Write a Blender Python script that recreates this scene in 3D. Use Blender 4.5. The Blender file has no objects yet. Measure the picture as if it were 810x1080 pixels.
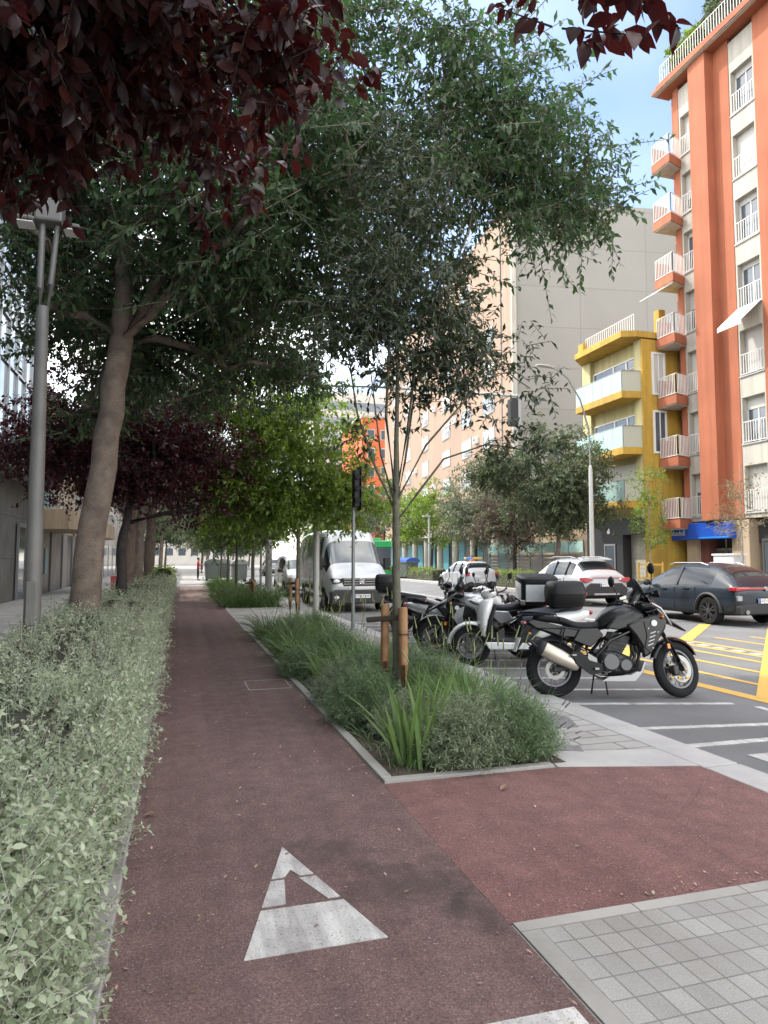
import bpy, bmesh, math, random
import numpy as np
from mathutils import Vector, Matrix
R = math.radians
sc = bpy.context.scene
col = sc.collection
rnd = random.Random(11)
rng = np.random.default_rng(5)

# ------------------------------------------------------------------ camera, world, sun, exposure
cd = bpy.data.cameras.new('camera'); cam = bpy.data.objects.new('camera', cd); col.objects.link(cam)
cd.sensor_fit = 'VERTICAL'; cd.sensor_height = 36; cd.lens = 24; cd.clip_start = 0.05; cd.clip_end = 2000
cam.location = (0, 0, 1.58)
cam.rotation_euler = (R(90 + 3.97), 0, R(-16.55))
sc.camera = cam

SUN_EL, SUN_AZ = R(52), R(-52)          # azimuth from +Y towards +X: the sun stands ahead and to the left
world = bpy.data.worlds.new('World'); sc.world = world; world.use_nodes = True
nt = world.node_tree; nt.nodes.clear()
out = nt.nodes.new('ShaderNodeOutputWorld'); bg = nt.nodes.new('ShaderNodeBackground')
sky = nt.nodes.new('ShaderNodeTexSky'); sky.sky_type = 'NISHITA'; sky.sun_disc = False
sky.sun_elevation = SUN_EL; sky.sun_rotation = SUN_AZ; sky.air_density = 1.0; sky.dust_density = 1.6
tc = nt.nodes.new('ShaderNodeTexCoord'); mp = nt.nodes.new('ShaderNodeMapping'); mp.inputs['Scale'].default_value = (1, 1, 2.2)
nz = nt.nodes.new('ShaderNodeTexNoise'); nz.inputs['Scale'].default_value = 2.6; nz.inputs['Detail'].default_value = 7
rp = nt.nodes.new('ShaderNodeValToRGB'); rp.color_ramp.elements[0].position = .40; rp.color_ramp.elements[1].position = .66
mx = nt.nodes.new('ShaderNodeMixRGB'); mx.inputs[2].default_value = (17.5, 17.0, 16.0, 1)
dt = nt.nodes.new('ShaderNodeVectorMath'); dt.operation = 'DOT_PRODUCT'; dt.inputs[1].default_value = (.489, .655, .576)   # a clear patch between the clouds
hole = nt.nodes.new('ShaderNodeMapRange'); hole.inputs[1].default_value = .80; hole.inputs[2].default_value = .95; hole.inputs[3].default_value = 1; hole.inputs[4].default_value = .04
cm = nt.nodes.new('ShaderNodeMath'); cm.operation = 'MULTIPLY'
nt.links.new(tc.outputs['Generated'], dt.inputs[0]); nt.links.new(dt.outputs['Value'], hole.inputs[0])
nt.links.new(tc.outputs['Generated'], mp.inputs['Vector']); nt.links.new(mp.outputs[0], nz.inputs['Vector'])
nt.links.new(nz.outputs['Fac'], rp.inputs[0]); nt.links.new(rp.outputs[0], cm.inputs[0]); nt.links.new(hole.outputs[0], cm.inputs[1]); nt.links.new(cm.outputs[0], mx.inputs[0])
nt.links.new(sky.outputs[0], mx.inputs[1]); nt.links.new(mx.outputs[0], bg.inputs[0])
bg.inputs[1].default_value = 0.15; nt.links.new(bg.outputs[0], out.inputs[0])
sl = bpy.data.lights.new('sun', 'SUN'); sl.energy = 2.0; sl.angle = R(0.6); sl.color = (1, .95, .86)
sun = bpy.data.objects.new('sun', sl); col.objects.link(sun)
sd = Vector((math.sin(SUN_AZ) * math.cos(SUN_EL), math.cos(SUN_AZ) * math.cos(SUN_EL), math.sin(SUN_EL)))
sun.rotation_euler = sd.to_track_quat('Z', 'Y').to_euler()
sc.view_settings.view_transform = 'Standard'; sc.view_settings.look = 'None'
sc.view_settings.exposure = 1.32; sc.view_settings.gamma = 1
try: sc.view_settings.use_curve_mapping = False
except Exception: pass
sc.render.engine = 'CYCLES'
sc.cycles.use_denoising = True
sc.cycles.max_bounces = 4; sc.cycles.diffuse_bounces = 3; sc.cycles.glossy_bounces = 2; sc.cycles.transmission_bounces = 2
sc.cycles.transparent_max_bounces = 6; sc.cycles.sample_clamp_indirect = 6

# ------------------------------------------------------------------ materials
def _new(name):
    m = bpy.data.materials.new(name); m.use_nodes = True
    return m, m.node_tree, m.node_tree.nodes['Principled BSDF']
def c4(c): return (c[0], c[1], c[2], 1)
def M(name, c, rough=.6, metal=0., c2=None, nscale=3., detail=5, bump=0., bscale=40., spec=.5, coat=0., speck=None, lo=.35, hi=.65, streak=0., smap=(2.2, 2.2, .12)):
    m, t, b = _new(name); n = t.nodes; L = t.links
    b.inputs['Roughness'].default_value = rough; b.inputs['Metallic'].default_value = metal
    b.inputs['Specular IOR Level'].default_value = spec; b.inputs['Coat Weight'].default_value = coat
    b.inputs['Coat Roughness'].default_value = .06
    b.inputs['Base Color'].default_value = c4(c)
    co = n.new('ShaderNodeTexCoord')
    last = None
    if c2 is not None:
        z = n.new('ShaderNodeTexNoise'); z.inputs['Scale'].default_value = nscale; z.inputs['Detail'].default_value = detail
        L.new(co.outputs['Object'], z.inputs['Vector'])
        r = n.new('ShaderNodeValToRGB'); e = r.color_ramp.elements
        e[0].position = lo; e[1].position = hi; e[0].color = c4(c); e[1].color = c4(c2)
        L.new(z.outputs['Fac'], r.inputs[0]); last = r.outputs[0]
    if speck is not None:                       # (scale, colour, threshold, strength)
        z = n.new('ShaderNodeTexNoise'); z.inputs['Scale'].default_value = speck[0]; z.inputs['Detail'].default_value = 2
        L.new(co.outputs['Object'], z.inputs['Vector'])
        r = n.new('ShaderNodeValToRGB'); e = r.color_ramp.elements
        e[0].position = speck[2]; e[1].position = min(1, speck[2] + .1); e[0].color = (0, 0, 0, 1); e[1].color = (speck[3],) * 3 + (1,)
        L.new(z.outputs['Fac'], r.inputs[0])
        x = n.new('ShaderNodeMixRGB'); L.new(r.outputs[0], x.inputs[0])
        if last: L.new(last, x.inputs[1])
        else: x.inputs[1].default_value = c4(c)
        x.inputs[2].default_value = c4(speck[1]); last = x.outputs[0]
    if streak:                                  # rain streaks and faded patches, long in z
        mpz = n.new('ShaderNodeMapping'); mpz.inputs['Scale'].default_value = smap; L.new(co.outputs['Object'], mpz.inputs[0])
        z = n.new('ShaderNodeTexNoise'); z.inputs['Scale'].default_value = 1.6; z.inputs['Detail'].default_value = 8; z.inputs['Roughness'].default_value = .65; L.new(mpz.outputs[0], z.inputs['Vector'])
        r = n.new('ShaderNodeValToRGB'); e = r.color_ramp.elements; e[0].position = .32; e[1].position = .62; e[0].color = (1 - streak,) * 3 + (1,); e[1].color = (1, 1, 1, 1); L.new(z.outputs['Fac'], r.inputs[0])
        x = n.new('ShaderNodeMixRGB'); x.blend_type = 'MULTIPLY'; x.inputs[0].default_value = 1
        if last: L.new(last, x.inputs[1])
        else: x.inputs[1].default_value = c4(c)
        L.new(r.outputs[0], x.inputs[2]); last = x.outputs[0]
    if last: L.new(last, b.inputs['Base Color'])
    if bump:
        z = n.new('ShaderNodeTexNoise'); z.inputs['Scale'].default_value = bscale; z.inputs['Detail'].default_value = 4
        L.new(co.outputs['Object'], z.inputs['Vector'])
        bp = n.new('ShaderNodeBump'); bp.inputs['Strength'].default_value = bump; bp.inputs['Distance'].default_value = .02
        L.new(z.outputs['Fac'], bp.inputs['Height']); L.new(bp.outputs[0], b.inputs['Normal'])
    return m
def leafmat(name, cols, rough=.45, trans=.35, tcol=None, spec=.5):
    m, t, b = _new(name); n = t.nodes; L = t.links
    g = n.new('ShaderNodeNewGeometry'); r = n.new('ShaderNodeValToRGB'); cr = r.color_ramp
    while len(cr.elements) < len(cols): cr.elements.new(.5)
    for i, c in enumerate(cols):
        cr.elements[i].position = i / (len(cols) - 1); cr.elements[i].color = c4(c)
    L.new(g.outputs['Random Per Island'], r.inputs[0]); L.new(r.outputs[0], b.inputs['Base Color'])
    b.inputs['Roughness'].default_value = rough; b.inputs['Specular IOR Level'].default_value = spec
    if trans > 0:
        tr = n.new('ShaderNodeBsdfTranslucent'); mix = n.new('ShaderNodeMixShader'); mix.inputs[0].default_value = trans
        if tcol: tr.inputs[0].default_value = c4(tcol)
        else:
            hs = n.new('ShaderNodeHueSaturation'); hs.inputs['Value'].default_value = 1.7; hs.inputs['Saturation'].default_value = 1.15
            L.new(r.outputs[0], hs.inputs['Color']); L.new(hs.outputs[0], tr.inputs[0])
        L.new(b.outputs[0], mix.inputs[1]); L.new(tr.outputs[0], mix.inputs[2])
        L.new(mix.outputs[0], n['Material Output'].inputs[0])
    return m
def glassmat(name, c=(.02, .025, .03), rough=.04, spec=.9):
    m = M(name, c, rough, 0, spec=spec); return m
def brickmat(name, c1, c2, mortar, bw, bh, ms, offset=.5, bump=.35, rot=0., rough=.75, dirt=None, axes='XYZ'):
    m, t, b = _new(name); n = t.nodes; L = t.links
    co = n.new('ShaderNodeTexCoord'); mpn = n.new('ShaderNodeMapping'); mpn.inputs['Rotation'].default_value[2] = rot
    if axes == 'XYZ': L.new(co.outputs['Object'], mpn.inputs[0])
    else:
        sx = n.new('ShaderNodeSeparateXYZ'); cx = n.new('ShaderNodeCombineXYZ'); L.new(co.outputs['Object'], sx.inputs[0])
        for i_, a_ in enumerate(axes): L.new(sx.outputs[a_], cx.inputs[i_])
        L.new(cx.outputs[0], mpn.inputs[0])
    br = n.new('ShaderNodeTexBrick'); br.offset = offset; br.inputs['Scale'].default_value = 1
    br.inputs['Color1'].default_value = c4(c1); br.inputs['Color2'].default_value = c4(c2); br.inputs['Mortar'].default_value = c4(mortar)
    br.inputs['Brick Width'].default_value = bw; br.inputs['Row Height'].default_value = bh; br.inputs['Mortar Size'].default_value = ms
    br.inputs['Mortar Smooth'].default_value = .3
    L.new(mpn.outputs[0], br.inputs['Vector'])
    z = n.new('ShaderNodeTexNoise'); z.inputs['Scale'].default_value = dirt or 1.3; z.inputs['Detail'].default_value = 8; L.new(co.outputs['Object'], z.inputs['Vector'])
    z2 = n.new('ShaderNodeTexNoise'); z2.inputs['Scale'].default_value = 160; z2.inputs['Detail'].default_value = 2; L.new(co.outputs['Object'], z2.inputs['Vector'])
    r = n.new('ShaderNodeValToRGB'); e = r.color_ramp.elements; e[0].position = .3; e[1].position = .7
    e[0].color = (.86, .86, .85, 1) if dirt else (.70, .68, .65, 1); e[1].color = (1.05, 1.05, 1.05, 1); L.new(z.outputs['Fac'], r.inputs[0])
    x = n.new('ShaderNodeMixRGB'); x.blend_type = 'MULTIPLY'; x.inputs[0].default_value = 1
    L.new(br.outputs['Color'], x.inputs[1]); L.new(r.outputs[0], x.inputs[2])
    r2 = n.new('ShaderNodeValToRGB'); e = r2.color_ramp.elements; e[0].position = .3; e[1].position = .7
    e[0].color = (.78, .78, .78, 1); e[1].color = (1.15, 1.15, 1.15, 1); L.new(z2.outputs['Fac'], r2.inputs[0])
    x2 = n.new('ShaderNodeMixRGB'); x2.blend_type = 'MULTIPLY'; x2.inputs[0].default_value = 1
    L.new(x.outputs[0], x2.inputs[1]); L.new(r2.outputs[0], x2.inputs[2]); L.new(x2.outputs[0], b.inputs['Base Color'])
    bp = n.new('ShaderNodeBump'); bp.inputs['Strength'].default_value = bump; bp.inputs['Distance'].default_value = .01; bp.invert = True
    L.new(br.outputs['Fac'], bp.inputs['Height']); L.new(bp.outputs[0], b.inputs['Normal'])
    b.inputs['Roughness'].default_value = rough
    return m

MT = {}
MT['asphalt'] = M('asphalt', (.115, .118, .122), .85, c2=(.16, .162, .165), nscale=.9, detail=8, bump=.5, bscale=130, speck=(190, (.30, .30, .29), .58, .6))
MT['white_paint'] = M('white_paint', (.62, .61, .58), .7, c2=(.36, .34, .33), nscale=5, detail=12, bump=.3, bscale=140, speck=(95, (.20, .16, .155), .585, .75), lo=.40, hi=.72, streak=.36, smap=(11, .9, 1))
MT['yellow_paint'] = M('yellow_paint', (.56, .345, .075), .7, c2=(.52, .32, .07), nscale=7, detail=9, bump=.3, bscale=140, lo=.4, hi=.85)
MT['granite'] = M('granite', (.44, .43, .41), .75, c2=(.36, .35, .34), nscale=2.5, detail=8, speck=(140, (.2, .2, .2), .6, .5), bump=.15, bscale=90)
MT['concrete'] = M('concrete', (.36, .345, .32), .85, c2=(.25, .24, .22), nscale=1.2, detail=9, bump=.25, bscale=25)
MT['soil'] = M('soil', (.05, .038, .028), .95, c2=(.09, .07, .05), nscale=14, bump=.9, bscale=35)
MT['pale_paving'] = brickmat('pale_paving', (.40, .39, .37), (.35, .345, .33), (.2, .19, .18), .6, .4, .012, .5, .3)
MT['grey_tile'] = brickmat('grey_tile', (.325, .32, .305), (.405, .40, .38), (.215, .21, .20), .10, .13, .0042, 0., .45, rot=R(0))
MT['strip_tile'] = brickmat('strip_tile', (.40, .39, .37), (.44, .43, .41), (.2, .195, .185), .6, .2, .012, .5, .4)
MT['dark_tile'] = M('dark_tile', (.15, .15, .15), .85, c2=(.21, .205, .2), nscale=20, bump=.4, bscale=80)
def pathmat(name, base, base2, stain):
    m, t, b = _new(name); n = t.nodes; L = t.links
    co = n.new('ShaderNodeTexCoord')
    def noise(s, d, dist=0):
        z = n.new('ShaderNodeTexNoise'); z.inputs['Scale'].default_value = s; z.inputs['Detail'].default_value = d; z.inputs['Distortion'].default_value = dist
        L.new(co.outputs['Object'], z.inputs['Vector']); return z
    def ramp(src, p0, p1, k0, k1):
        r = n.new('ShaderNodeValToRGB'); e = r.color_ramp.elements; e[0].position = p0; e[1].position = p1
        e[0].color = c4(k0); e[1].color = c4(k1); L.new(src, r.inputs[0]); return r.outputs[0]
    big = ramp(noise(.55, 9).outputs['Fac'], .35, .66, base, base2)
    def mixc(fac, a, bb, mode='MIX', f=1):
        x = n.new('ShaderNodeMixRGB'); x.blend_type = mode
        if fac is None: x.inputs[0].default_value = f
        else: L.new(fac, x.inputs[0])
        L.new(a, x.inputs[1])
        if isinstance(bb, tuple): x.inputs[2].default_value = c4(bb)
        else: L.new(bb, x.inputs[2])
        return x.outputs[0]
    fine = ramp(noise(130, 3).outputs['Fac'], .32, .70, (.56, .56, .56), (1.45, 1.45, 1.45))
    cur = mixc(None, big, fine, 'MULTIPLY')
    mid = ramp(noise(6, 6).outputs['Fac'], .35, .65, (.86, .86, .87), (1.1, 1.09, 1.08))
    cur = mixc(None, cur, mid, 'MULTIPLY')
    spk = ramp(noise(95, 1).outputs['Fac'], .70, .74, (0, 0, 0), (.8, .8, .8))
    cur = mixc(spk, cur, (.36, .31, .29))
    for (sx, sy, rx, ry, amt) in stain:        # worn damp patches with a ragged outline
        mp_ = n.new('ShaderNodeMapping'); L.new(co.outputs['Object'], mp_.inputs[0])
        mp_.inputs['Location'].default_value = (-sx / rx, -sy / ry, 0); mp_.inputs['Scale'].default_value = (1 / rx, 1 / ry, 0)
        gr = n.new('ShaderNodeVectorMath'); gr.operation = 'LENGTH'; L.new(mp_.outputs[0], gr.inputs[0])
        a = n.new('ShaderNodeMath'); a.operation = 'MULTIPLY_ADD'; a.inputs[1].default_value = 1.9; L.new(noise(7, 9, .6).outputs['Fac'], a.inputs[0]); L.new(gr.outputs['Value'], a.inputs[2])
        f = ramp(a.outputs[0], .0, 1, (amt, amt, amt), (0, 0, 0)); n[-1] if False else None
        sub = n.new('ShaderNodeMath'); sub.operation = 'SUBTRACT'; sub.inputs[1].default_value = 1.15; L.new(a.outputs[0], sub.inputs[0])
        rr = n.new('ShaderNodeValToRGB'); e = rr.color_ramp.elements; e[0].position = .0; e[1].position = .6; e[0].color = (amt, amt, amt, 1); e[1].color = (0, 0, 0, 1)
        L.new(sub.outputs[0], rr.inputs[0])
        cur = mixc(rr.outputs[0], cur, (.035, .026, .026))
    mpl = n.new('ShaderNodeMapping'); mpl.inputs['Scale'].default_value = (5, .10, 1); L.new(co.outputs['Object'], mpl.inputs[0])       # faint lengthwise wear
    zl = n.new('ShaderNodeTexNoise'); zl.inputs['Scale'].default_value = 1; zl.inputs['Detail'].default_value = 5; L.new(mpl.outputs[0], zl.inputs['Vector'])
    cur = mixc(None, cur, ramp(zl.outputs['Fac'], .35, .6, (.86, .85, .84), (1.05, 1.05, 1.05)), 'MULTIPLY')
    vo = n.new('ShaderNodeTexVoronoi'); vo.feature = 'DISTANCE_TO_EDGE'; vo.inputs['Scale'].default_value = .42                              # hairline cracks
    mpv = n.new('ShaderNodeMixRGB'); mpv.inputs[0].default_value = .12; L.new(co.outputs['Object'], mpv.inputs[1]); L.new(noise(3, 6).outputs['Color'], mpv.inputs[2]); L.new(mpv.outputs[0], vo.inputs['Vector'])
    cur = mixc(ramp(vo.outputs['Distance'], .0, .004, (.28, .28, .28), (0, 0, 0)), cur, (.03, .022, .02))
    L.new(cur, b.inputs['Base Color']); b.inputs['Roughness'].default_value = .88
    bp = n.new('ShaderNodeBump'); bp.inputs['Strength'].default_value = .5; bp.inputs['Distance'].default_value = .008
    L.new(noise(150, 3).outputs['Fac'], bp.inputs['Height']); L.new(bp.outputs[0], b.inputs['Normal'])
    return m
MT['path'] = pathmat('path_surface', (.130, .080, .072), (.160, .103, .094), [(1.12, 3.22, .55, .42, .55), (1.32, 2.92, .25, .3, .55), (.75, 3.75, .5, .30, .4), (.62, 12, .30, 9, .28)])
MT['path_red'] = pathmat('path_red_surface', (.158, .078, .070), (.184, .097, .088), [])
MT['bark'] = M('bark', (.235, .185, .15), .9, c2=(.14, .11, .09), nscale=5, detail=8, bump=.5, bscale=22)
def banded(m):
    t = m.node_tree; n = t.nodes; L = t.links; b = n['Principled BSDF']; co = n.new('ShaderNodeTexCoord')
    w = n.new('ShaderNodeTexWave'); w.bands_direction = 'Z'; w.inputs['Scale'].default_value = 10; w.inputs['Distortion'].default_value = 14; w.inputs['Detail'].default_value = 5; w.inputs['Detail Scale'].default_value = 1.6
    L.new(co.outputs['Object'], w.inputs['Vector'])
    r = n.new('ShaderNodeValToRGB'); e = r.color_ramp.elements; e[0].position = .0; e[1].position = .28; e[0].color = (.55, .53, .5, 1); e[1].color = (1, 1, 1, 1); L.new(w.outputs['Fac'], r.inputs[0])
    old = b.inputs['Base Color'].links[0].from_socket; x = n.new('ShaderNodeMixRGB'); x.blend_type = 'MULTIPLY'; x.inputs[0].default_value = .62
    L.new(old, x.inputs[1]); L.new(r.outputs[0], x.inputs[2]); L.new(x.outputs[0], b.inputs['Base Color'])
    bp = n.new('ShaderNodeBump'); bp.inputs['Strength'].default_value = .22; bp.inputs['Distance'].default_value = .012; L.new(w.outputs['Fac'], bp.inputs['Height'])
    L.new(b.inputs['Normal'].links[0].from_socket, bp.inputs['Normal']); L.new(bp.outputs[0], b.inputs['Normal'])
banded(MT['bark'])
MT['bark_dark'] = M('bark_dark', (.055, .045, .042), .9, c2=(.03, .025, .025), nscale=7, bump=.7, bscale=22)
MT['bark_green'] = M('bark_green', (.13, .125, .085), .85, c2=(.085, .08, .06), nscale=8, bump=.4, bscale=30)
MT['bark_pale'] = M('bark_pale', (.33, .29, .24), .9, c2=(.22, .19, .16), nscale=8, bump=.4, bscale=30)
MT['leaf_dark'] = leafmat('leaf_dark', [(.032, .066, .028), (.052, .098, .040), (.078, .130, .052), (.044, .084, .036)], .42, .36)
MT['leaf_young'] = leafmat('leaf_young', [(.022, .035, .018), (.035, .055, .024), (.05, .07, .03)], .42, .25)
MT['leaf_lime'] = leafmat('leaf_lime', [(.11, .18, .03), (.155, .235, .042), (.20, .28, .05), (.085, .15, .034)], .45, .46)
MT['leaf_grey'] = leafmat('leaf_grey', [(.09, .11, .06), (.12, .145, .085), (.16, .18, .11)], .5, .3)
MT['leaf_plum'] = leafmat('leaf_plum', [(.012, .005, .008), (.024, .007, .010), (.034, .009, .010), (.060, .020, .014), (.016, .006, .009), (.03, .012, .011)], .38, .3, tcol=(.10, .011, .011), spec=.38)
MT['leaf_plum_far'] = leafmat('leaf_plum_far', [(.022, .006, .011), (.045, .009, .015), (.075, .013, .022)], .4, .25, tcol=(.16, .012, .02))
MT['leaf_mid'] = leafmat('leaf_mid', [(.055, .08, .036), (.08, .11, .05), (.105, .135, .066)], .45, .3)
MT['leaf_tan'] = leafmat('leaf_tan', [(.10, .075, .06), (.13, .10, .075), (.09, .10, .055)], .5, .3)
MT['leaf_autumn'] = leafmat('leaf_autumn', [(.11, .13, .04), (.16, .15, .05), (.2, .13, .06)], .5, .35)
MT['leaf_silver'] = leafmat('leaf_silver', [(.26, .315, .20), (.345, .395, .265), (.43, .47, .335), (.15, .20, .105), (.29, .355, .215)], .65, .22)
MT['leaf_silver_green'] = leafmat('leaf_silver_green', [(.12, .18, .07), (.17, .235, .10), (.20, .27, .13)], .6, .25)
MT['twig_pale'] = M('twig_pale', (.50, .50, .42), .8)
MT['hedge_core'] = M('hedge_core', (.03, .033, .022), .95, c2=(.06, .062, .04), nscale=22, bump=.9, bscale=30)  # dark tone stands for inner stems and the shade among them
MT['hedge_lime'] = leafmat('hedge_lime', [(.13, .19, .03), (.2, .26, .05), (.09, .14, .03)], .5, .3)
MT['blade'] = leafmat('blade', [(.095, .175, .05), (.13, .22, .07), (.17, .26, .10)], .4, .3)
MT['blade_dark'] = leafmat('blade_dark', [(.045, .09, .028), (.065, .12, .035), (.085, .145, .045), (.13, .15, .06)], .45, .3)
MT['iris'] = leafmat('iris', [(.12, .20, .06), (.155, .245, .085), (.19, .285, .11)], .4, .3)
MT['lavender'] = leafmat('lavender', [(.18, .225, .13), (.235, .28, .175), (.29, .325, .22), (.13, .175, .085)], .65, .2)
MT['lavender_green'] = leafmat('lavender_green', [(.105, .17, .075), (.145, .215, .105), (.185, .25, .14)], .6, .25)
MT['flower'] = M('flower', (.13, .09, .13), .8)
MT['straw'] = M('straw', (.21, .24, .10), .8)
MT['litter'] = leafmat('litter', [(.30, .20, .12), (.42, .36, .28), (.22, .12, .07), (.45, .25, .2)], .7, 0)
MT['wood'] = M('stake_wood', (.36, .20, .095), .75, c2=(.24, .125, .06), nscale=9, bump=.3, bscale=25)
MT['strap'] = M('strap', (.05, .035, .025), .8)
MT['lamp_grey'] = M('lamp_grey', (.165, .163, .155), .55, .2, c2=(.135, .133, .128), nscale=4)
MT['pole_pale'] = M('pole_pale', (.42, .43, .41), .5, .2)
MT['pole_mid'] = M('pole_mid', (.24, .25, .25), .5, .4)
MT['black'] = M('black_plastic', (.009, .009, .010), .5, spec=.35)
MT['rubber'] = M('rubber', (.013, .013, .014), .85, spec=.25, bump=.2, bscale=60)
MT['white_car'] = M('white_car', (.37, .385, .40), .25, coat=1)
MT['dark_car'] = M('dark_car', (.010, .017, .027), .35, .0, spec=.3, coat=.4)
MT['grey_car'] = M('grey_car', (.12, .12, .125), .3, .3, coat=1)
MT['car_glass'] = glassmat('car_glass', (.015, .019, .022), .04, .4)
MT['wind_glass'] = glassmat('wind_glass', (.06, .075, .085), .03)
MT['cladding'] = M('cladding', (.022, .022, .024), .6)
MT['alloy'] = M('alloy', (.32, .32, .33), .35, .9)
MT['alloy_dark'] = M('alloy_dark', (.12, .12, .125), .4, .8)
MT['lamp_red'] = M('lamp_red', (.35, .012, .02), .15, coat=1)
MT['lamp_clear'] = M('lamp_clear', (.62, .64, .66), .1, .1, coat=1)
MT['orange_lens'] = M('orange_lens', (.75, .22, .02), .2)
MT['plate'] = M('plate', (.74, .74, .72), .4)
MT['plate_blue'] = M('plate_blue', (.03, .07, .38), .4)
MT['ink'] = M('ink', (.012, .012, .012), .6)
MT['chrome'] = M('chrome', (.72, .73, .74), .12, 1)
MT['steel'] = M('steel', (.27, .265, .255), .35, .9)
MT['titan'] = M('silencer', (.52, .46, .38), .38, .85)
MT['bike_black'] = M('bike_black', (.006, .006, .007), .28, spec=.3, coat=.25)
MT['bike_grey'] = M('bike_grey', (.014, .0145, .0155), .34, 0, spec=.28, coat=.22)
MT['engine'] = M('engine', (.03, .03, .032), .5, .5, c2=(.05, .048, .045), nscale=14)
MT['seat'] = M('seat_vinyl', (.012, .012, .015), .6, spec=.3, bump=.2, bscale=90)
MT['navy_seat'] = M('navy_seat', (.016, .019, .035), .5, bump=.15, bscale=90)
MT['scooter_white'] = M('scooter_white', (.74, .75, .74), .25, coat=1)
MT['silver'] = M('silver_paint', (.42, .43, .44), .28, .6, coat=1)
MT['orange_wall'] = M('orange_wall', (.39, .128, .063), .85, c2=(.335, .107, .053), nscale=.6, detail=9, streak=.22)
MT['cream_wall'] = M('cream_wall', (.49, .465, .40), .85, c2=(.42, .40, .345), nscale=.7, detail=8, streak=.28)
MT['yellow_wall'] = M('yellow_wall', (.56, .49, .24), .85, c2=(.48, .42, .22), nscale=.8, streak=.25)
MT['ochre'] = M('ochre', (.51, .318, .042), .8, c2=(.42, .262, .045), nscale=1.2, streak=.3)
MT['peach_wall'] = M('peach_wall', (.37, .255, .185), .9, c2=(.32, .225, .168), nscale=.3, detail=8, streak=.2)
MT['grey_wall'] = brickmat('grey_panel', (.275, .267, .243), (.29, .282, .258), (.235, .228, .208), 5.8, 3.4, .05, 0., .15, rough=.9, dirt=.12, axes='XZY')
MT['redo_wall'] = M('red_orange_wall', (.62, .13, .05), .85)
MT['pale_wall'] = M('pale_wall', (.50, .47, .42), .9, c2=(.44, .41, .37), nscale=.5)
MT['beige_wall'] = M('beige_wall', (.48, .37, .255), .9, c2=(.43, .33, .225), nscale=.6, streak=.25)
MT['stone_clad'] = brickmat('stone_clad', (.17, .165, .155), (.20, .195, .185), (.085, .08, .075), .9, 1.6, .015, .0, .3, axes='YZX')
MT['shutter'] = M('shutter', (.47, .455, .42), .7)
MT['rail_white'] = M('rail_white', (.66, .65, .62), .5)
MT['frost'] = M('frosted_glass', (.30, .45, .41), .25, spec=.7)
MT['frost_side'] = M('frosted_side', (.40, .42, .34), .3)
MT['dark_stone'] = M('dark_stone', (.035, .036, .04), .35)
MT['win_glass'] = M('window_glass', (.075, .09, .11), .05, spec=.9)
MT['facade_glass'] = M('facade_glass', (.22, .29, .36), .06, .45, spec=.9)
MT['dark_red'] = M('dark_red_door', (.16, .055, .045), .7)
MT['awning'] = M('awning', (.66, .61, .53), .85)
MT['blue_sign'] = M('blue_sign', (.012, .075, .42), .35)
MT['blue_bright'] = M('blue_bright', (.02, .27, .82), .35)
MT['teal'] = M('teal_panel', (.08, .28, .34), .4)
MT['green_bus'] = M('green_bus', (.03, .36, .10), .3, coat=1)
MT['bin_green'] = M('bin_grey_green', (.11, .13, .12), .6)
MT['bin_lid'] = M('bin_lid', (.20, .215, .20), .6)
MT['bin_blue'] = M('bin_blue', (.04, .10, .38), .5)
MT['red_cloth'] = M('red_cloth', (.36, .03, .035), .85)
MT['orange_cloth'] = M('orange_cloth', (.85, .16, .02), .8)
MT['navy'] = M('navy_cloth', (.012, .012, .018), .85)
MT['skin'] = M('skin', (.42, .24, .17), .6)
MT['hair'] = M('hair', (.02, .014, .01), .7)
MT['red_plastic'] = M('red_plastic', (.42, .03, .05), .5)
MT['cabinet'] = M('cabinet_paint', (.55, .57, .57), .5)

# ------------------------------------------------------------------ object helpers
def link(o, parent=None):
    col.objects.link(o)
    if parent is not None: o.parent = parent
    return o
def tag(o, label=None, cat=None, group=None, kind=None):
    if label: o['label'] = label
    if cat: o['category'] = cat
    if group: o['group'] = group
    if kind: o['kind'] = kind
    return o
def thing(name, label, cat, loc=(0, 0, 0), rz=0., group=None):
    o = bpy.data.objects.new(name, None); o.empty_display_size = .2
    o.location = loc; o.rotation_euler = (0, 0, rz); link(o)
    return tag(o, label, cat, group)
def copy_tree(o, parent=None):
    c = o.copy(); col.objects.link(c)
    if parent is not None: c.parent = parent
    for ch in list(o.children): copy_tree(ch, c)
    return c
def frame_of(d):
    d = Vector(d).normalized()
    a = Vector((0, 0, 1)) if abs(d.z) < .9 else Vector((1, 0, 0))
    u = d.cross(a).normalized(); v = u.cross(d).normalized()
    return u, v
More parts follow.
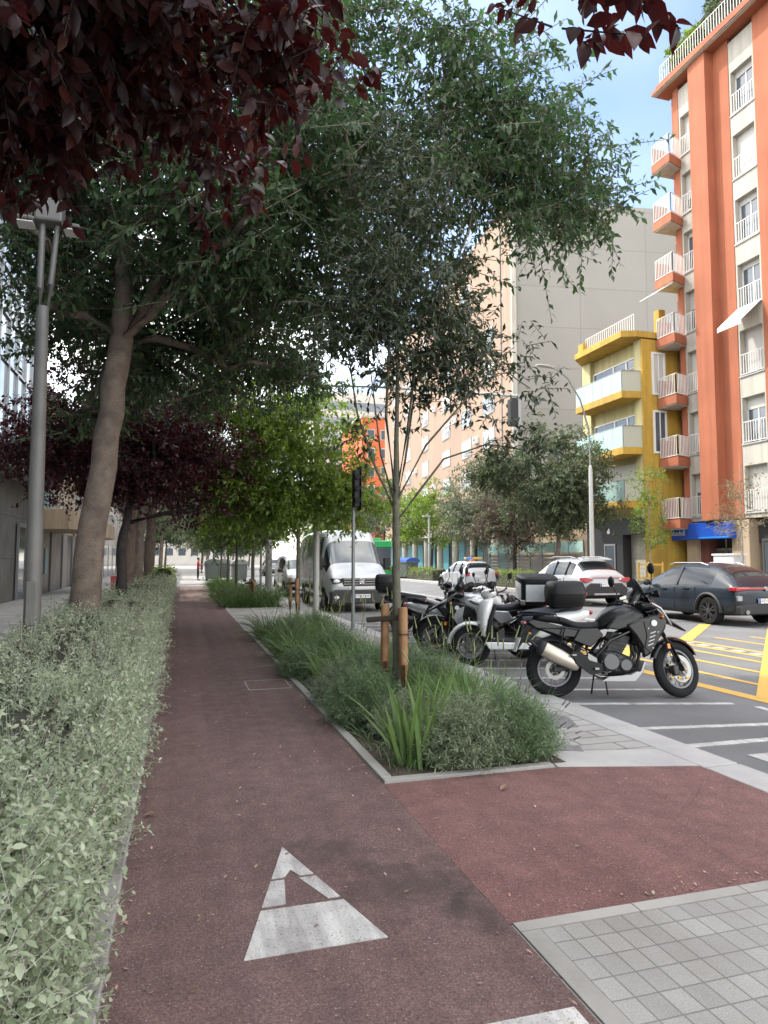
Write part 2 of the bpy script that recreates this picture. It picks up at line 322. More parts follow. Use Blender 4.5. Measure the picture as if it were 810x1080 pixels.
class MB:
    def __init__(s): s.v = []; s.f = []; s.m = []
    def add(s, vs, fs, mi=0):
        k = len(s.v); s.v += [tuple(p) for p in vs]; s.f += [tuple(i + k for i in f) for f in fs]; s.m += [mi] * len(fs); return s
    def box(s, x0, x1, y0, y1, z0, z1, mi=0):
        vs = [(x0, y0, z0), (x1, y0, z0), (x1, y1, z0), (x0, y1, z0), (x0, y0, z1), (x1, y0, z1), (x1, y1, z1), (x0, y1, z1)]
        return s.add(vs, [(0, 3, 2, 1), (4, 5, 6, 7), (0, 1, 5, 4), (1, 2, 6, 5), (2, 3, 7, 6), (3, 0, 4, 7)], mi)
    def hexa(s, vs, mi=0):
        return s.add(vs, [(0, 3, 2, 1), (4, 5, 6, 7), (0, 1, 5, 4), (1, 2, 6, 5), (2, 3, 7, 6), (3, 0, 4, 7)], mi)
    def bar(s, a, b, w, h, mi=0):
        a, b = Vector(a), Vector(b); u, v = frame_of(b - a); u, v = u * w / 2, v * h / 2
        return s.hexa([a - u - v, a + u - v, a + u + v, a - u + v, b - u - v, b + u - v, b + u + v, b - u + v], mi)
    def tube(s, pts, r, n=8, mi=0, caps=True):
        pts = [Vector(p) for p in pts]
        rs = list(r) if isinstance(r, (list, tuple)) else [r] * len(pts)
        vs = []; fs = []; pu = None
        for i, p in enumerate(pts):
            d = (pts[min(i + 1, len(pts) - 1)] - pts[max(i - 1, 0)])
            if d.length < 1e-9: d = Vector((0, 0, 1))
            d.normalize()
            if pu is None: u, v = frame_of(d)
            else:
                u = pu - d * pu.dot(d)
                if u.length < 1e-6: u, v = frame_of(d)
                u.normalize(); v = d.cross(u)
            pu = u
            for k in range(n):
                a = 2 * math.pi * k / n; vs.append(p + (u * math.cos(a) + v * math.sin(a)) * rs[i])
        for i in range(len(pts) - 1):
            for k in range(n):
                fs.append((i * n + k, i * n + (k + 1) % n, (i + 1) * n + (k + 1) % n, (i + 1) * n + k))
        if caps: fs += [tuple(range(n))[::-1], tuple((len(pts) - 1) * n + k for k in range(n))]
        return s.add(vs, fs, mi)
    def lathe(s, prof, c, axis, n=24, mi=0, closed=False):
        c = Vector(c); d = Vector(axis).normalized(); u, v = frame_of(d); vs = []; fs = []; P = len(prof)
        for k in range(n):
            a = 2 * math.pi * k / n; e = u * math.cos(a) + v * math.sin(a)
            for (r, z) in prof: vs.append(c + e * r + d * z)
        for k in range(n):
            q = (k + 1) % n
            for i in range(P - 1 if not closed else P):
                j = (i + 1) % P
                fs.append((k * P + i, q * P + i, q * P + j, k * P + j))
        return s.add(vs, fs, mi)
    def torus(s, c, Rr, r, axis, n=28, m=10, mi=0, flat=1.0):
        prof = [(Rr + r * math.cos(2 * math.pi * i / m), r * flat * math.sin(2 * math.pi * i / m)) for i in range(m)]
        return s.lathe(prof, c, axis, n, mi, True)
    def prism(s, outl, a, b, plane='xz', mi=0):
        n = len(outl)
        def P(p, t):
            return (p[0], t, p[1]) if plane == 'xz' else (p[0], p[1], t) if plane == 'xy' else (t, p[0], p[1])
        vs = [P(p, a) for p in outl] + [P(p, b) for p in outl]
        fs = [tuple(range(n)), tuple(range(2 * n - 1, n - 1, -1))] + [(i, i + n, (i + 1) % n + n, (i + 1) % n) for i in range(n)]
        return s.add(vs, fs, mi)
    def sphere(s, c, r, nu=16, nv=10, mi=0):
        if not isinstance(r, (list, tuple)): r = (r, r, r)
        vs = [(c[0], c[1], c[2] - r[2])]; fs = []
        for j in range(1, nv):
            t = math.pi * j / nv
            for i in range(nu):
                a = 2 * math.pi * i / nu
                vs.append((c[0] + r[0] * math.sin(t) * math.cos(a), c[1] + r[1] * math.sin(t) * math.sin(a), c[2] - r[2] * math.cos(t)))
        vs.append((c[0], c[1], c[2] + r[2])); T = len(vs) - 1
        for i in range(nu):
            q = (i + 1) % nu
            fs.append((0, 1 + q, 1 + i)); fs.append((T, T - nu + i, T - nu + q))
            for j in range(nv - 2): fs.append((1 + j * nu + i, 1 + j * nu + q, 1 + (j + 1) * nu + q, 1 + (j + 1) * nu + i))
        return s.add(vs, fs, mi)
    def loft(s, rings, mi=0, caps=True):
        n = len(rings[0]); vs = [p for r in rings for p in r]; fs = []
        for i in range(len(rings) - 1):
            for k in range(n):
                q = (k + 1) % n; fs.append((i * n + k, i * n + q, (i + 1) * n + q, (i + 1) * n + k))
        if caps: fs += [tuple(range(n))[::-1], tuple((len(rings) - 1) * n + k for k in range(n))]
        return s.add(vs, fs, mi)
    def data(s, name, mats, smooth=True, ang=38):
        me = bpy.data.meshes.new(name); me.from_pydata(s.v, [], s.f)
        mats = mats if isinstance(mats, (list, tuple)) else [mats]
        for m in mats: me.materials.append(m)
        me.polygons.foreach_set('material_index', s.m); me.update()
        bm = bmesh.new(); bm.from_mesh(me); bmesh.ops.recalc_face_normals(bm, faces=bm.faces); bm.to_mesh(me); bm.free()
        if smooth:
            me.polygons.foreach_set('use_smooth', [True] * len(me.polygons)); me.set_sharp_from_angle(angle=R(ang))
        return me
    def build(s, name, mats, parent=None, smooth=True, ang=38, bevel=0, sub=0):
        o = bpy.data.objects.new(name, s.data(name, mats, smooth, ang)); link(o, parent)
        if sub:
            md = o.modifiers.new('subsurf', 'SUBSURF'); md.levels = sub; md.render_levels = sub
        if bevel:
            md = o.modifiers.new('bevel', 'BEVEL'); md.width = bevel; md.segments = 2; md.limit_method = 'ANGLE'; md.angle_limit = R(40)
        return o
def oval(c, u, v, a, b, n=16, p=2.):
    """superellipse ring about c in the plane of unit vectors u, v"""
    c, u, v = Vector(c), Vector(u), Vector(v); r = []
    for k in range(n):
        t = 2 * math.pi * k / n; ct, st = math.cos(t), math.sin(t)
        r.append(c + u * (a * math.copysign(abs(ct) ** (2 / p), ct)) + v * (b * math.copysign(abs(st) ** (2 / p), st)))
    return r
def np_mesh(name, V, F, mat, parent=None, smooth=False):
    """V (n,3), F (m,k) with one constant face size"""
    V = np.asarray(V, dtype=np.float32); F = np.asarray(F, dtype=np.int32); k = F.shape[1]
    me = bpy.data.meshes.new(name); me.vertices.add(len(V)); me.vertices.foreach_set('co', V.ravel())
    me.loops.add(F.size); me.loops.foreach_set('vertex_index', F.ravel())
    me.polygons.add(len(F)); me.polygons.foreach_set('loop_start', np.arange(len(F), dtype=np.int32) * k)
    try: me.polygons.foreach_set('loop_total', np.full(len(F), k, dtype=np.int32))
    except Exception: pass
    me.update(calc_edges=True); me.materials.append(mat)
    if smooth: me.polygons.foreach_set('use_smooth', np.ones(len(F), dtype=bool))
    o = bpy.data.objects.new(name, me); return link(o, parent)
def norm(a): return a / np.maximum(np.linalg.norm(a, axis=1, keepdims=True), 1e-9)
PROF = {2: [0, 1, 0], 3: [.12, .85, 1, .0], 4: [0, .85, 1, .62, 0]}
def leaf_arrays(P, D, N, Ln, wr, K=2, fold=.25, curl=.25):
    """leaves at P along D with upper side N; returns V, F (quads along a midrib)"""
    n = len(P); D = norm(D); S = norm(np.cross(D, N)); U = np.cross(S, D)
    Ln = np.broadcast_to(np.asarray(Ln, dtype=float), (n,)); rows = []
    for i in range(K + 1):
        t = i / K; w = PROF[K][i] * wr * Ln / 2
        c = P + D * (t * Ln)[:, None] - U * (curl * t * t * Ln)[:, None]
        lift = U * (fold * w)[:, None]
        rows += [c - S * w[:, None] + lift, c, c + S * w[:, None] + lift]
    V = np.stack(rows, axis=1).reshape(-1, 3); q = []
    for i in range(K):
        a = 3 * i
        q += [(a, a + 1, a + 4, a + 3), (a + 1, a + 2, a + 5, a + 4)]
    F = (np.array(q)[None] + (np.arange(n) * 3 * (K + 1))[:, None, None]).reshape(-1, 4)
    return V, F
def blade_arrays(P, D, Ln, W, K=5, droop=.6, side=None):
    """grass blades: start at P along D, bending down by droop"""
    n = len(P); D = norm(D); Ln = np.broadcast_to(np.asarray(Ln, float), (n,)); W = np.broadcast_to(np.asarray(W, float), (n,))
    droop = np.broadcast_to(np.asarray(droop, float), (n,))
    H = D.copy(); H[:, 2] = 0; H = norm(H + 1e-6)
    S = np.cross(D, np.array([0, 0, 1.])) + rng.normal(0, .25, (n, 3)) if side is None else side
    S = norm(S); rows = []
    for i in range(K + 1):
        t = i / K; w = W / 2 * (1 - t ** 2.2) * (.75 + .25 * min(1, 3 * t))
        c = P + D * (t * Ln)[:, None] + H * (droop * .45 * t * t * Ln)[:, None] - np.array([0, 0, 1.]) * (droop * .62 * t ** 2.4 * Ln)[:, None]
        rows += [c - S * w[:, None], c + S * w[:, None]]
    V = np.stack(rows, 1).reshape(-1, 3); q = [(2 * i, 2 * i + 1, 2 * i + 3, 2 * i + 2) for i in range(K)]
    F = (np.array(q)[None] + (np.arange(n) * 2 * (K + 1))[:, None, None]).reshape(-1, 4)
    return V, F
def cat_arrays(L):
    k = 0; Vs = []; Fs = []
    for V, F in L: Vs.append(V); Fs.append(F + k); k += len(V)
    return np.concatenate(Vs), np.concatenate(Fs)
def sticks(A, B, r, n=3):
    """thin straight prisms from A to B"""
    A = np.asarray(A, float); B = np.asarray(B, float); D = norm(B - A)
    a = np.where(np.abs(D[:, 2:3]) < .9, np.array([[0, 0, 1.]]), np.array([[1., 0, 0]]))
    U = norm(np.cross(D, a)); W = np.cross(D, U); rows = []; r = np.broadcast_to(np.asarray(r, float), (len(A),))
    for c, s in ((A, 1.), (B, .5)):
        for k in range(n):
            t = 2 * math.pi * k / n; rows.append(c + (U * math.cos(t) + W * math.sin(t)) * (r * s)[:, None])
    V = np.stack(rows, 1).reshape(-1, 3); q = [(k, (k + 1) % n, n + (k + 1) % n, n + k) for k in range(n)]
    F = (np.array(q)[None] + (np.arange(len(A)) * 2 * n)[:, None, None]).reshape(-1, 4)
    return V, F
def text(name, s, size, M4, mat, parent=None, depth=.002, align='CENTER'):
    cu = bpy.data.curves.new(name, 'FONT'); cu.body = s; cu.size = size; cu.extrude = depth; cu.align_x = align; cu.align_y = 'CENTER'
    t = bpy.data.objects.new(name, cu); col.objects.link(t)
    me = bpy.data.meshes.new_from_object(t.evaluated_get(bpy.context.evaluated_depsgraph_get()))
    bpy.data.objects.remove(t); bpy.data.curves.remove(cu)
    me.transform(M4); me.materials.clear(); me.materials.append(mat)
    return link(bpy.data.objects.new(name, me), parent)
def face_mat(origin, xdir, up):
    """matrix taking text (x right, y up) onto a wall"""
    x = Vector(xdir).normalized(); y = Vector(up).normalized(); z = x.cross(y); m = Matrix((x, y, z)).transposed().to_4x4(); m.translation = Vector(origin); return m
def sheet(name, pts, z, mat, kind='structure', thick=.004):
    b = MB(); b.prism(pts, z - thick, z, 'xy'); o = b.build(name, mat, smooth=False); return tag(o, kind=kind)

# ------------------------------------------------------------------ ground, road, pavements, markings
ZR = -.03
sheet('ground', [(-700, -700), (700, -700), (700, 900), (-700, 900)], -.14, MT['concrete'], thick=.5)
sheet('road', [(4.0, -60), (16.0, -60), (16.0, 260), (4.0, 260)], ZR, MT['asphalt'], thick=.1)
sheet('pavement', [(-26, -40), (4.0, -40), (4.0, 260), (-26, 260)], 0, MT['pale_paving'], thick=.13)
sheet('far_pavement', [(16.2, -60), (60, -60), (60, 260), (16.2, 260)], .11, MT['pale_paving'], thick=.24)
sheet('cycle_path', [(-.24, -10), (1.40, -10), (1.40, 42), (-.24, 42)], .004, MT['path'])
sheet('red_crossing', [(1.397, 2.787), (3.834, 2.787), (3.834, 4.43), (2.8, 4.714), (1.397, 4.714)], .0052, MT['path_red'])
sheet('tiled_pavement', [(1.505, -10), (3.83, -10), (3.83, 2.71), (1.505, 2.71)], .007, MT['grey_tile'])
b = MB()
y = -10.
while y < 2.6: b.box(1.41, 1.50, y, min(y + .993, 2.71), -.05, .010); y += 1.0
x = 1.41
while x < 3.8: b.box(x, min(x + .595, 3.83), 2.715, 2.785, -.05, .010); x += .6
tag(b.build('tile_edging', MT['concrete'], smooth=False), kind='structure')
b = MB(); b.box(3.835, 4.17, -60, 4.38, -.12, .010)
y = 4.4
while y < 120: b.box(3.835, 4.17, y, y + 1.19, -.12, .010); y += 1.2
tag(b.build('kerb', MT['granite'], smooth=False, bevel=.012), kind='structure')
b = MB()
y = -60
while y < 200: b.box(15.95, 16.22, y, y + 1.19, -.12, .115); y += 1.2
tag(b.build('far_kerb', MT['granite'], smooth=False, bevel=.012), kind='structure')
sheet('granite_apron', [(2.78, 4.715), (3.83, 4.43), (3.83, 4.92), (2.86, 5.12)], .008, MT['granite'])
sheet('tile_strip', [(2.9, 5.14), (3.83, 4.94), (3.83, 15.6), (2.9, 15.6)], .006, MT['strip_tile'])
sheet('dark_paving_panel', [(2.95, 5.82), (3.62, 5.75), (3.74, 6.12), (3.55, 6.72), (2.95, 6.75)], .010, MT['dark_tile'])
sheet('dark_paving_panel', [(2.86, 5.16), (3.0, 5.13), (3.20, 5.02), (3.26, 5.16), (3.05, 5.40), (2.9, 5.45)], .011, MT['dark_tile'])
sheet('planting_bed', [(1.49, 4.80), (2.9, 4.80), (2.9, 15.3), (1.49, 15.3)], .012, MT['soil'])
sheet('planting_bed', [(1.49, 22.4), (3.3, 22.4), (3.3, 46), (1.49, 46)], .012, MT['soil'])
sheet('planting_bed', [(-1.95, .2), (-.34, .2), (-.34, 42), (-1.95, 42)], .012, MT['soil'])
b = MB()
y = 4.80
while y < 15.3: b.box(1.405, 1.485, y, min(y + .99, 15.3), -.05, .028); y += 1.0
b.box(1.405, 2.75, 4.715, 4.795, -.05, .028)
y = 22.4
while y < 46: b.box(1.405, 1.485, y, min(y + .99, 46), -.05, .028); y += 1.0
b.box(1.405, 3.3, 22.31, 22.39, -.05, .028)
y = .2
while y < 42: b.box(-.335, -.245, y, min(y + .99, 42), -.05, .03); y += 1.0
tag(b.build('bed_edging', MT['concrete'], smooth=False, bevel=.006), kind='structure')
sheet('inspection_cover', [(.83, 8.5), (1.33, 8.5), (1.33, 9.1), (.83, 9.1)], .007, MT['path'])
b = MB()
for (x0, x1, y0, y1) in ((.82, 1.34, 8.485, 8.5), (.82, 1.34, 9.1, 9.115), (.815, .83, 8.5, 9.1), (1.33, 1.345, 8.5, 9.1)): b.box(x0, x1, y0, y1, 0, .0085)
tag(b.build('cover_frame', MT['concrete'], smooth=False), kind='structure')
# painted triangle on the path: three bars of a yield mark with two thin joints
def tri_pt(a, t): return (.27 + .59 * a + (.565 - (.27 + .59 * a)) * t, 2.84 + 1.02 * t)
b = MB()
def tq(pts): b.prism([tri_pt(*p) for p in pts], .0045, .0085, 'xy')
tq([(0, 0), (1, 0), (1, .355), (0, .355)])
tq([(0, .385), (.30, .385), (.30, .62), (0, .62)])
tq([(0, .645), (.30, .645), (.5, .72), (.66, .645), (1, .645), (.5, .998)])
tq([(.84, .385), (1, .385), (1, .62), (.62, .62)])
tag(b.build('yield_triangle_marking', MT['white_paint'], smooth=False), kind='structure')
sheet('white_marking', [(.70, 1.4), (1.36, 1.4), (1.36, 2.225), (.70, 2.235)], .0085, MT['white_paint'])
b = MB(); zm0, zm1 = ZR + .001, ZR + .005
def stripe(a, c, w, bb):
    a = Vector((a[0], a[1], 0)); c = Vector((c[0], c[1], 0)); n = (c - a).normalized().cross(Vector((0, 0, 1))) * w / 2
    bb.prism([(p.x, p.y) for p in (a - n, c - n, c + n, a + n)], zm0, zm1, 'xy')
for k in range(13):
    y0 = 6.83 + .86 * k; stripe((4.22, y0), (5.95, y0 - .50), .085, b)
stripe((4.2, 5.66), (6.0, 5.38), .09, b); stripe((4.2, 5.02), (5.9, 4.98), .10, b); stripe((5.98, 5.35), (6.08, 6.12), .09, b)
tag(b.build('parking_bay_marking', MT['white_paint'], smooth=False), kind='structure')
b = MB()
for k in range(6):
    y0 = 4.2 - k * 1.0; b.prism([(4.52, y0), (9.5, y0 - .1), (9.5, y0 + .4), (4.5, y0 + .46)], zm0, zm1, 'xy')
for X in (10.6, ):
    stripe((X, 15), (X, 60), .12, b)
for X in (9.45,):
    for k in range(14): stripe((X, 9.0 + k * .42 - 3), (X, 9.22 + k * .42 - 3), .16, b)
tag(b.build('road_marking', MT['white_paint'], smooth=False), kind='structure')
b = MB()
def ystripe(a, c, w, lift):
    global zm0, zm1
    zm0, zm1 = ZR + .002 + lift, ZR + .006 + lift; stripe(a, c, w, b); zm0, zm1 = ZR + .001, ZR + .005
ystripe((6.42, 2.0), (6.42, 12.6), .20, 0)
for X, w in ((7.15, .10), (7.95, .10), (8.75, .10), (9.25, .12), (9.68, .12), (10.6, .1), (11.4, .1)): ystripe((X, 2.5), (X, 12.4 - .15 * (X - 6)), w, 0)
ystripe((6.5, 6.42), (13.6, 13.15), .20, .002)
ystripe((9.7, 11.5), (12.5, 14.1), .26, .002); ystripe((6.5, 9.3), (9.4, 12.2), .26, .002)
ystripe((6.45, 12.5), (9.4, 12.2), .12, .002)
tag(b.build('yellow_box_marking', MT['yellow_paint'], smooth=False), kind='structure')

# ------------------------------------------------------------------ the orange block of flats
def part(name, fn, mat, parent, **k):
    q = MB(); fn(q); return q.build(name, mat, parent, smooth=k.pop('smooth', False), **k)
def railing(q, p0, p1, z0, z1, n, r=.012):
    p0, p1 = Vector(p0), Vector(p1)
    for z in (z0, z1): q.bar((p0.x, p0.y, z), (p1.x, p1.y, z), .03, .03)
    for i in range(n + 1):
        p = p0.lerp(p1, i / n); q.bar((p.x, p.y, z0), (p.x, p.y, z1), r * 2, r * 2)
ob = thing('apartment_building', 'tall orange block of flats with cream window bays and corner balconies', 'building', (24, 20, .11))
ox, oy = 24, 20
def Y(y): return y - oy
ZTOP = 25.5
part('wall', lambda q: q.box(.38, 14, Y(6), Y(28.75), 3.4, ZTOP), MT['orange_wall'], ob)
def strips(q):
    for (y0, y1, x0) in ((27.84, 28.20, 0), (25.42, 26.52, -.5), (24.50, 25.42, 0), (26.52, 26.56, 0), (21.6, 23.06, 0), (20.5, 21.6, -.5), (19.9, 20.5, 0), (13, 18.55, 0)):
        q.box(x0, .375, Y(y0), Y(y1), 3.3, ZTOP + .2 + .001 * y0)
part('pilaster', strips, MT['orange_wall'], ob)
bays = [(26.56, 27.84), (23.06, 24.50), (18.55, 19.9)]
sills = [3.55 + 3.06 * k for k in range(7)]
def spandrels(q):
    for (y0, y1) in bays:
        for k, z in enumerate(sills):
            lo = 3.3 if k == 0 else sills[k - 1] + 2.08
            q.box(.03, .37, Y(y0) + .002, Y(y1) - .002, lo, z - .06)
        q.box(.03, .37, Y(y0) + .002, Y(y1) - .002, sills[-1] + 2.08, ZTOP)
        q.box(.031, .37, Y(y0) + .002, Y(y0) + .10, 3.3, ZTOP); q.box(.031, .37, Y(y1) - .10, Y(y1) - .002, 3.3, ZTOP)
part('spandrel', spandrels, MT['cream_wall'], ob)
wr = random.Random(3)
for bi, (y0, y1) in enumerate(bays):
    for k, z in enumerate(sills):
        w = part('window', lambda q: (q.box(.30, .35, Y(y0) + .10, Y(y0) + .16, z, z + 2.08), q.box(.30, .35, Y(y1) - .16, Y(y1) - .10, z, z + 2.08),
                 q.box(.30, .35, Y(y0) + .16, Y(y1) - .16, z + 2.01, z + 2.08), q.box(.30, .35, Y(y0) + .16, Y(y1) - .16, z, z + .06),
                 q.box(.30, .345, Y((y0 + y1) / 2) - .03, Y((y0 + y1) / 2) + .03, z + .06, z + 2.01)), MT['rail_white'], ob)
        part('pane', lambda q: q.box(.325, .34, Y(y0) + .16, Y(y1) - .16, z + .06, z + 2.01), MT['win_glass'], w)
        cover = wr.choice([.35, .95, 1.3, 1.95, 1.95, .55]) if (bi, k) not in ((0, 4), (1, 3)) else .3
        part('shutter', lambda q: [q.box(.285, .298, Y(y0) + .11, Y(y1) - .11, z + 2.08 - (i + 1) * .05 + .004, z + 2.08 - i * .05) for i in range(int(cover / .05))], MT['shutter'], w)
        part('sill', lambda q: q.box(-.03, .30, Y(y0) + .03, Y(y1) - .03, z - .058, z - .004), MT['granite'], w)
        part('railing', lambda q: (railing(q, (.05, Y(y0) + .10, 0), (.05, Y(y1) - .10, 0), z + .08, z + .98, 9)), MT['rail_white'], w)
for k, z in enumerate(sills):
    zf = z - .15
    bl = part('balcony', lambda q: (q.prism([(-1.0, Y(27.38)), (-1.0, Y(28.72)), (.37, Y(28.72)), (.37, Y(27.9)), (0, Y(27.75))], zf - .42, zf, 'xy')), MT['orange_wall'], ob)
    part('slab', lambda q: q.prism([(-.96, Y(27.45)), (-.96, Y(28.69)), (.36, Y(28.69)), (.36, Y(27.92)), (0, Y(27.80))], zf - .47, zf - .425, 'xy'), MT['cream_wall'], bl)
    part('railing', lambda q: (railing(q, (-.96, Y(27.42), 0), (-.96, Y(28.68), 0), zf + .08, zf + 1.05, 11), railing(q, (-.96, Y(27.42), 0), (-.02, Y(27.76), 0), zf + .08, zf + 1.05, 8)), MT['rail_white'], bl)
    part('side_panel', lambda q: q.box(-.95, -.1, Y(28.69), Y(28.73), zf + .002, zf + 1.0), MT['orange_wall'], bl)
    part('door', lambda q: q.box(.335, .376, Y(28.25), Y(28.7), zf + .01, zf + 2.15), MT['dark_red'], bl)
aw = part('awning', lambda q: q.hexa([(-.02, Y(23.1), 12.75), (-1.15, Y(23.1), 11.75), (-1.15, Y(24.45), 11.75), (-.02, Y(24.45), 12.75), (-.02, Y(23.1), 12.78), (-1.15, Y(23.1), 11.78), (-1.15, Y(24.45), 11.78), (-.02, Y(24.45), 12.78)]), MT['awning'], ob)
part('valance', lambda q: [q.box(-1.17, -1.155, Y(23.1 + .09 * i), Y(23.1 + .09 * i + .086), 11.57 + .02 * (i % 2), 11.77) for i in range(15)], MT['awning'], aw)
z5 = sills[4] - .15
part('awning', lambda q: q.hexa([(-.98, Y(27.4), z5 - .55), (-1.95, Y(27.4), z5 - 1.15), (-1.95, Y(28.7), z5 - 1.15), (-.98, Y(28.7), z5 - .55), (-.98, Y(27.4), z5 - .52), (-1.95, Y(27.4), z5 - 1.12), (-1.95, Y(28.7), z5 - 1.12), (-.98, Y(28.7), z5 - .52)]), MT['awning'], ob)
part('cornice', lambda q: (q.box(-.75, .37, Y(6), Y(28.9), ZTOP + .24, ZTOP + .42), q.box(-.55, .37, Y(6), Y(28.8), ZTOP + .425, ZTOP + .75)), MT['orange_wall'], ob)
part('eaves_soffit', lambda q: q.box(-.70, -.51, Y(6.1), Y(28.85), ZTOP + .20, ZTOP + .236), MT['cream_wall'], ob)
part('roof', lambda q: q.box(.38, 14, Y(6), Y(28.75), ZTOP + .002, ZTOP + .3), MT['concrete'], ob)
part('roof_railing', lambda q: (railing(q, (-.4, Y(8), 0), (-.4, Y(28.6), 0), ZTOP + .8, ZTOP + 1.75, 120)), MT['rail_white'], ob)
part('pergola', lambda q: (q.bar((.8, Y(28.2), ZTOP + .3), (.8, Y(28.2), ZTOP + 2.9), .1, .1), q.bar((.8, Y(26.2), ZTOP + .3), (.8, Y(26.2), ZTOP + 3.2), .1, .1), q.bar((.7, Y(29.0), ZTOP + 2.5), (.7, Y(25.3), ZTOP + 3.5), .1, .16), q.bar((3.5, Y(29.0), ZTOP + 2.5), (3.5, Y(25.3), ZTOP + 3.5), .1, .16),
     q.bar((.5, Y(27.2), ZTOP + 2.95), (4, Y(27.2), ZTOP + 2.95), .06, .1)), MT['bark_dark'], ob)
# ground floor
part('shop_wall', lambda q: (q.box(.05, .9, Y(27.55), Y(28.2), 0, 3.25), q.box(.05, .9, Y(24.3), Y(25.3), 0, 3.25), q.box(.05, .5, Y(21.3), Y(21.6), 0, 3.25), q.box(1.2, 1.4, Y(6), Y(28.7), 0, 3.35)), MT['beige_wall'], ob)
part('shop_recess', lambda q: (q.box(.86, 1.15, Y(25.32), Y(27.5), .05, 2.5), q.box(.5, 1.15, Y(12), Y(24.2), 2.2, 3.2)), MT['dark_stone'], ob)
part('shop_panel', lambda q: (q.box(.3, .85, Y(27.0), Y(27.53), 0, 2.5)), MT['dark_red'], ob)
sf = part('shop_front', lambda q: (q.box(.42, .5, Y(23.9), Y(24.0), 0, 2.25), q.box(.42, .5, Y(22.9), Y(22.98), 0, 2.25), q.box(.42, .5, Y(21.65), Y(21.75), 0, 2.25), q.box(.42, .5, Y(18), Y(24.0), 2.26, 2.38), q.box(.6, .7, Y(25.4), Y(25.48), 0, 2.5), q.box(.6, .7, Y(26.2), Y(26.28), 0, 2.5), q.box(.6, .7, Y(25.4), Y(26.9), 1.9, 2.0)), MT['alloy'], ob)
part('pane', lambda q: (q.box(.45, .47, Y(18), Y(23.9), .0, 2.25), q.box(.64, .66, Y(25.48), Y(26.95), .3, 1.9)), MT['win_glass'], sf)
sg = part('bank_sign', lambda q: q.box(-.32, .04, Y(25.0), Y(29.65), 2.42, 3.2), MT['blue_sign'], ob, bevel=.02)
part('sign_end', lambda q: q.box(-.34, .05, Y(29.655), Y(30.05), 2.42, 3.2), MT['blue_bright'], sg)
part('light_strip', lambda q: q.box(-.335, -.322, Y(25.1), Y(27.0), 2.46, 2.52), MT['blue_bright'], sg)
part('logo', lambda q: (q.box(-.337, -.322, Y(29.25), Y(29.6), 2.55, 2.95)), MT['plate'], sg)
text('lettering', 'Sabadell', .36, face_mat((-.322, Y(28.45), 2.75), (0, -1, 0), (0, 0, 1)), MT['plate'], sg, .004)

# ------------------------------------------------------------------ the small yellow house
yb = thing('yellow_building', 'low yellow building with frosted glass balconies next to the orange block', 'building', (22.2, 31, .11))
def Y(y): return y - 31
part('wall', lambda q: (q.box(0, 12, Y(28.95), Y(29.5), 3.6, 12.7), q.box(.003, 12, Y(33.4), Y(34.2), 3.6, 12.7), q.box(.25, 12, Y(29.5), Y(33.4), 3.6, 12.7)), MT['yellow_wall'], yb)
part('side_wall', lambda q: q.box(-.004, 12, Y(28.83), Y(28.945), 0, 12.65), MT['ochre'], yb)
for z in (9.6, 6.6):
    w = part('window', lambda q: (q.box(.16, .24, Y(29.55), Y(29.62), z + .35, z + 2.35), q.box(.16, .24, Y(33.28), Y(33.35), z + .35, z + 2.35), q.box(.16, .24, Y(29.62), Y(33.28), z + 2.28, z + 2.35), q.box(.16, .24, Y(31.4), Y(31.5), z + .35, z + 2.28), q.box(.16, .24, Y(30.3), Y(30.4), z + .35, z + 2.28)), MT['rail_white'], yb)
    part('pane', lambda q: q.box(.20, .22, Y(29.62), Y(33.28), z + .35, z + 2.28), MT['win_glass'], w)
    part('grille', lambda q: ([q.box(.175, .195, Y(29.7 + .28 * i), Y(29.72 + .28 * i), z + .4, z + 1.9) for i in range(13)], [q.box(.172, .192, Y(29.65), Y(33.2), z + .6 + .4 * i, z + .625 + .4 * i) for i in range(4)]), MT['rail_white'], w)
part('shutter', lambda q: [q.box(.1, .2, Y(29.5), Y(33.39), 4.2 + .1 * i, 4.292 + .1 * i) for i in range(22)], MT['shutter'], yb)
for z, gl in ((9.62, 1.0), (6.75, 1.05), (4.05, 1.0)):
    bl = part('balcony', lambda q: (q.prism([(-1.02, Y(29.15)), (-1.02, Y(33.35)), (.1, Y(33.5)), (.1, Y(28.97)), (-.2, Y(28.97))], z, z + .36, 'xy')), MT['ochre'], yb, bevel=.02)
    for i in range(5):
        y0 = 29.2 + .83 * i; part('glass_panel', lambda q: q.box(-1.0, -.985, Y(y0), Y(y0 + .80), z + .37, z + .37 + gl), MT['frost'], bl)
    part('side_glass', lambda q: q.hexa([(-.97, Y(29.15), z + .37), (-.95, Y(29.15), z + .37), (0, Y(28.99), z + .37), (-.02, Y(28.985), z + .37), (-.97, Y(29.15), z + .37 + gl), (-.95, Y(29.15), z + .37 + gl), (0, Y(28.99), z + .37 + gl), (-.02, Y(28.985), z + .37 + gl)]), MT['frost_side'], bl)
    part('handrail', lambda q: (q.bar((-.99, Y(29.12), z + .4 + gl), (-.99, Y(33.36), z + .4 + gl), .04, .04), q.bar((-.99, Y(29.13), z + .4 + gl), (0, Y(28.97), z + .4 + gl), .04, .04), [q.bar((-.965, Y(29.18 + .83 * i), z + .36), (-.965, Y(29.18 + .83 * i), z + .4 + gl), .03, .03) for i in range(6)]), MT['pole_mid'], bl)
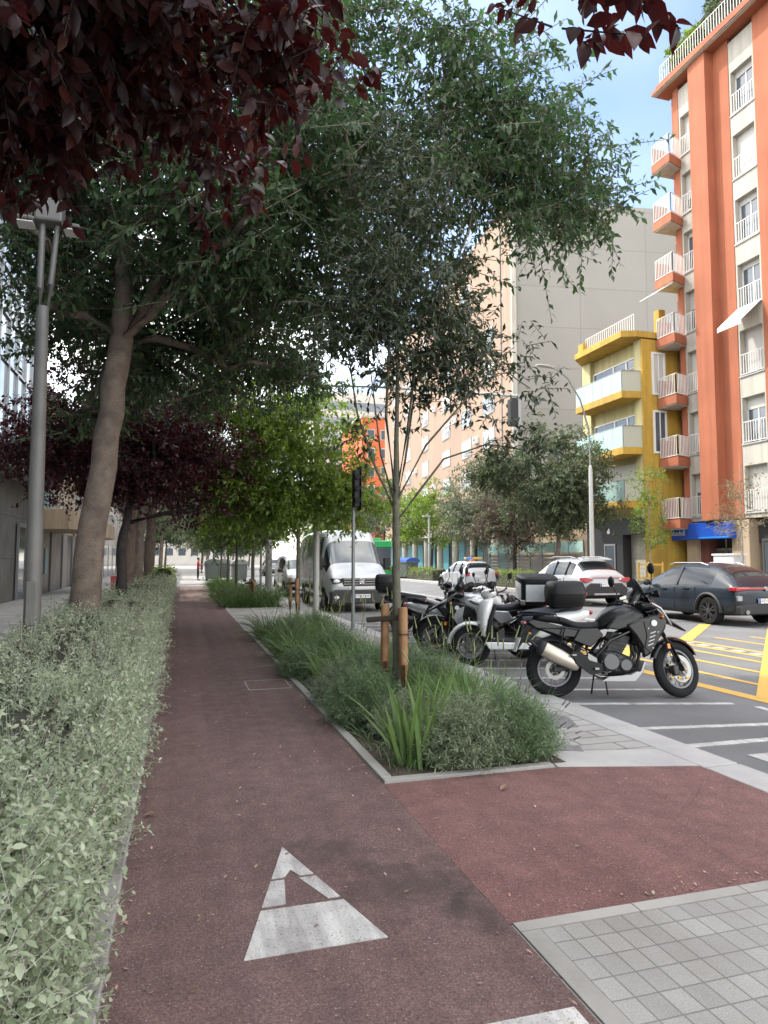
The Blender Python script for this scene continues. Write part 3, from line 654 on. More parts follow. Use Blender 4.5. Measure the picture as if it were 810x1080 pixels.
part('roof', lambda q: (q.prism([(-1.02, Y(29.1)), (-1.02, Y(33.35)), (.0, Y(34.3)), (12, Y(34.3)), (12, Y(28.8)), (-.3, Y(28.8))], 12.72, 13.05, 'xy'), q.box(-.5, -.15, Y(33.3), Y(33.8), 13.06, 13.75), q.box(1.1, 1.5, Y(28.85), Y(29.25), 13.06, 14.3)), MT['ochre'], yb, bevel=.02)
part('roof_railing', lambda q: (railing(q, (-.3, Y(29.0), 0), (-.3, Y(33.3), 0), 13.1, 13.95, 24)), MT['rail_white'], yb)
for z in (6.9, 9.9):
    w = part('window', lambda q: (q.box(.55, 1.35, Y(28.76), Y(28.83), z - .1, z), q.box(.55, 1.35, Y(28.76), Y(28.83), z + 2, z + 2.1), q.box(.55, .65, Y(28.76), Y(28.83), z, z + 2), q.box(1.25, 1.35, Y(28.76), Y(28.83), z, z + 2), q.box(.93, .97, Y(28.77), Y(28.82), z, z + 2)), MT['rail_white'], yb)
    part('pane', lambda q: q.box(.65, 1.25, Y(28.8), Y(28.828), z, z + 2), MT['win_glass'] if z < 9 else MT['shutter'], w)
part('ground_floor', lambda q: (q.box(.1, 12, Y(30.9), Y(34.2), 0, 3.58), q.box(.1, 12, Y(28.98), Y(30.9), 2.75, 3.58)), MT['dark_stone'], yb)
part('garage_door', lambda q: ([q.box(.6, .7, Y(28.98), Y(30.88), .0 + .25 * i, .243 + .25 * i) for i in range(11)]), MT['cream_wall'], yb)
dr = part('door', lambda q: (q.box(.04, .09, Y(31.5), Y(31.58), 0, 2.3), q.box(.04, .09, Y(32.4), Y(32.48), 0, 2.3), q.box(.04, .09, Y(31.58), Y(32.4), 2.2, 2.3)), MT['pole_mid'], yb)
part('pane', lambda q: q.box(.06, .08, Y(31.58), Y(32.4), .05, 2.2), MT['win_glass'], dr)
part('house_number', lambda q: q.box(.08, .095, Y(32.0), Y(32.25), 2.85, 3.15), MT['plate'], yb)
part('letter_box', lambda q: q.box(.02, .095, Y(33.2), Y(33.5), .8, 1.5), MT['plate'], yb)

# ------------------------------------------------------------------ grey party wall, peach flats, other blocks
pb = thing('peach_building', 'tall peach block of flats with a blank grey end wall behind the yellow building', 'building', (25.4, 49, .11), -math.atan(.0837))
part('grey_wall', lambda q: q.hexa([(0, 0, 0), (24, -2, 0), (24, 16, 0), (0.02, 16, 0), (0, 0, 31), (24, -2, 31), (24, 16, 31), (.02, 16, 31)]), MT['grey_wall'], pb)
part('wall', lambda q: q.box(-.06, .35, .03, 50, 3.8, 31.05), MT['peach_wall'], pb)
part('corner_strip', lambda q: q.box(-.09, .30, -.22, .025, 0, 31.1), MT['cream_wall'], pb)
wi = random.Random(4)
for yy in (5.4, 11.5, 18.2, 26.6, 35.2, 42.5):
    for k in range(8):
        z = 5.3 + 3.0 * k
        if yy < 8 and k > 5: continue
        w = part('window', lambda q: (q.box(-.11, -.055, yy - 1.5, yy + 1.5, z - .1, z), q.box(-.11, -.055, yy - 1.5, yy + 1.5, z + 1.6, z + 1.7), q.box(-.11, -.055, yy - 1.5, yy - 1.36, z, z + 1.6), q.box(-.11, -.055, yy + 1.36, yy + 1.5, z, z + 1.6), q.box(-.10, -.055, yy - .05, yy + .05, z, z + 1.6)), MT['concrete'], pb)
        part('pane', lambda q: q.box(-.08, -.05, yy - 1.36, yy + 1.36, z, z + 1.6), MT['win_glass'], w)
        cv = wi.choice([.3, .5, 1.1, 1.5, 0.2, .2])
        part('shutter', lambda q: [q.box(-.092, -.081, yy - 1.35, yy + 1.35, z + 1.6 - .08 * (i + 1) + .006, z + 1.6 - .08 * i) for i in range(int(cv / .08))], MT['shutter'], w)
        if wi.random() < .5: part('railing', lambda q: railing(q, (-.2, yy - .9, 0), (-.2, yy + .9, 0), z - .05, z + .65, 9), MT['rail_white'], w)
for yy, z in ((8.4, 12.1), (14.8, 15.2), (22.4, 9.2), (22.4, 18.0), (30.9, 12.1), (14.8, 21.1)):
    ac = part('air_conditioner', lambda q: q.box(-.42, -.07, yy - .42, yy + .42, z, z + .62), MT['plate'], pb, bevel=.03)
    part('fan_grille', lambda q: q.lathe([(0, 0), (.24, 0), (.26, -.02)], (-.425, yy - .1, z + .31), (-1, 0, 0), 18), MT['cladding'], ac)
part('drain_pipe', lambda q: q.tube([(-.12, 2.2, 4.2), (-.12, 2.2, 29.4)], .07, 8), MT['pole_mid'], pb, smooth=True)
gf = part('shop_front', lambda q: [q.box(-.05, .05, 2 + 5.2 * i, 5.4 + 5.2 * i, .2, 3.2) for i in range(9)], MT['teal'], pb)
for i in range(9): part('column', lambda q: q.lathe([(.32, 0), (.32, 3.75)], (-1.2, 1.2 + 5.2 * i, 0), (0, 0, 1), 14), MT['cream_wall'], pb, smooth=True)
part('canopy', lambda q: q.box(-1.8, -.1, .1, 48, 3.78, 4.15), MT['pale_wall'], pb)
part('back_wall', lambda q: q.box(.06, .34, .05, 50, 0, 3.78), MT['dark_stone'], pb)
fw = thing('garden_fence', 'low grey slatted fence with glass top in front of the blank grey wall', 'fence', (22.6, 40, .11))
part('post', lambda q: [q.box(-.04, .04, -5 + 1.6 * i, -4.93 + 1.6 * i, 0, 2.6) for i in range(9)], MT['pole_mid'], fw)
part('slat_panel', lambda q: [q.box(-.015, .015, -5, 8, .15 + .24 * i, .33 + .24 * i) for i in range(7)], MT['alloy'], fw)
part('glass_panel', lambda q: q.box(-.01, .01, -5, 8, 1.9, 2.55), MT['frost'], fw)
part('notice', lambda q: q.box(-.05, -.03, 3.0, 3.5, 1.95, 2.35), MT['yellow_paint'], fw)
aw_ = thing('beige_wall', 'lit lower part of the blank grey wall, coloured beige, behind the slatted fence beside the yellow building', 'wall', (24.2, 40, .11))  # added wall; its beige stands for light on the foot of the grey wall
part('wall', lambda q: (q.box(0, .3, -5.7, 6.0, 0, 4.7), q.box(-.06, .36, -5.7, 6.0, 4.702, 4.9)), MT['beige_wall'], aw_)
rb = thing('red_building', 'distant red orange block of flats seen beyond the peach building', 'building', (27.3, 104, .11))
part('wall', lambda q: q.box(0, 20, 0, 14, 0, 24), MT['redo_wall'], rb)
part('roof', lambda q: q.box(-.2, 20, -.2, 14, 24.01, 24.5), MT['pale_wall'], rb)
for k in range(7):
    for i in range(3): 
        w = part('window', lambda q: q.box(.8 + 2.2 * i, 2.1 + 2.2 * i, -.06, .03, 2.5 + 3 * k, 4.2 + 3 * k), MT['cream_wall'], rb)
        part('pane', lambda q: q.box(.95 + 2.2 * i, 1.95 + 2.2 * i, -.09, -.062, 2.65 + 3 * k, 4.05 + 3 * k), MT['win_glass'], w)
gb = thing('grey_tower', 'pale grey tower far behind the red orange block', 'building', (24, 128, .11))
part('wall', lambda q: q.box(0, 26, 0, 16, 0, 34), MT['pale_wall'], gb)
for k in range(10):
    w = part('window', lambda q: q.box(1, 25, -.06, .05, 2.6 + 3.1 * k, 4.2 + 3.1 * k), MT['win_glass'], gb)
eb = thing('end_building', 'pale low building closing the far end of the street', 'building', (-10, 190, .11))
part('wall', lambda q: q.box(-30, 34, 0, 14, 0, 16), MT['pale_wall'], eb)
for k in range(4): part('window', lambda q: [q.box(-29 + 3.2 * i, -27.2 + 3.2 * i, -.06, .05, 2.5 + 3.4 * k, 4.4 + 3.4 * k) for i in range(19)], MT['win_glass'], eb)

# ------------------------------------------------------------------ left side of the street
lb = thing('office_building', 'glass fronted office block over a grey stone base at the left edge', 'building', (-5.6, 0, 0))
YA = 31.6
part('wall', lambda q: q.box(-14, -.55, -14, YA, 0, 4.6), MT['stone_clad'], lb)
part('soffit', lambda q: q.box(-.6, .25, -14, YA + .1, 4.62, 4.95), MT['concrete'], lb)
part('upper_wall', lambda q: q.box(-14, -.10, -14, YA, 4.96, 17.4), MT['pole_mid'], lb)
cw = part('curtain_wall', lambda q: ([q.box(-.06, .06, -13.95 + 1.25 * i, -13.88 + 1.25 * i, 5.0, 17.3) for i in range(37)], [q.box(-.05, .045, -14, YA, 5.0 + 1.5 * k, 5.07 + 1.5 * k) for k in range(9)]), MT['alloy'], lb)
part('pane', lambda q: [q.box(-.08, -.02, -13.87 + 1.25 * i, -12.72 + 1.25 * i, 5.0, 17.3) for i in range(36)], MT['facade_glass'], cw)
part('roof', lambda q: q.box(-14, .3, -14, YA + .1, 17.42, 18.1), MT['concrete'], lb)
dr = part('door', lambda q: (q.box(-.5, -.42, 29.4, 29.5, 0, 3.0), q.box(-.5, -.42, 30.7, 30.8, 0, 3.0), q.box(-.5, -.42, 29.5, 30.7, 2.85, 3.0)), MT['pole_mid'], lb)
part('pane', lambda q: q.box(-.48, -.45, 29.5, 30.7, .02, 2.85), MT['win_glass'], dr)
bb = thing('balcony_building', 'beige building with a protruding balcony behind the leaning tree trunk', 'building', (-6.2, 31.8, 0))
part('wall', lambda q: q.box(-13, 0, 0, 26, 0, 9.0), MT['beige_wall'], bb)
part('ground_floor', lambda q: (q.box(-.02, .06, .3, 25.8, 0, 2.95)), MT['dark_stone'], bb)
for i in range(7): part('shop_panel', lambda q: q.box(.065, .12, 1.6 + 3.4 * i, 3.0 + 3.4 * i, 0, 2.9), MT['pole_mid'], bb)
for k in range(2):
    z = 3.15 + 3.05 * k
    for j in range(2):
        y0 = .6 + 12 * j
        bl = part('balcony', lambda q: q.prism([(.07, y0), (1.5, y0), (1.9, y0 + .9), (1.9, y0 + 5.2), (1.5, y0 + 6.1), (.07, y0 + 6.1)], z - .25, z + .62, 'xy'), MT['beige_wall'], bb)
        part('railing', lambda q: (railing(q, (1.44, y0 + .08, 0), (1.84, y0 + .9, 0), z + .65, z + 1.25, 6), railing(q, (1.84, y0 + .9, 0), (1.84, y0 + 5.2, 0), z + .65, z + 1.25, 30), railing(q, (.1, y0 + .08, 0), (1.44, y0 + .08, 0), z + .65, z + 1.25, 10)), MT['rail_white'], bl)
        w = part('window', lambda q: q.box(.01, .05, y0 + .8, y0 + 5, z + .63, z + 2.3), MT['teal'], bb)
        part('shutter', lambda q: [q.box(.055, .075, y0 + .8, y0 + 5, z + 2.3 - .1 * (i + 1) + .008, z + 2.3 - .1 * i) for i in range(6)], MT['shutter'], w)
part('roof', lambda q: q.box(-13, .4, -.1, 26.1, 9.01, 9.4), MT['concrete'], bb)
part('poster', lambda q: q.box(.125, .15, 3.3, 3.9, .9, 2.1), MT['teal'], bb)
for nm, lab, mt, y0, y1, h, x in (('pale_building', 'pale building with shuttered windows further along the left pavement', 'pale_wall', 58.5, 84, 9.5, -6.4), ('cream_building', 'cream building far along the left pavement behind the tree trunks', 'cream_wall', 85, 130, 13, -6.0)):
    t = thing(nm, lab, 'building', (x, y0, 0))
    part('wall', lambda q: q.box(-13, 0, 0, y1 - y0, 0, h), MT[mt], t)
    part('shop_front', lambda q: [q.box(.0, .05, 1 + 4 * i, 4 + 4 * i, .1, 2.8) for i in range(int((y1 - y0) / 4))], MT['win_glass'], t)
    for k in range(2):
        for i in range(int((y1 - y0) / 4)):
            w = part('window', lambda q: q.box(.0, .06, 1.3 + 4 * i, 3.0 + 4 * i, 4 + 3.1 * k, 5.9 + 3.1 * k), MT['shutter'], t)
    part('roof', lambda q: q.box(-13, .4, 0, y1 - y0, h + .01, h + .5), MT['concrete'], t)

# ------------------------------------------------------------------ trees
def twig_leaves(A, D, L, nl, ll, wr, K=2, hang=.35, spread=.9, droop=.25, fold=.25, curl=.25, t0=.1, jit=.15, pairs=False, upn=.8):
    n = len(A); D = norm(D); out = []
    a = np.where(np.abs(D[:, 2:3]) < .9, np.array([[0, 0, 1.]]), np.array([[1., 0, 0]]))
    U = norm(np.cross(D, a)); W = np.cross(D, U); ph = rng.uniform(0, 6.28, n)
    for j in range(nl):
        for s in ((0, math.pi) if pairs else (0,)):
            t = t0 + (1 - t0) * (j + rng.uniform(.2, .8, n)) / nl
            P = A + D * (L * t)[:, None]; P[:, 2] -= droop * L * t * t
            an = ph + j * (1.571 if pairs else 2.4) + s + rng.normal(0, .3, n)
            side = U * np.cos(an)[:, None] + W * np.sin(an)[:, None]
            d = D * .45 + side * spread + rng.normal(0, jit, (n, 3)); d[:, 2] -= hang
            N = rng.normal(0, .45, (n, 3)); N[:, 2] += upn
            out.append(leaf_arrays(P, d, N, ll * rng.uniform(.5, 1.3, n), wr * rng.uniform(.85, 1.15), K, fold, curl))
    return cat_arrays(out)
def in_ellipsoid(n, c, r, outer=.5):
    d = norm(rng.normal(0, 1, (n, 3))); k = rng.uniform(0, 1, n) ** outer
    return np.array(c) + d * k[:, None] * np.array(r)
def tree(name, label, cat, base, trunk, radii, ells, leaf, mats, group=None, cl_r=.7, twigs=12, fork=1, limb_r=.07, seed=0, extra=None, n_trunk=12, stems=(), vary=(.65, 1.2)):
    """trunk points are relative to base; ells = (cx,cy,cz, rx,ry,rz, clusters, shell bias); leaf = (len, width ratio, K, leaves per twig, twig length, hang)"""
    global rng
    rng = np.random.default_rng(100 + seed)
    t = thing(name, label, cat, base, 0, group)
    q = MB()
    # a little wobble and root flare make the trunk less of a pipe
    pts = [Vector(p) for p in trunk]; dense = []; dr = []
    for i in range(len(pts) - 1):
        for k in range(4):
            f = k / 4; dense.append(pts[i].lerp(pts[i + 1], f) + Vector(rng.normal(0, .07 * radii[i], 3)) * (1 if i + k else 0)); dr.append(radii[i] * (1 - f) + radii[i + 1] * f)
    dense.append(pts[-1]); dr.append(radii[-1]); dr[0] *= 1.25
    q.tube(dense, dr, n_trunk); q.build('trunk', mats[0], t, ang=70)
    nodes = [np.array(p) for p in dense if p.z >= pts[fork].z - .02]
    C = [in_ellipsoid(e[6], e[:3], e[3:6], e[7]) for e in ells]; C = np.concatenate(C) - np.array(base)
    if extra is not None: C = np.concatenate([C, np.array(extra) - np.array(base)])
    f0 = np.array(pts[fork]); order = np.argsort(np.linalg.norm(C - f0, axis=1)); dmax = np.linalg.norm(C - f0, axis=1).max()
    lb = MB(); NP = [np.array(x) for x in nodes]
    for sp, sr in stems:
        sp = [Vector(a) for a in sp]; lb.tube(sp, [sr[0] + (sr[1] - sr[0]) * i / (len(sp) - 1) for i in range(len(sp))], 10)
        for i in range(len(sp) - 1): NP += [np.array(sp[i].lerp(sp[i + 1], f_)) for f_ in (.5, 1)]
    for i in order:
        c = C[i]; A = np.array(NP); dist = np.linalg.norm(A - c, axis=1) + .35 * np.maximum(0, A[:, 2] - c[2] + .2) + .12 * np.linalg.norm(A - f0, axis=1)
        a = A[int(np.argmin(dist))]; seg = c - a; Ls = np.linalg.norm(seg)
        m1 = a + seg * .4 + rng.normal(0, .07 * Ls, 3) + np.array([0, 0, .10 * Ls]); m2 = a + seg * .75 + rng.normal(0, .06 * Ls, 3) + np.array([0, 0, .07 * Ls])
        ra = limb_r * max(.16, 1 - np.linalg.norm(a - f0) / dmax) ** 1.2; rc = max(.006, limb_r * .75 * max(.1, 1 - np.linalg.norm(c - f0) / dmax) ** 1.3)
        lb.tube([a, m1, m2, c], [ra, ra * .8 + rc * .2, (ra + rc) / 2 * .9, rc], 6); NP += [m1, m2, c]
    lb.build('limbs', mats[0], t, ang=70)
    ll, wrr, K, nl, tl, hang = leaf
    A = np.repeat(C, twigs, 0) + rng.normal(0, cl_r * .38, (len(C) * twigs, 3))
    D = rng.normal(0, 1, A.shape); D = norm(D); D[:, 2] = D[:, 2] * .7 + .1; L = tl * rng.uniform(.5, 1.3, len(A))
    V, F = twig_leaves(A, D, L, nl, ll, wrr, K, hang)
    np_mesh('crown', V, F, mats[1], t)
    E_ = A + norm(D) * L[:, None]; E_[:, 2] -= .25 * L
    V, F = sticks(A, E_, .005 * max(1, tl / .4)); np_mesh('twigs', V, F, mats[0], t)
    return t
B = MT
tree('street_tree', 'big leaning tree with a thick banded trunk in the silver hedge, broad dark crown', 'tree', (-1.44, 10.8, 0),
     [(0, 0, 0), (.17, 0, 1.6), (.36, 0, 3.4), (.52, 0, 4.9), (.54, -.1, 6.4), (.64, -.2, 8.2)], [.235, .20, .18, .165, .10, .05],
     [(-.1, 10.2, 8.3, 3.4, 3.4, 2.6, 84, .5), (2.3, 9.2, 7.8, 2.5, 2.4, 2.5, 70, .55), (4.5, 8.5, 7.5, 1.6, 1.5, 1.4, 30, .6), (-2.1, 10.8, 7.5, 1.3, 1.6, 1.4, 30, .6), (.8, 9.4, 5.9, 2.2, 1.9, .95, 40, .6), (.6, 12.6, 5.9, 2.6, 2.2, 1.6, 60, .5), (-1.5, 12.8, 5.9, 1.3, 1.8, 1.9, 46, .5)],
     (.125, .40, 2, 13, .58, .5), (B['bark'], B['leaf_dark']), None, .62, 27, 3, .085, 1,
     extra=[(5.5, 8.3, 7.2), (5.7, 8.3, 6.8), (5.2, 8.1, 6.3), (5.7, 8.4, 7.5), (4.5, 8.0, 6.2), (-1.9, 10.4, 5.2), (-1.7, 10.0, 5.5), (-2.2, 10.8, 5.4), (3.5, 8.2, 5.4), (2.9, 8.4, 5.3), (2.1, 9.0, 4.9)],
     stems=[([(.50, -.02, 4.75), (.80, -.1, 5.3), (1.1, -.25, 5.95), (1.25, -.3, 7.0)], (.10, .05)), ([(.52, -.05, 4.85), (.92, -.35, 5.15), (1.4, -.6, 5.75), (1.9, -.8, 6.15), (2.7, -1.1, 6.7), (3.8, -1.6, 7.1)], (.075, .03)), ([(.50, .05, 5.6), (.1, .5, 6.4), (-.6, .6, 7.2)], (.06, .03)), ([(.5, 0, 5.0), (.5, .8, 5.9), (.7, 1.6, 6.6)], (.07, .035))])
# plum whose trunk stands just outside the picture, its branches overhead
tree('plum_tree', 'dark red leaved plum tree hanging over the path from the upper left', 'tree', (-2.3, 2.6, 0),
     [(0, 0, 0), (.05, .05, 1.2), (.1, .1, 2.3), (.25, .2, 3.2), (.5, .4, 4.2)], [.13, .11, .10, .085, .05],
     [(-.30, 3.25, 4.28, 1.0, 1.05, .54, 44, .5), (-1.85, 3.7, 4.45, 1.1, 1.2, .72, 34, .5), (-.5, 3.0, 5.0, 1.5, 1.3, .5, 26, .5), (-1.0, 4.0, 3.85, .35, .4, .2, 5, .6), (-1.75, 3.6, 3.75, .4, .5, .3, 7, .6)],
     (.100, .50, 4, 11, .34, .8), (B['bark_dark'], B['leaf_plum']), None, .34, 17, 3, .05, 2,
     extra=[(.7, 2.6, 5.0), (1.25, 2.2, 4.5), (1.48, 1.98, 3.68), (.35, 3.0, 4.0), (.55, 3.2, 4.1)])
tree('plum_tree', 'dark purple leaved plum tree on a slim dark stem behind the big leaning trunk', 'tree', (-1.22, 15.6, 0),
     [(0, 0, 0), (.02, 0, 1.0), (.0, 0, 1.9), (.15, .1, 2.8), (.2, .1, 3.8)], [.13, .11, .10, .07, .04],
     [(-1.3, 15.8, 4.3, 2.2, 2.0, 1.6, 76, .5), (-2.7, 15.2, 3.8, 1.5, 1.4, .9, 30, .55), (.2, 15.6, 3.6, 1.45, 1.4, 1.0, 40, .6)],
     (.095, .58, 2, 12, .42, .35), (B['bark_dark'], B['leaf_plum_far']), None, .5, 24, 2, .07, 3)
row = [(-1.45, 20.0, .23, 6.4, 'leaf_grey', 'grey green leaved tree with a stout trunk past the purple plum'), (-1.45, 25.2, .20, 6.2, 'leaf_mid', 'mid green tree with a pale trunk, third trunk along the hedge'),
       (-1.4, 30.5, .17, 5.6, 'leaf_tan', 'tan tinged tree by the lime green end of the hedge'), (-1.5, 37.5, .16, 5.6, 'leaf_dark', 'dark green tree near the far end of the hedge'), (-1.8, 47, .16, 5.8, 'leaf_mid', 'tree standing past the end of the hedge on the left pavement'), (-1.6, 58, .16, 6, 'leaf_grey', 'farthest grey green tree on the left pavement')]
for i, (x, y, r, z, lm, lab) in enumerate(row):
    tree('street_tree', lab, 'tree', (x, y, 0), [(0, 0, 0), (.05, 0, 1.5), (.1, 0, 3.0), (.2, 0, 4.6)], [r, r * .85, r * .75, r * .4],
         [(x + (1.5 if i == 0 else .6), y, z, 2.9, 2.4, 2.3, 60, .5)], (.14, .42, 2, 10, .65, .4), (B['bark'], B[lm]), 'trees in a row along the left pavement', .75, 20, 2, .08, 10 + i)
# the two-stake tree in the near bed
tree('young_tree', 'young slim tree tied to two stakes in the near planting bed', 'tree', (2.075, 6.56, 0),
     [(0, 0, 0), (.01, 0, 1.2), (0, .01, 2.1), (.01, 0, 3.0), (.03, .02, 3.9), (.0, .05, 4.8)], [.05, .042, .036, .022, .016, .008],
     [(2.15, 6.65, 4.3, .95, .9, 1.2, 46, .6), (2.75, 6.6, 3.75, .75, .6, .55, 20, .6), (1.70, 6.7, 4.2, .45, .6, .9, 16, .6), (2.1, 6.6, 5.5, .9, .9, .6, 14, .6)],
     (.088, .36, 2, 8, .32, .6), (B['bark_green'], B['leaf_young']), None, .3, 13, 2, .014, 4,
     extra=[(3.091, 6.467, 2.8), (3.33, 6.395, 2.75), (3.57, 6.324, 2.78), (3.479, 6.299, 2.6), (3.183, 6.074, 3.65), (3.341, 6.079, 3.3), (1.768, 6.756, 2.9)], stems=[([(0.0, 0.0, 2.05), (-0.163, 0.153, 2.5), (-0.341, 0.258, 3.1), (-0.441, 0.34, 3.9)], (0.016, 0.007)), ([(0.0, 0.0, 2.2), (-0.124, -0.067, 3.0), (-0.1, -0.127, 3.9), (-0.009, -0.102, 4.8)], (0.018, 0.008)), ([(0.0, 0.0, 2.2), (0.115, -0.034, 2.9), (0.239, 0.033, 3.7), (0.364, -0.004, 4.6)], (0.017, 0.007)), ([(0.0, 0.0, 2.15), (0.259, -0.181, 2.72), (0.647, -0.349, 3.2), (1.012, -0.457, 3.65)], (0.014, 0.006)), ([(0.0, 0.0, 1.95), (0.239, 0.033, 2.25), (0.522, 0.001, 2.62), (0.968, -0.079, 2.78), (1.351, -0.193, 2.72)], (0.015, 0.006)), ([(0.0, 0.0, 2.1), (0.153, 0.163, 2.6), (0.306, 0.326, 3.3), (0.238, 0.451, 4.0)], (0.014, 0.007)), ([(0.0, 0.0, 2.1), (-0.201, -0.149, 2.6), (-0.339, -0.264, 3.4)], (0.013, 0.006))])
tree('young_tree', 'lime green young tree with two stakes at the far end of the near bed', 'tree', (2.70, 16.3, 0),
     [(0, 0, 0), (.0, 0, 1.5), (.0, 0, 2.4), (.05, 0, 3.4), (0, 0, 4.6)], [.055, .05, .045, .03, .015],
     [(2.2, 16.3, 4.35, 2.0, 1.8, 1.75, 76, .5), (1.3, 16.4, 3.0, 1.1, 1.0, .8, 22, .6), (3.6, 16.2, 3.3, 1.3, 1.1, 1.1, 30, .6), (2.6, 16.5, 2.75, 1.1, .9, .45, 16, .6)],
     (.13, .45, 2, 10, .45, .35), (B['bark_green'], B['leaf_lime']), 'young trees in the planting beds', .5, 20, 1, .03, 5)
for i, (x, y, lm, lab) in enumerate([(2.45, 24.5, 'leaf_mid', 'young tree at the near end of the second planting bed'), (2.3, 30, 'leaf_lime', 'lime green tree in the middle of the second planting bed'), (2.4, 37, 'leaf_dark', 'dark green tree towards the containers in the second bed'), (2.5, 45, 'leaf_mid', 'tree beside the waste containers')]):
    tree('young_tree', lab, 'tree', (x, y, 0), [(0, 0, 0), (0, 0, 1.4), (.02, 0, 2.3), (.05, 0, 3.4), (0, 0, 4.6)], [.07, .06, .055, .04, .015],
         [(x, y, 4.4, 2.2, 1.9, 1.9, 56, .5), (x - .7, y, 2.9, 1.0, 1.0, .6, 12, .6), (x + .9, y, 3.0, 1.2, 1.0, .8, 16, .6)], (.16, .45, 2, 9, .55, .35), (B['bark_green'], B[lm]), 'young trees in the planting beds', .6, 18, 1, .035, 30 + i)
# across the road
tree('street_tree', 'round dark green tree on the far pavement behind the white sport utility car', 'tree', (17.9, 30.2, .11), [(0, 0, 0), (.1, 0, 1.3), (.15, 0, 2.3), (.3, 0, 3.3), (.2, .2, 4.6)], [.13, .12, .11, .08, .04],
     [(17.7, 30.2, 5.6, 2.8, 2.5, 2.7, 84, .45), (15.3, 30.6, 5.9, 1.7, 1.5, 1.0, 26, .55), (18.6, 29.6, 4.2, 1.9, 1.6, 1.1, 30, .6)], (.19, .42, 2, 11, .65, .35), (B['bark'], B['leaf_grey' if False else 'leaf_mid']), 'trees on the far pavement', .72, 22, 1, .07, 41)
far = [(20.5, 39.7, 'leaf_tan', 4.6, 2.3, 'pinkish brown tinged tree left of the round dark tree'), (20.6, 46.0, 'leaf_grey', 5.4, 2.6, 'grey green tree in front of the peach building'), (20.3, 54.3, 'leaf_lime', 5.4, 2.7, 'light green tree behind the white hatchback'),
       (18.6, 63, 'leaf_grey', 6.2, 3.0, 'tall pale tree above the blue lidded container'), (19, 76, 'leaf_mid', 6.5, 3.4, 'tree on the far pavement beyond the green bus'), (19, 92, 'leaf_lime', 6.5, 3.6, 'pale green tree far down the right side of the street')]
for i, (x, y, lm, z, r, lab) in enumerate(far):
    tree('street_tree', lab, 'tree', (x, y, .11), [(0, 0, 0), (.05, 0, 1.4), (.1, 0, 2.6), (.2, 0, 4.2)], [.14, .12, .11, .05],
         [(x, y, z - .2, r * 1.3, r * 1.1, r * 1.05, 64, .5)], (.22, .45, 2, 9, .75, .35), (B['bark_dark'], B[lm]), 'trees on the far pavement', .8, 19, 1, .07, 50 + i)
for i, (x, y, lm) in enumerate([(8, 112, 'leaf_mid'), (5.2, 118, 'leaf_grey'), (11.5, 122, 'leaf_mid'), (14.5, 116, 'leaf_lime'), (2.5, 70, 'leaf_grey'), (2.4, 84, 'leaf_mid'), (-2, 76, 'leaf_dark'), (-2, 96, 'leaf_mid'), (3, 105, 'leaf_lime')]):
    lab = ['tree in the roadway axis at the far end of the street', 'grey green tree closing the roadway left of its axis', 'mid green tree closing the roadway right of its axis', 'light green tree at the far right end of the roadway', 'grey green tree past the waste containers', 'tree second past the waste containers', 'dark tree far along the left pavement', 'last mid green tree on the left pavement', 'pale green tree closing the pavement view'][i]
    tree('street_tree', lab, 'tree', (x, y, 0), [(0, 0, 0), (.05, 0, 1.6), (.1, 0, 2.8), (.2, 0, 4.6)], [.16, .14, .12, .05],
         [(x, y, 5.6, 3.2, 3.0, 2.8, 50, .5)], (.28, .45, 2, 8, .9, .35), (B['bark'], B[lm]), 'trees at the far end of the street', .95, 18, 1, .08, 70 + i)
tree('sapling', 'slender bright green sapling against the yellow building corner', 'tree', (20.1, 25.9, .11), [(0, 0, 0), (0, 0, 1.8), (.05, .05, 3.2), (.0, 0, 4.6), (.05, 0, 5.6)], [.05, .045, .035, .025, .01],
     [(20.1, 26.0, 4.3, .75, .8, 1.7, 34, .5), (20.3, 25.6, 2.7, .6, .6, .6, 8, .6)], (.12, .5, 2, 7, .35, .35), (B['bark_pale'], B['leaf_lime']), 'saplings on the far pavement', .32, 8, 1, .02, 61)
tree('sapling', 'sparse yellowing sapling with bare twigs in front of the orange block', 'tree', (21.2, 21.8, .11), [(0, 0, 0), (0, 0, 1.8), (.05, .05, 2.9), (.0, 0, 4.2), (.05, 0, 5.4)], [.05, .045, .035, .022, .008],
     [(21.1, 21.9, 3.3, 1.15, 1.1, .8, 26, .5), (21.1, 21.9, 4.6, .9, .9, .8, 16, .5)], (.10, .5, 2, 3, .4, .35), (B['bark_pale'], B['leaf_autumn']), 'saplings on the far pavement', .35, 8, 1, .02, 62)

# ------------------------------------------------------------------ the silver hedge
rng = np.random.default_rng(77)
hg = thing('hedge', 'long unclipped silver green hedge beside the red path', 'hedge', (-1.1, 1, 0))
def hedge_top(y): return .79 + .04 * np.sin(y * 1.7) + .06 * np.sin(y * .63 + 1) + .02 * np.minimum(np.maximum(y - 4, 0), 6)
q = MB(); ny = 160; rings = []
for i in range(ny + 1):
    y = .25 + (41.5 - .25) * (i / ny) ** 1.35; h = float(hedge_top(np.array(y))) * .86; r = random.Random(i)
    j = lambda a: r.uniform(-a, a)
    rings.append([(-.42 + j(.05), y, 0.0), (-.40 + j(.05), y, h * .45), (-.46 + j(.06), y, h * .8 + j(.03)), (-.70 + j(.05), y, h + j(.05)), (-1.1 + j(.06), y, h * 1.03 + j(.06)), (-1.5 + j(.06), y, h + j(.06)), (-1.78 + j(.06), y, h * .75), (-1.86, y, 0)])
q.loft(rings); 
o = q.build('stem_shade_core', MT['hedge_core'], None, ang=80)  # solid dark core: stems plus painted shade, blocks the view through
o.data.transform(Matrix.Translation((1.1, -1, 0))); o.parent = hg
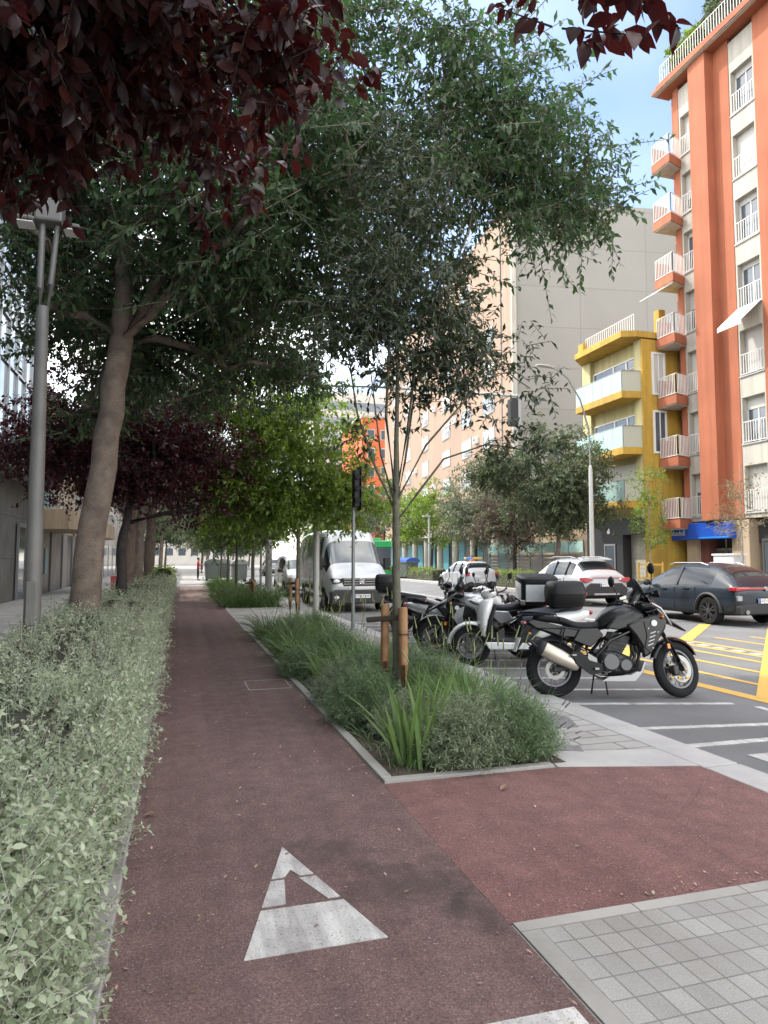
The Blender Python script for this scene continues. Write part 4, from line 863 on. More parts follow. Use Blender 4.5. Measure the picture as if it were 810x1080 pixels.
def hedge_shoots(n, y0, y1, nl, ll, L0, L1, surf=True, wr=.42, K=2):
    y = rng.uniform(y0, y1, n); s = rng.uniform(0, 1, n)
    clump = np.sin(y * 5.1 + 7 * s) + np.sin(y * 3.3 - 9 * s + 1.3) + np.sin(y * 9.7 + 15 * s) * .7      # thin places between the shoots
    keep = clump > rng.normal(-.75, .35, n); y, s = y[keep], s[keep]; n = len(y); h = hedge_top(y)
    # s runs from the foot of the path side over the top to the back
    ang = s * math.pi
    x = -1.06 + .74 * np.sign(np.cos(ang)) * np.abs(np.cos(ang)) ** .55 - .11 * np.exp(-np.maximum(0, y - .6) / 2.2) * (np.cos(ang) > 0); z = h * np.abs(np.sin(ang)) ** .7 * rng.uniform(.75, .98, n)
    z = np.where(s < .28, h * rng.uniform(.05, .95, n), z)
    P = np.stack([x, y, z], 1); D = np.stack([np.cos(ang) * .55, rng.normal(0, .55, n), .45 + .6 * np.sin(ang)], 1) + rng.normal(0, .45, (n, 3)); D = norm(D)
    L = rng.uniform(L0, L1, n); P = P - D * (L * .45)[:, None]
    P[:, 2] = np.maximum(P[:, 2], .03)
    V, F = twig_leaves(P, D, L, nl, ll, wr, K, .05, .85, .12, .2, .15, .15, .12, True, .9)
    E = P + D * L[:, None]; E[:, 2] -= .10 * L
    return (V, F), sticks(P, E, .0017)
Ls, Ts = [], []
for (n, y0, y1, nl, ll, a, b_, kk) in ((3000, .6, 2.8, 11, .0275, .24, .46, 4), (4700, 2.0, 5.5, 10, .0275, .26, .48, 3), (3900, 5.5, 10, 9, .032, .30, .55, 2), (2300, 10, 18, 6, .046, .3, .55, 2), (2200, 18, 41, 5, .065, .3, .55, 2)):
    l, t_ = hedge_shoots(n, y0, y1, nl, ll, a, b_, True, .46, kk); Ls.append(l); Ts.append(t_)
# long stray shoots leaning over the path and above the top
n = 640; y = rng.uniform(1.0, 24, n); side = rng.uniform(0, 1, n) < .34
P = np.stack([np.where(side, -.46, rng.uniform(-1.85, -.5, n)), y, np.where(side, rng.uniform(.15, .55, n), hedge_top(y) * .8)], 1)
D = np.stack([np.where(side, rng.uniform(.4, 1.0, n), rng.normal(.1, .5, n)), rng.normal(0, .5, n), np.where(side, rng.uniform(-.05, .5, n), rng.uniform(.5, 1.2, n))], 1)
L = rng.uniform(.25, .55, n) * np.where(side, .62, 1); D = norm(D)
Ls.append(twig_leaves(P, D, L, 11, .034, .48, 3, .0, .85, .3, .2, .1, .1, .1, True))
for k in range(4):
    t0, t1 = k / 4, (k + 1) / 4; A_ = P + D * (L * t0)[:, None]; A_[:, 2] -= .3 * L * t0 * t0; E = P + D * (L * t1)[:, None]; E[:, 2] -= .3 * L * t1 * t1; Ts.append(sticks(A_, E, .0022 - .0004 * k))
V, F = cat_arrays(Ls); o = np_mesh('foliage', V - np.array([-1.1, 1, 0]), F, MT['leaf_silver'], hg)
V, F = cat_arrays(Ts); o = np_mesh('twigs', V - np.array([-1.1, 1, 0]), F, MT['twig_pale'], hg)
# bare woody stems and a few dead brown leaves showing in the gaps
n = 900; y = rng.uniform(.6, 12, n); P = np.stack([rng.uniform(-1.8, -.5, n), y, rng.uniform(.0, .3, n)], 1); D = rng.normal(0, .45, (n, 3)); D[:, 2] = 1; D = norm(D); E = P + D * rng.uniform(.4, .75, n)[:, None]
V, F = sticks(P, E, .004); np_mesh('woody_stems', V - np.array([-1.1, 1, 0]), F, MT['bark'], hg)
n = 260; y = rng.uniform(1, 12, n); P = np.stack([rng.uniform(-1.7, -.4, n), y, hedge_top(y) * rng.uniform(.5, 1.0, n)], 1); D = rng.normal(0, 1, (n, 3)); N = rng.normal(0, 1, (n, 3)); N[:, 2] += 1
V, F = leaf_arrays(P, D, N, rng.uniform(.025, .05, n), .5, 3, .4, .4); np_mesh('dead_leaves', V - np.array([-1.1, 1, 0]), F, MT['litter'], hg)
# greener, younger tufts low on the path side
n = 420; y = np.concatenate([rng.normal(m, .35, n // 6) for m in (3.6, 4.6, 5.6, 6.4, 8.2, 9.6)]); n = len(y)
P = np.stack([rng.uniform(-.62, -.42, n), y, rng.uniform(.1, .5, n)], 1); D = norm(np.stack([rng.uniform(.1, .6, n), rng.normal(0, .4, n), rng.uniform(.2, .9, n)], 1)); L = rng.uniform(.15, .3, n)
V, F = twig_leaves(P, D, L, 8, .033, .5, 2, .05, .85, .1, .2, .1, .15, .1, True); np_mesh('young_shoots', V - np.array([-1.1, 1, 0]), F, MT['leaf_silver_green'], hg)

def box_hedge(name, label, x0, x1, y0, y1, z0, h, mat, ll, n, grp=None):
    t = thing(name, label, 'hedge', ((x0 + x1) / 2, (y0 + y1) / 2, z0), 0, grp); c = np.array([(x0 + x1) / 2, (y0 + y1) / 2, 0])
    q = MB(); r = random.Random(int(y0 * 7)); rings = []; N = max(6, int((y1 - y0) / .5))
    for i in range(N + 1):
        y = y0 + .1 + (y1 - y0 - .2) * i / N - c[1]; w = (x1 - x0) / 2 * .85; j = lambda a: r.uniform(-a, a)
        rings.append([(-w, y, 0), (-w * .95 + j(.06), y, h * .7 + j(.08)), (-w * .5, y, h * .86 + j(.1)), (w * .5, y, h * .86 + j(.1)), (w * .95 + j(.06), y, h * .7 + j(.08)), (w, y, 0)])
    q.loft(rings); q.build('stem_shade_core', MT['hedge_core'], t, ang=80)  # dark core colours in the shade between the shoots
    P = np.stack([rng.uniform(x0, x1, n) - c[0], rng.uniform(y0, y1, n) - c[1], h * rng.uniform(.1, 1, n) ** .6 * .9], 1); D = rng.normal(0, .6, (n, 3)); D[:, 2] += .7
    V, F = twig_leaves(P, D, rng.uniform(.2, .4, n), 5, ll, .5, 2, .1); np_mesh('foliage', V, F, mat, t)
    return t
box_hedge('hedge', 'bright lime green shrub at the far end of the silver hedge', -1.2, -.3, 33, 36.5, 0, 1.25, MT['hedge_lime'], .09, 700)
box_hedge('hedge', 'lime green low hedge between the white hatchback and the white sport utility car', 16.5, 17.6, 27.5, 42, .11, .85, MT['hedge_lime'], .09, 3000, 'low hedges on the far pavement')
box_hedge('hedge', 'low green hedge by the far kerb left of the white hatchback', 16.5, 17.6, 44, 66, .11, .85, MT['hedge_lime'], .11, 3000, 'low hedges on the far pavement')
box_hedge('shrub', 'straw coloured low shrub at the kerb between the white and the dark car', 16.6, 17.6, 20.6, 22.6, .11, .7, MT['leaf_autumn'], .08, 400)
for i, (yy, mt) in enumerate(((27.3, 'hedge_lime'), (24.6, 'leaf_mid'), (22.0, 'leaf_plum_far'), (19.6, 'hedge_lime'))):
    box_hedge('roof_plant', ['bright green bush behind the roof railing beside the pergola', 'mid green bush on the roof terrace of the orange block', 'purple leaved bush on the roof terrace', 'lime bush on the roof terrace near the picture edge'][i], 23.8, 25.2, yy - 1.1, yy + 1.1, ZTOP + .86 + .11, 2.3 if i else 1.7, MT[mt], .2, 620)

# ------------------------------------------------------------------ planting beds
def grass(name, label, x, y, n, L0, L1, W, mat, spread=.5, r=.12, droop=.6, grp=None, cat='plant', part_name='blades', stems=0, z=.012):
    t = thing(name, label, cat, (x, y, z), rnd.uniform(0, 6), grp)
    a = rng.uniform(0, 6.283, n); rr = r * np.sqrt(rng.uniform(0, 1, n)); P = np.stack([rr * np.cos(a), rr * np.sin(a), np.zeros(n)], 1)
    a2 = a + rng.normal(0, .6, n); tl = np.abs(rng.normal(0, spread, n)); D = np.stack([np.cos(a2) * np.sin(tl), np.sin(a2) * np.sin(tl), np.cos(tl)], 1)
    V, F = blade_arrays(P, D, rng.uniform(L0, L1, n), W * rng.uniform(.7, 1.2, n), 5, droop * rng.uniform(.5, 1.3, n)); np_mesh(part_name, V, F, mat, t)
    if stems:
        k = stems; P = np.stack([rng.normal(0, r * .7, k), rng.normal(0, r * .7, k), np.zeros(k)], 1); D = rng.normal(0, .3, (k, 3)); D[:, 2] = 1; D = norm(D); E = P + D * (L1 * rng.uniform(.9, 1.35, k))[:, None]
        V, F = sticks(P, E, .003); np_mesh('stems', V, F, MT['straw'], t)
        V, F = sticks(E - D * .09, E + D * .03, .008, 4); np_mesh('seed_heads', V, F, MT['straw'], t)
    return t
def lavender(label, x, y, rx, ry, h, mat, nsh, grp=None, spikes=0, ll=.045, name='lavender_bush'):
    t = thing(name, label, 'plant', (x, y, .012), 0, grp)
    q = MB(); q.sphere((0, 0, h * .22), (rx * .72, ry * .72, h * .48), 14, 8); o = q.build('stem_shade_core', MT['hedge_core'], t, ang=80)  # dark ball for stems and the shade inside the cushion
    d = norm(rng.normal(0, 1, (nsh, 3))); d[:, 2] = np.abs(d[:, 2]); P = d * np.array([rx, ry, h]) * rng.uniform(.55, .85, nsh)[:, None]
    D = d * np.array([1, 1, .7]) + rng.normal(0, .25, (nsh, 3)); D[:, 2] += .55; L = rng.uniform(.14, .30, nsh) * max(.8, h / .5)
    V, F = twig_leaves(P, D, L, 9, ll, .13, 2, .0, .7, .05, .1, .1, .0, .1, True); np_mesh('foliage', V, F, mat, t)
    E = P + norm(D) * L[:, None]
    V, F = sticks(P, E, .002); np_mesh('shoots', V, F, mat, t)
    if spikes:
        k = spikes; d = norm(rng.normal(0, 1, (k, 3))); d[:, 2] = np.abs(d[:, 2]); P = d * np.array([rx, ry, h]) * .8; D = d + rng.normal(0, .15, (k, 3)); D[:, 2] += .5; D = norm(D); E = P + D * rng.uniform(.22, .42, k)[:, None]
        V, F = sticks(P, E, .0018); np_mesh('flower_stalks', V, F, MT['lavender_green'], t)
        V, F = sticks(E - D * .05, E + D * .01, .006, 4); np_mesh('flower_spikes', V, F, MT['flower'], t)
    return t
rng = np.random.default_rng(31)
grass('iris_clump', 'broad sword leaved iris clump at the near corner of the bed', 1.76, 5.06, 64, .42, .88, .050, MT['iris'], .36, .15, .25, cat='plant')
grass('iris_clump', 'small sword leaved clump half way along the edge of the near bed', 1.72, 8.3, 20, .4, .7, .035, MT['iris'], .4, .1, .35, cat='plant')
lavender('silver grey lavender cushion spilling over the near front edge of the bed', 2.16, 5.04, .38, .30, .42, MT['lavender'], 1500)
lavender('greener lavender cushion at the right front corner of the bed', 2.56, 5.10, .34, .32, .44, MT['lavender_green'], 1100, None, 46)
grass('ornamental_grass', 'tall bright green grass clump between iris and lavender', 2.42, 5.55, 480, .45, .85, .013, MT['blade'], .42, .22, .5, None, 'grass clump', stems=8)
grass('ornamental_grass', 'bright green grass clump behind the greener lavender cushion', 2.66, 5.9, 420, .45, .85, .013, MT['blade'], .45, .22, .55, None, 'grass clump', stems=6)
grass('ornamental_grass', 'feathery pale grass clump to the right of the near stakes', 2.58, 6.55, 420, .5, .85, .011, MT['blade'], .45, .25, .6, None, 'grass clump', stems=12)
lavender('rounded blue green bush by the kerb left of the near stakes', 1.72, 6.45, .30, .42, .46, MT['lavender_green'], 1300)
lavender('low grey green cushion right at the foot of the near stakes', 2.02, 5.85, .34, .34, .30, MT['lavender'], 800)
lavender('dark green cushion half hidden behind the near stakes', 2.05, 7.25, .42, .42, .52, MT['lavender_green'], 1300, None, 24)
lavender('greyish cushion bush beside the second clump of sword leaves', 1.75, 7.35, .30, .40, .42, MT['lavender'], 900)
lavender('low dark green shrub spilling over the kerb half way along the bed', 1.62, 9.3, .26, .5, .34, MT['lavender_green'], 900)
k = 0
labs = ['bushy green cushion along the right side of the near bed, first from the stakes', 'bushy green cushion along the right side of the near bed, second from the stakes', 'loose feathery grass clump in the middle of the near bed', 'tall grass clump near the inspection cover', 'pale grass clump on the road side of the bed', 'green cushion in the middle of the near bed', 'spreading dark grass at the kerb past the inspection cover',
        'feathery clump beside the far stakes', 'arching dark grass at the far left corner of the near bed', 'low bush below the far stakes', 'pale grass clump at the far right corner of the near bed', 'round bush near the far end of the near bed']
spots = [(2.62, 7.0, 'l'), (2.55, 8.0, 'l'), (2.15, 8.5, 'g'), (1.85, 9.9, 'g'), (2.6, 9.0, 'g'), (2.2, 9.7, 'l'), (1.66, 11.0, 'd'), (2.3, 11.2, 'g'), (1.7, 13.6, 'd'), (2.4, 12.6, 'l'), (2.6, 14.0, 'g'), (1.95, 12.3, 'l')]
for (x, y, kd), lab in zip(spots, labs):
    if kd == 'l': lavender(lab, x, y, .42, .5, .52, MT['lavender_green'], 900, 'cushion bushes in the near bed', 14)
    elif kd == 'g': grass('ornamental_grass', lab, x, y, 420, .45, .9, .012, MT['blade'], .5, .28, .6, 'grass clumps in the near bed', 'grass clump', stems=10)
    else: grass('ornamental_grass', lab, x, y, 240, .6, 1.05, .014, MT['blade_dark'], .55, .2, .8, 'grass clumps in the near bed', 'grass clump', stems=6)
labs2 = ['dark green grass clump at the near corner of the second bed', 'dark green grass clump at the near right corner of the second bed', 'tall dark grass clump beside the thick pale column', 'grass clump along the path edge of the second bed', 'grass clump in the middle of the second bed', 'grass clump on the road side of the second bed', 'far grass clump along the path in the second bed', 'far grass clump on the road side of the second bed', 'grass clump just before the containers', 'last grass clump of the second bed']
for (x, y), lab in zip([(1.8, 23.0), (2.5, 23.2), (2.9, 24.8), (1.8, 25.6), (2.3, 27), (2.9, 28.5), (1.8, 29.5), (2.8, 32.5), (2.0, 36), (2.5, 42)], labs2):
    grass('ornamental_grass', lab, x, y, 420, .5, 1.1, .022, MT['blade_dark'], .5, .55, .7, 'grass clumps in the second bed', 'grass clump')
# low ground cover and mulch between the plants
n = 5200; P = np.stack([rng.uniform(1.5, 2.85, n), rng.uniform(4.85, 15.2, n), np.full(n, .012)], 1); D = rng.normal(0, .5, (n, 3)); D[:, 2] = .8
V, F = blade_arrays(P, D, rng.uniform(.08, .30, n), .010, 4, .6); tag(np_mesh('ground_cover', V, F, MT['lavender_green']), 'thin low green ground cover between the clumps of the near bed', 'ground cover', kind='stuff')
n = 2600; P = np.stack([rng.uniform(1.5, 3.25, n), rng.uniform(22.45, 45.5, n), np.full(n, .012)], 1); D = rng.normal(0, .5, (n, 3)); D[:, 2] = .8
V, F = blade_arrays(P, D, rng.uniform(.2, .6, n), .02, 4, .6); tag(np_mesh('ground_cover', V, F, MT['blade']), 'low green ground cover filling the second bed', 'ground cover', kind='stuff')

# ------------------------------------------------------------------ vehicles
dg = lambda: bpy.context.evaluated_depsgraph_get()
def split_parts(me, table, parent):
    """split one evaluated mesh into child objects by material index: table = {index: (name, material)}"""
    V = [v.co.copy() for v in me.vertices]; made = []
    jobs = []
    for idx, (name, mat) in table.items():
        jobs += [(idx, 'side_window', mat, s) for s in (-1, 1)] if name == 'side_windows' else [(idx, name, mat, 0)]
    for idx, name, mat, side_ in jobs:
        used = {}; vs = []; fs = []
        for p in me.polygons:
            if p.material_index != idx or side_ * p.center.y < 0: continue
            f = []
            for vi in p.vertices:
                if vi not in used: used[vi] = len(vs); vs.append(tuple(V[vi]))
                f.append(used[vi])
            fs.append(f)
        if not fs: continue
        m2 = bpy.data.meshes.new(name); m2.from_pydata(vs, [], fs); m2.materials.append(mat); m2.update()
        m2.polygons.foreach_set('use_smooth', [True] * len(m2.polygons)); m2.set_sharp_from_angle(angle=R(40))
        made.append(link(bpy.data.objects.new(name, m2), parent))
    return made
def car_wheel(parent, x, y, r, w, rim, spokes=5):
    s = 1 if y > 0 else -1
    q = MB(); q.lathe([(r * .64, -w / 2), (r * .9, -w / 2 - .005), (r * .985, -w * .38), (r, 0), (r * .985, w * .38), (r * .9, w / 2 + .005), (r * .64, w / 2)], (x, y, r), (0, 1, 0), 32)
    t = q.build('wheel', MT['rubber'], parent, ang=50)
    q = MB(); q.lathe([(r * .66, w * .30 * s), (r * .68, w * .47 * s), (r * .62, w * .46 * s), (r * .58, w * .30 * s), (.03, w * .12 * s)], (x, y, r), (0, 1, 0), 32)
    q.build('rim_barrel', MT['cladding'], t, ang=50)
    q = MB(); yo = y + s * w * .40
    for k in range(spokes):
        for dlt in (-.16, .16):
            a = 2 * math.pi * k / spokes + .3; a2 = a + dlt * 1.4
            q.bar((x + .05 * math.cos(a + dlt), yo, r + .05 * math.sin(a + dlt)), (x + r * .64 * math.cos(a2), yo + s * .01, r + r * .64 * math.sin(a2)), .035, .03)
    q.lathe([(0, .03 * s), (.06, .025 * s), (.065, 0)], (x, yo, r), (0, 1, 0), 16); q.torus((x, yo, r), r * .655, .014, (0, 1, 0), 32, 6)
    q.build('rim', rim, t, ang=40)
def car(name, label, cat, loc, rz, st, paint, wheels, clad=True, rim=None, L=4.5, grp=None, extras=None, glass_side=(), glass_front=(), glass_rear=(), wr=.34, ww=.22, plate=None, mirror_at=None, sub=2):
    """st: stations from the rear (x=0) to the front: (x, bottom, belt, top, half width, half roof width)"""
    t = thing(name, label, cat, loc, rz, grp); q = MB(); rings = []
    def half(s):
        x, zb, zt, zr, w, wf = s
        return [(0, zb), (.82 * w, zb), (.97 * w, zb + .09), (w, zb + .55 * (zt - zb)), (.965 * w, zt), (wf, zr - .05), (.72 * wf, zr), (0, zr + .015)]
    for s in st:
        h = half(s); rings.append([(s[0], -a, z) for a, z in h] + [(s[0], a, z) for a, z in h[6:0:-1]])
    n = 14; vs = [p for r_ in rings for p in r_]; fs = []; ms = []
    for i in range(len(rings) - 1):
        for k in range(n):
            fs.append((i * n + k, i * n + (k + 1) % n, (i + 1) * n + (k + 1) % n, (i + 1) * n + k))
            m = 0
            if k in (4, 9) and i in glass_side: m = 1
            elif k in (5, 6, 7, 8) and i in glass_front: m = 2
            elif k in (5, 6, 7, 8) and i in glass_rear: m = 3
            elif k in (0, 1, 12, 13): m = 4
            elif clad and k in (1, 2, 11, 12) and False: m = 4
            ms.append(m)
    fs += [tuple(range(n))[::-1], tuple((len(rings) - 1) * n + k for k in range(n))]; ms += [0, 0]
    q.v, q.f, q.m = vs, fs, ms
    mats = [paint, MT['car_glass'], MT['wind_glass'], MT['car_glass'], MT['cladding']]
    tmp = q.build('tmp', mats, None, sub=sub)
    cq = MB()
    W = max(s[4] for s in st)
    for wx in wheels:
        for s in (-1, 1): cq.lathe([(0, -.30), (wr * 1.16, -.30), (wr * 1.16, .30), (0, .30)], (wx, s * (W - .08), wr), (0, 1, 0), 28, 4)
    cut = cq.build('cut', mats, None)
    md = tmp.modifiers.new('arch', 'BOOLEAN'); md.object = cut; md.operation = 'DIFFERENCE'; md.solver = 'EXACT'
    me = bpy.data.meshes.new_from_object(tmp.evaluated_get(dg()))
    bpy.data.objects.remove(tmp); bpy.data.objects.remove(cut)
    made = split_parts(me, {0: ('body', paint), 1: ('side_windows', MT['car_glass']), 2: ('windscreen', MT['wind_glass']), 3: ('rear_window', MT['car_glass']), 4: ('underbody', MT['cladding'])}, t)
    for wx in wheels:
        for s in (-1, 1):
            car_wheel(t, wx, s * (W - ww / 2 - .02), wr, ww, rim or MT['alloy'])
            if clad:
                qq = MB(); prof = []
                for i in range(15):
                    a = math.pi * (-.02 + 1.04 * i / 14); prof.append((wx + (wr * 1.22) * math.cos(a), s * (W - .025), wr + (wr * 1.22) * math.sin(a)))
                qq.tube(prof, .045, 6); qq.build('wheel_arch', MT['cladding'] if clad is True else clad, t, ang=60)
    if clad is True:
        part('sill', lambda z: [z.box(wheels[0] + wr * 1.2, wheels[1] - wr * 1.2, s * (W - .01) - .03, s * (W - .01) + .02, .19, .36) for s in (-1, 1)], MT['cladding'], t, bevel=.02)
    # door seams, window posts and handles follow the side of the body
    def side(x, f):
        i = max(j for j in range(len(st) - 1) if st[j][0] <= x + 1e-6); g = (x - st[i][0]) / (st[i + 1][0] - st[i][0])
        s = [a * (1 - g) + b_ * g for a, b_ in zip(st[i], st[i + 1])]; h = half(s); u = f * 2.999 + 2; k = int(u); g2 = u - k
        return (h[k][0] * (1 - g2) + h[k + 1][0] * g2, h[k][1] * (1 - g2) + h[k + 1][1] * g2)
    if extras:
        for x in extras.get('seams', []):
            for s in (-1, 1): qq = MB(); qq.tube([(x, s * (side(x, f)[0] - .004), side(x, f)[1]) for f in (.05, .2, .35, .5, .62)], .008, 5); qq.build('door_seam', MT['cladding'], t)
        for x in extras.get('posts', []):
            for s in (-1, 1): qq = MB(); qq.bar((x, s * (side(x, .68)[0] - .012), side(x, .68)[1]), (x - .03, s * (side(x, .96)[0] - .018), side(x, .96)[1]), .07, .03); qq.build('window_post', MT['cladding'], t)
        for x in extras.get('handles', []):
            for s in (-1, 1):
                qq = MB(); qq.bar((x - .09, s * (side(x, .6)[0] + .004), side(x, .6)[1] - .02), (x + .09, s * (side(x, .6)[0] + .004), side(x, .6)[1] - .02), .03, .03)
                qq.build('door_handle', paint, t)
    if mirror_at:
        for s in (-1, 1):
            qq = MB(); yy = side(mirror_at[0], .66)[0]; qq.sphere((mirror_at[0], s * (yy + .13), mirror_at[1]), (.07, .12, .085), 12, 8); qq.bar((mirror_at[0], s * (yy - .02), mirror_at[1] - .06), (mirror_at[0], s * (yy + .1), mirror_at[1] - .03), .05, .04)
            qq.build('wing_mirror', MT['cladding'], t)
    if plate:
        px, pz, s, txt = plate
        pl = part('number_plate', lambda z: z.box(px - .012, px + .012, -.26, .26, pz - .055, pz + .055), MT['plate'], t)
        part('plate_band', lambda z: z.box(px - .0135, px + .0135, *((.205, .258) if s < 0 else (-.258, -.205)), pz - .053, pz + .053), MT['plate_blue'], pl)
        text('plate_number', txt, .10, face_mat((px + s * .0135, s * .025, pz), (0, s, 0), (0, 0, 1)), MT['ink'], pl, .001)
    return t, side
def lamps(t, name, mat, boxes, bevel=.02):
    for b_ in boxes: part(name, lambda z: z.hexa(b_), mat, t, bevel=bevel)
def bx(x0, x1, y0, y1, z0, z1): return [(x0, y0, z0), (x1, y0, z0), (x1, y1, z0), (x0, y1, z0), (x0, y0, z1), (x1, y0, z1), (x1, y1, z1), (x0, y1, z1)]
suv = [(0, .42, .88, .98, .80, .70), (.10, .30, 1.0, 1.10, .91, .72), (.30, .25, 1.03, 1.20, .925, .72), (.78, .22, 1.04, 1.60, .93, .635), (1.15, .22, 1.03, 1.65, .935, .65), (1.95, .21, 1.0, 1.67, .935, .66), (2.65, .21, .97, 1.62, .935, .64), (3.40, .22, .96, 1.06, .93, .76), (3.9, .24, .92, 1.00, .92, .76), (4.3, .28, .80, .88, .87, .70), (4.5, .38, .62, .70, .72, .58)]
t, sd_ = car('parked_car', 'white sport utility car with a boomerang tail lamp and black wheel arches', 'car', (14.0, 20.35, ZR), R(90), suv, MT['white_car'], (.86, 3.58), True, MT['alloy'], glass_side=(3, 4, 5), glass_front=(6,), glass_rear=(2,),
    extras=dict(seams=[1.25, 2.05, 3.05], posts=[2.0, 1.2], handles=[1.55, 2.4]), mirror_at=(3.0, 1.05), plate=(-.02, .74, -1, '4712 MKL'))
for s in (-1, 1):
    part('tail_lamp', lambda z: z.prism([(s * .93, 1.0), (s * .55, .95), (s * .52, .88), (s * .80, .80), (s * .94, .90)], -.015, .20, 'yz'), MT['lamp_red'], t, bevel=.02)
part('light_bar', lambda z: z.box(.0, .06, -.52, .52, .965, .99), MT['lamp_red'], t)
part('rear_bumper', lambda z: z.prism([(-.82, .36), (.82, .36), (.86, .60), (.62, .80), (-.62, .80), (-.86, .60)], -.012, .25, 'yz'), MT['cladding'], t, bevel=.04)
part('skid_trim', lambda z: z.box(-.03, .1, -.5, .5, .38, .46), MT['alloy'], t, bevel=.02)
part('spoiler', lambda z: z.hexa([(.50, -.60, 1.58), (.80, -.60, 1.63), (.80, .60, 1.63), (.50, .60, 1.58), (.50, -.58, 1.62), (.80, -.60, 1.68), (.80, .60, 1.68), (.50, .58, 1.62)]), MT['white_car'], t, bevel=.02)
part('roof_rail', lambda z: [z.tube([(.95, s * .60, 1.66), (1.2, s * .61, 1.70), (2.4, s * .61, 1.70), (2.65, s * .60, 1.65)], .018, 6) for s in (-1, 1)], MT['alloy'], t)
crs = [(0, .40, .82, .92, .80, .72), (.10, .30, .96, 1.02, .90, .74), (.26, .25, 1.01, 1.17, .915, .70), (.80, .21, .99, 1.45, .92, .60), (1.35, .2, .96, 1.49, .92, .61), (2.0, .2, .93, 1.525, .92, .62), (2.62, .2, .90, 1.46, .92, .61), (3.42, .21, .89, .99, .915, .76), (3.9, .22, .84, .93, .90, .74), (4.25, .26, .72, .80, .84, .68), (4.45, .36, .55, .62, .70, .55)]
t, sd_ = car('parked_car', 'dark blue grey crossover car with a full width red tail lamp at the right edge', 'car', (13.45, 13.15, ZR), R(90), crs, MT['dark_car'], (.90, 3.58), MT['cladding'], MT['alloy_dark'], glass_side=(3, 4, 5), glass_front=(6,), glass_rear=(2,),
    extras=dict(seams=[1.35, 2.1, 3.1], posts=[2.05], handles=[1.65, 2.5]), mirror_at=(3.05, .98), plate=(-.03, .62, -1, '0251 LCD'), wr=.345)
part('light_bar', lambda z: z.box(-.025, .06, -.86, .86, .885, .935), MT['lamp_red'], t, bevel=.012)
for s in (-1, 1): part('tail_lamp', lambda z: z.prism([(s * .90, .95), (s * .5, .95), (s * .52, .885), (s * .80, .86), (s * .90, .86)], -.02, .22, 'yz'), MT['lamp_red'], t, bevel=.015)
part('rear_bumper', lambda z: z.prism([(-.80, .30), (.80, .30), (.84, .50), (.6, .56), (-.6, .56), (-.84, .50)], -.02, .25, 'yz'), MT['cladding'], t, bevel=.03)
part('reflector', lambda z: [z.box(-.012, .05, s * .78 - .07, s * .78 + .07, .62, .74) for s in (-1, 1)], MT['alloy'], t, bevel=.01)
part('exhaust_trim', lambda z: [z.tube([(-.05, s * .6, .36), (.06, s * .6, .36)], .055, 12) for s in (-1, 1)], MT['steel'], t)
part('roof_rail', lambda z: [z.tube([(1.2, s * .57, 1.46), (1.45, s * .575, 1.525), (2.4, s * .585, 1.52), (2.6, s * .58, 1.46)], .016, 6) for s in (-1, 1)], MT['alloy'], t)
part('badge', lambda z: z.lathe([(0, -.02), (.05, -.02), (.05, .02)], (-.01, 0, .91), (1, 0, 0), 12), MT['steel'], t)
hb = [(0, .42, .85, .95, .78, .68), (.10, .30, .98, 1.06, .86, .70), (.25, .26, 1.0, 1.16, .87, .68), (.55, .24, 1.0, 1.48, .875, .60), (.95, .22, .98, 1.54, .875, .61), (1.75, .22, .96, 1.55, .875, .61), (2.35, .22, .94, 1.50, .87, .60), (3.05, .22, .94, 1.04, .87, .70), (3.5, .24, .88, .98, .86, .70), (3.85, .28, .76, .84, .80, .62), (4.05, .38, .60, .68, .66, .52)]
t, sd_ = car('moving_car', 'white hatchback with a small roof sign driving away past the lime hedge', 'car', (14.1, 30.6, ZR), R(90), hb, MT['white_car'], (.74, 3.30), True, MT['alloy'], glass_side=(3, 4, 5), glass_front=(6,), glass_rear=(2,),
    extras=dict(seams=[1.1, 1.8, 2.75], posts=[1.8, 1.0], handles=[1.3, 2.1]), mirror_at=(2.7, 1.03), plate=(-.02, .60, -1, '8305 KDN'), wr=.32)
for s in (-1, 1): part('tail_lamp', lambda z: z.prism([(s * .88, 1.02), (s * .66, .98), (s * .68, .80), (s * .87, .80)], -.01, .16, 'yz'), MT['lamp_red'], t, bevel=.02)
part('rear_bumper', lambda z: z.box(-.01, .2, -.72, .72, .32, .44), MT['cladding'], t, bevel=.02)
rs = part('roof_sign', lambda z: z.box(1.0, 1.25, -.45, .45, 1.60, 1.72), MT['yellow_paint'], t, bevel=.02)
part('sign_panel', lambda z: z.box(.985, .998, .1, .44, 1.61, 1.71), MT['blue_bright'], rs)
kang = [(0, .40, .95, 1.10, .85, .78), (.10, .28, 1.1, 1.74, .90, .76), (.5, .25, 1.1, 1.82, .91, .78), (1.5, .24, 1.08, 1.84, .91, .78), (2.5, .24, 1.05, 1.80, .91, .77), (2.9, .24, 1.04, 1.66, .91, .74), (3.45, .25, 1.03, 1.15, .90, .76), (4.0, .28, .88, .98, .86, .70), (4.25, .38, .66, .74, .72, .56)]
t, sd_ = car('parked_car', 'small white van parked behind the big white van', 'car', (5.2, 33.2, ZR), R(-90), kang, MT['white_car'], (.75, 3.45), True, MT['alloy'], glass_side=(3, 4), glass_front=(5,), extras=dict(seams=[1.7, 2.9], posts=[2.5], handles=[2.0]), mirror_at=(3.05, 1.12), plate=(4.27, .5, 1, '6041 LRT'), wr=.32)
for s in (-1, 1): part('headlight', lambda z: z.hexa(bx(3.95, 4.18, s * .66 - .14, s * .66 + .14, .72, .86)), MT['lamp_clear'], t, bevel=.03)
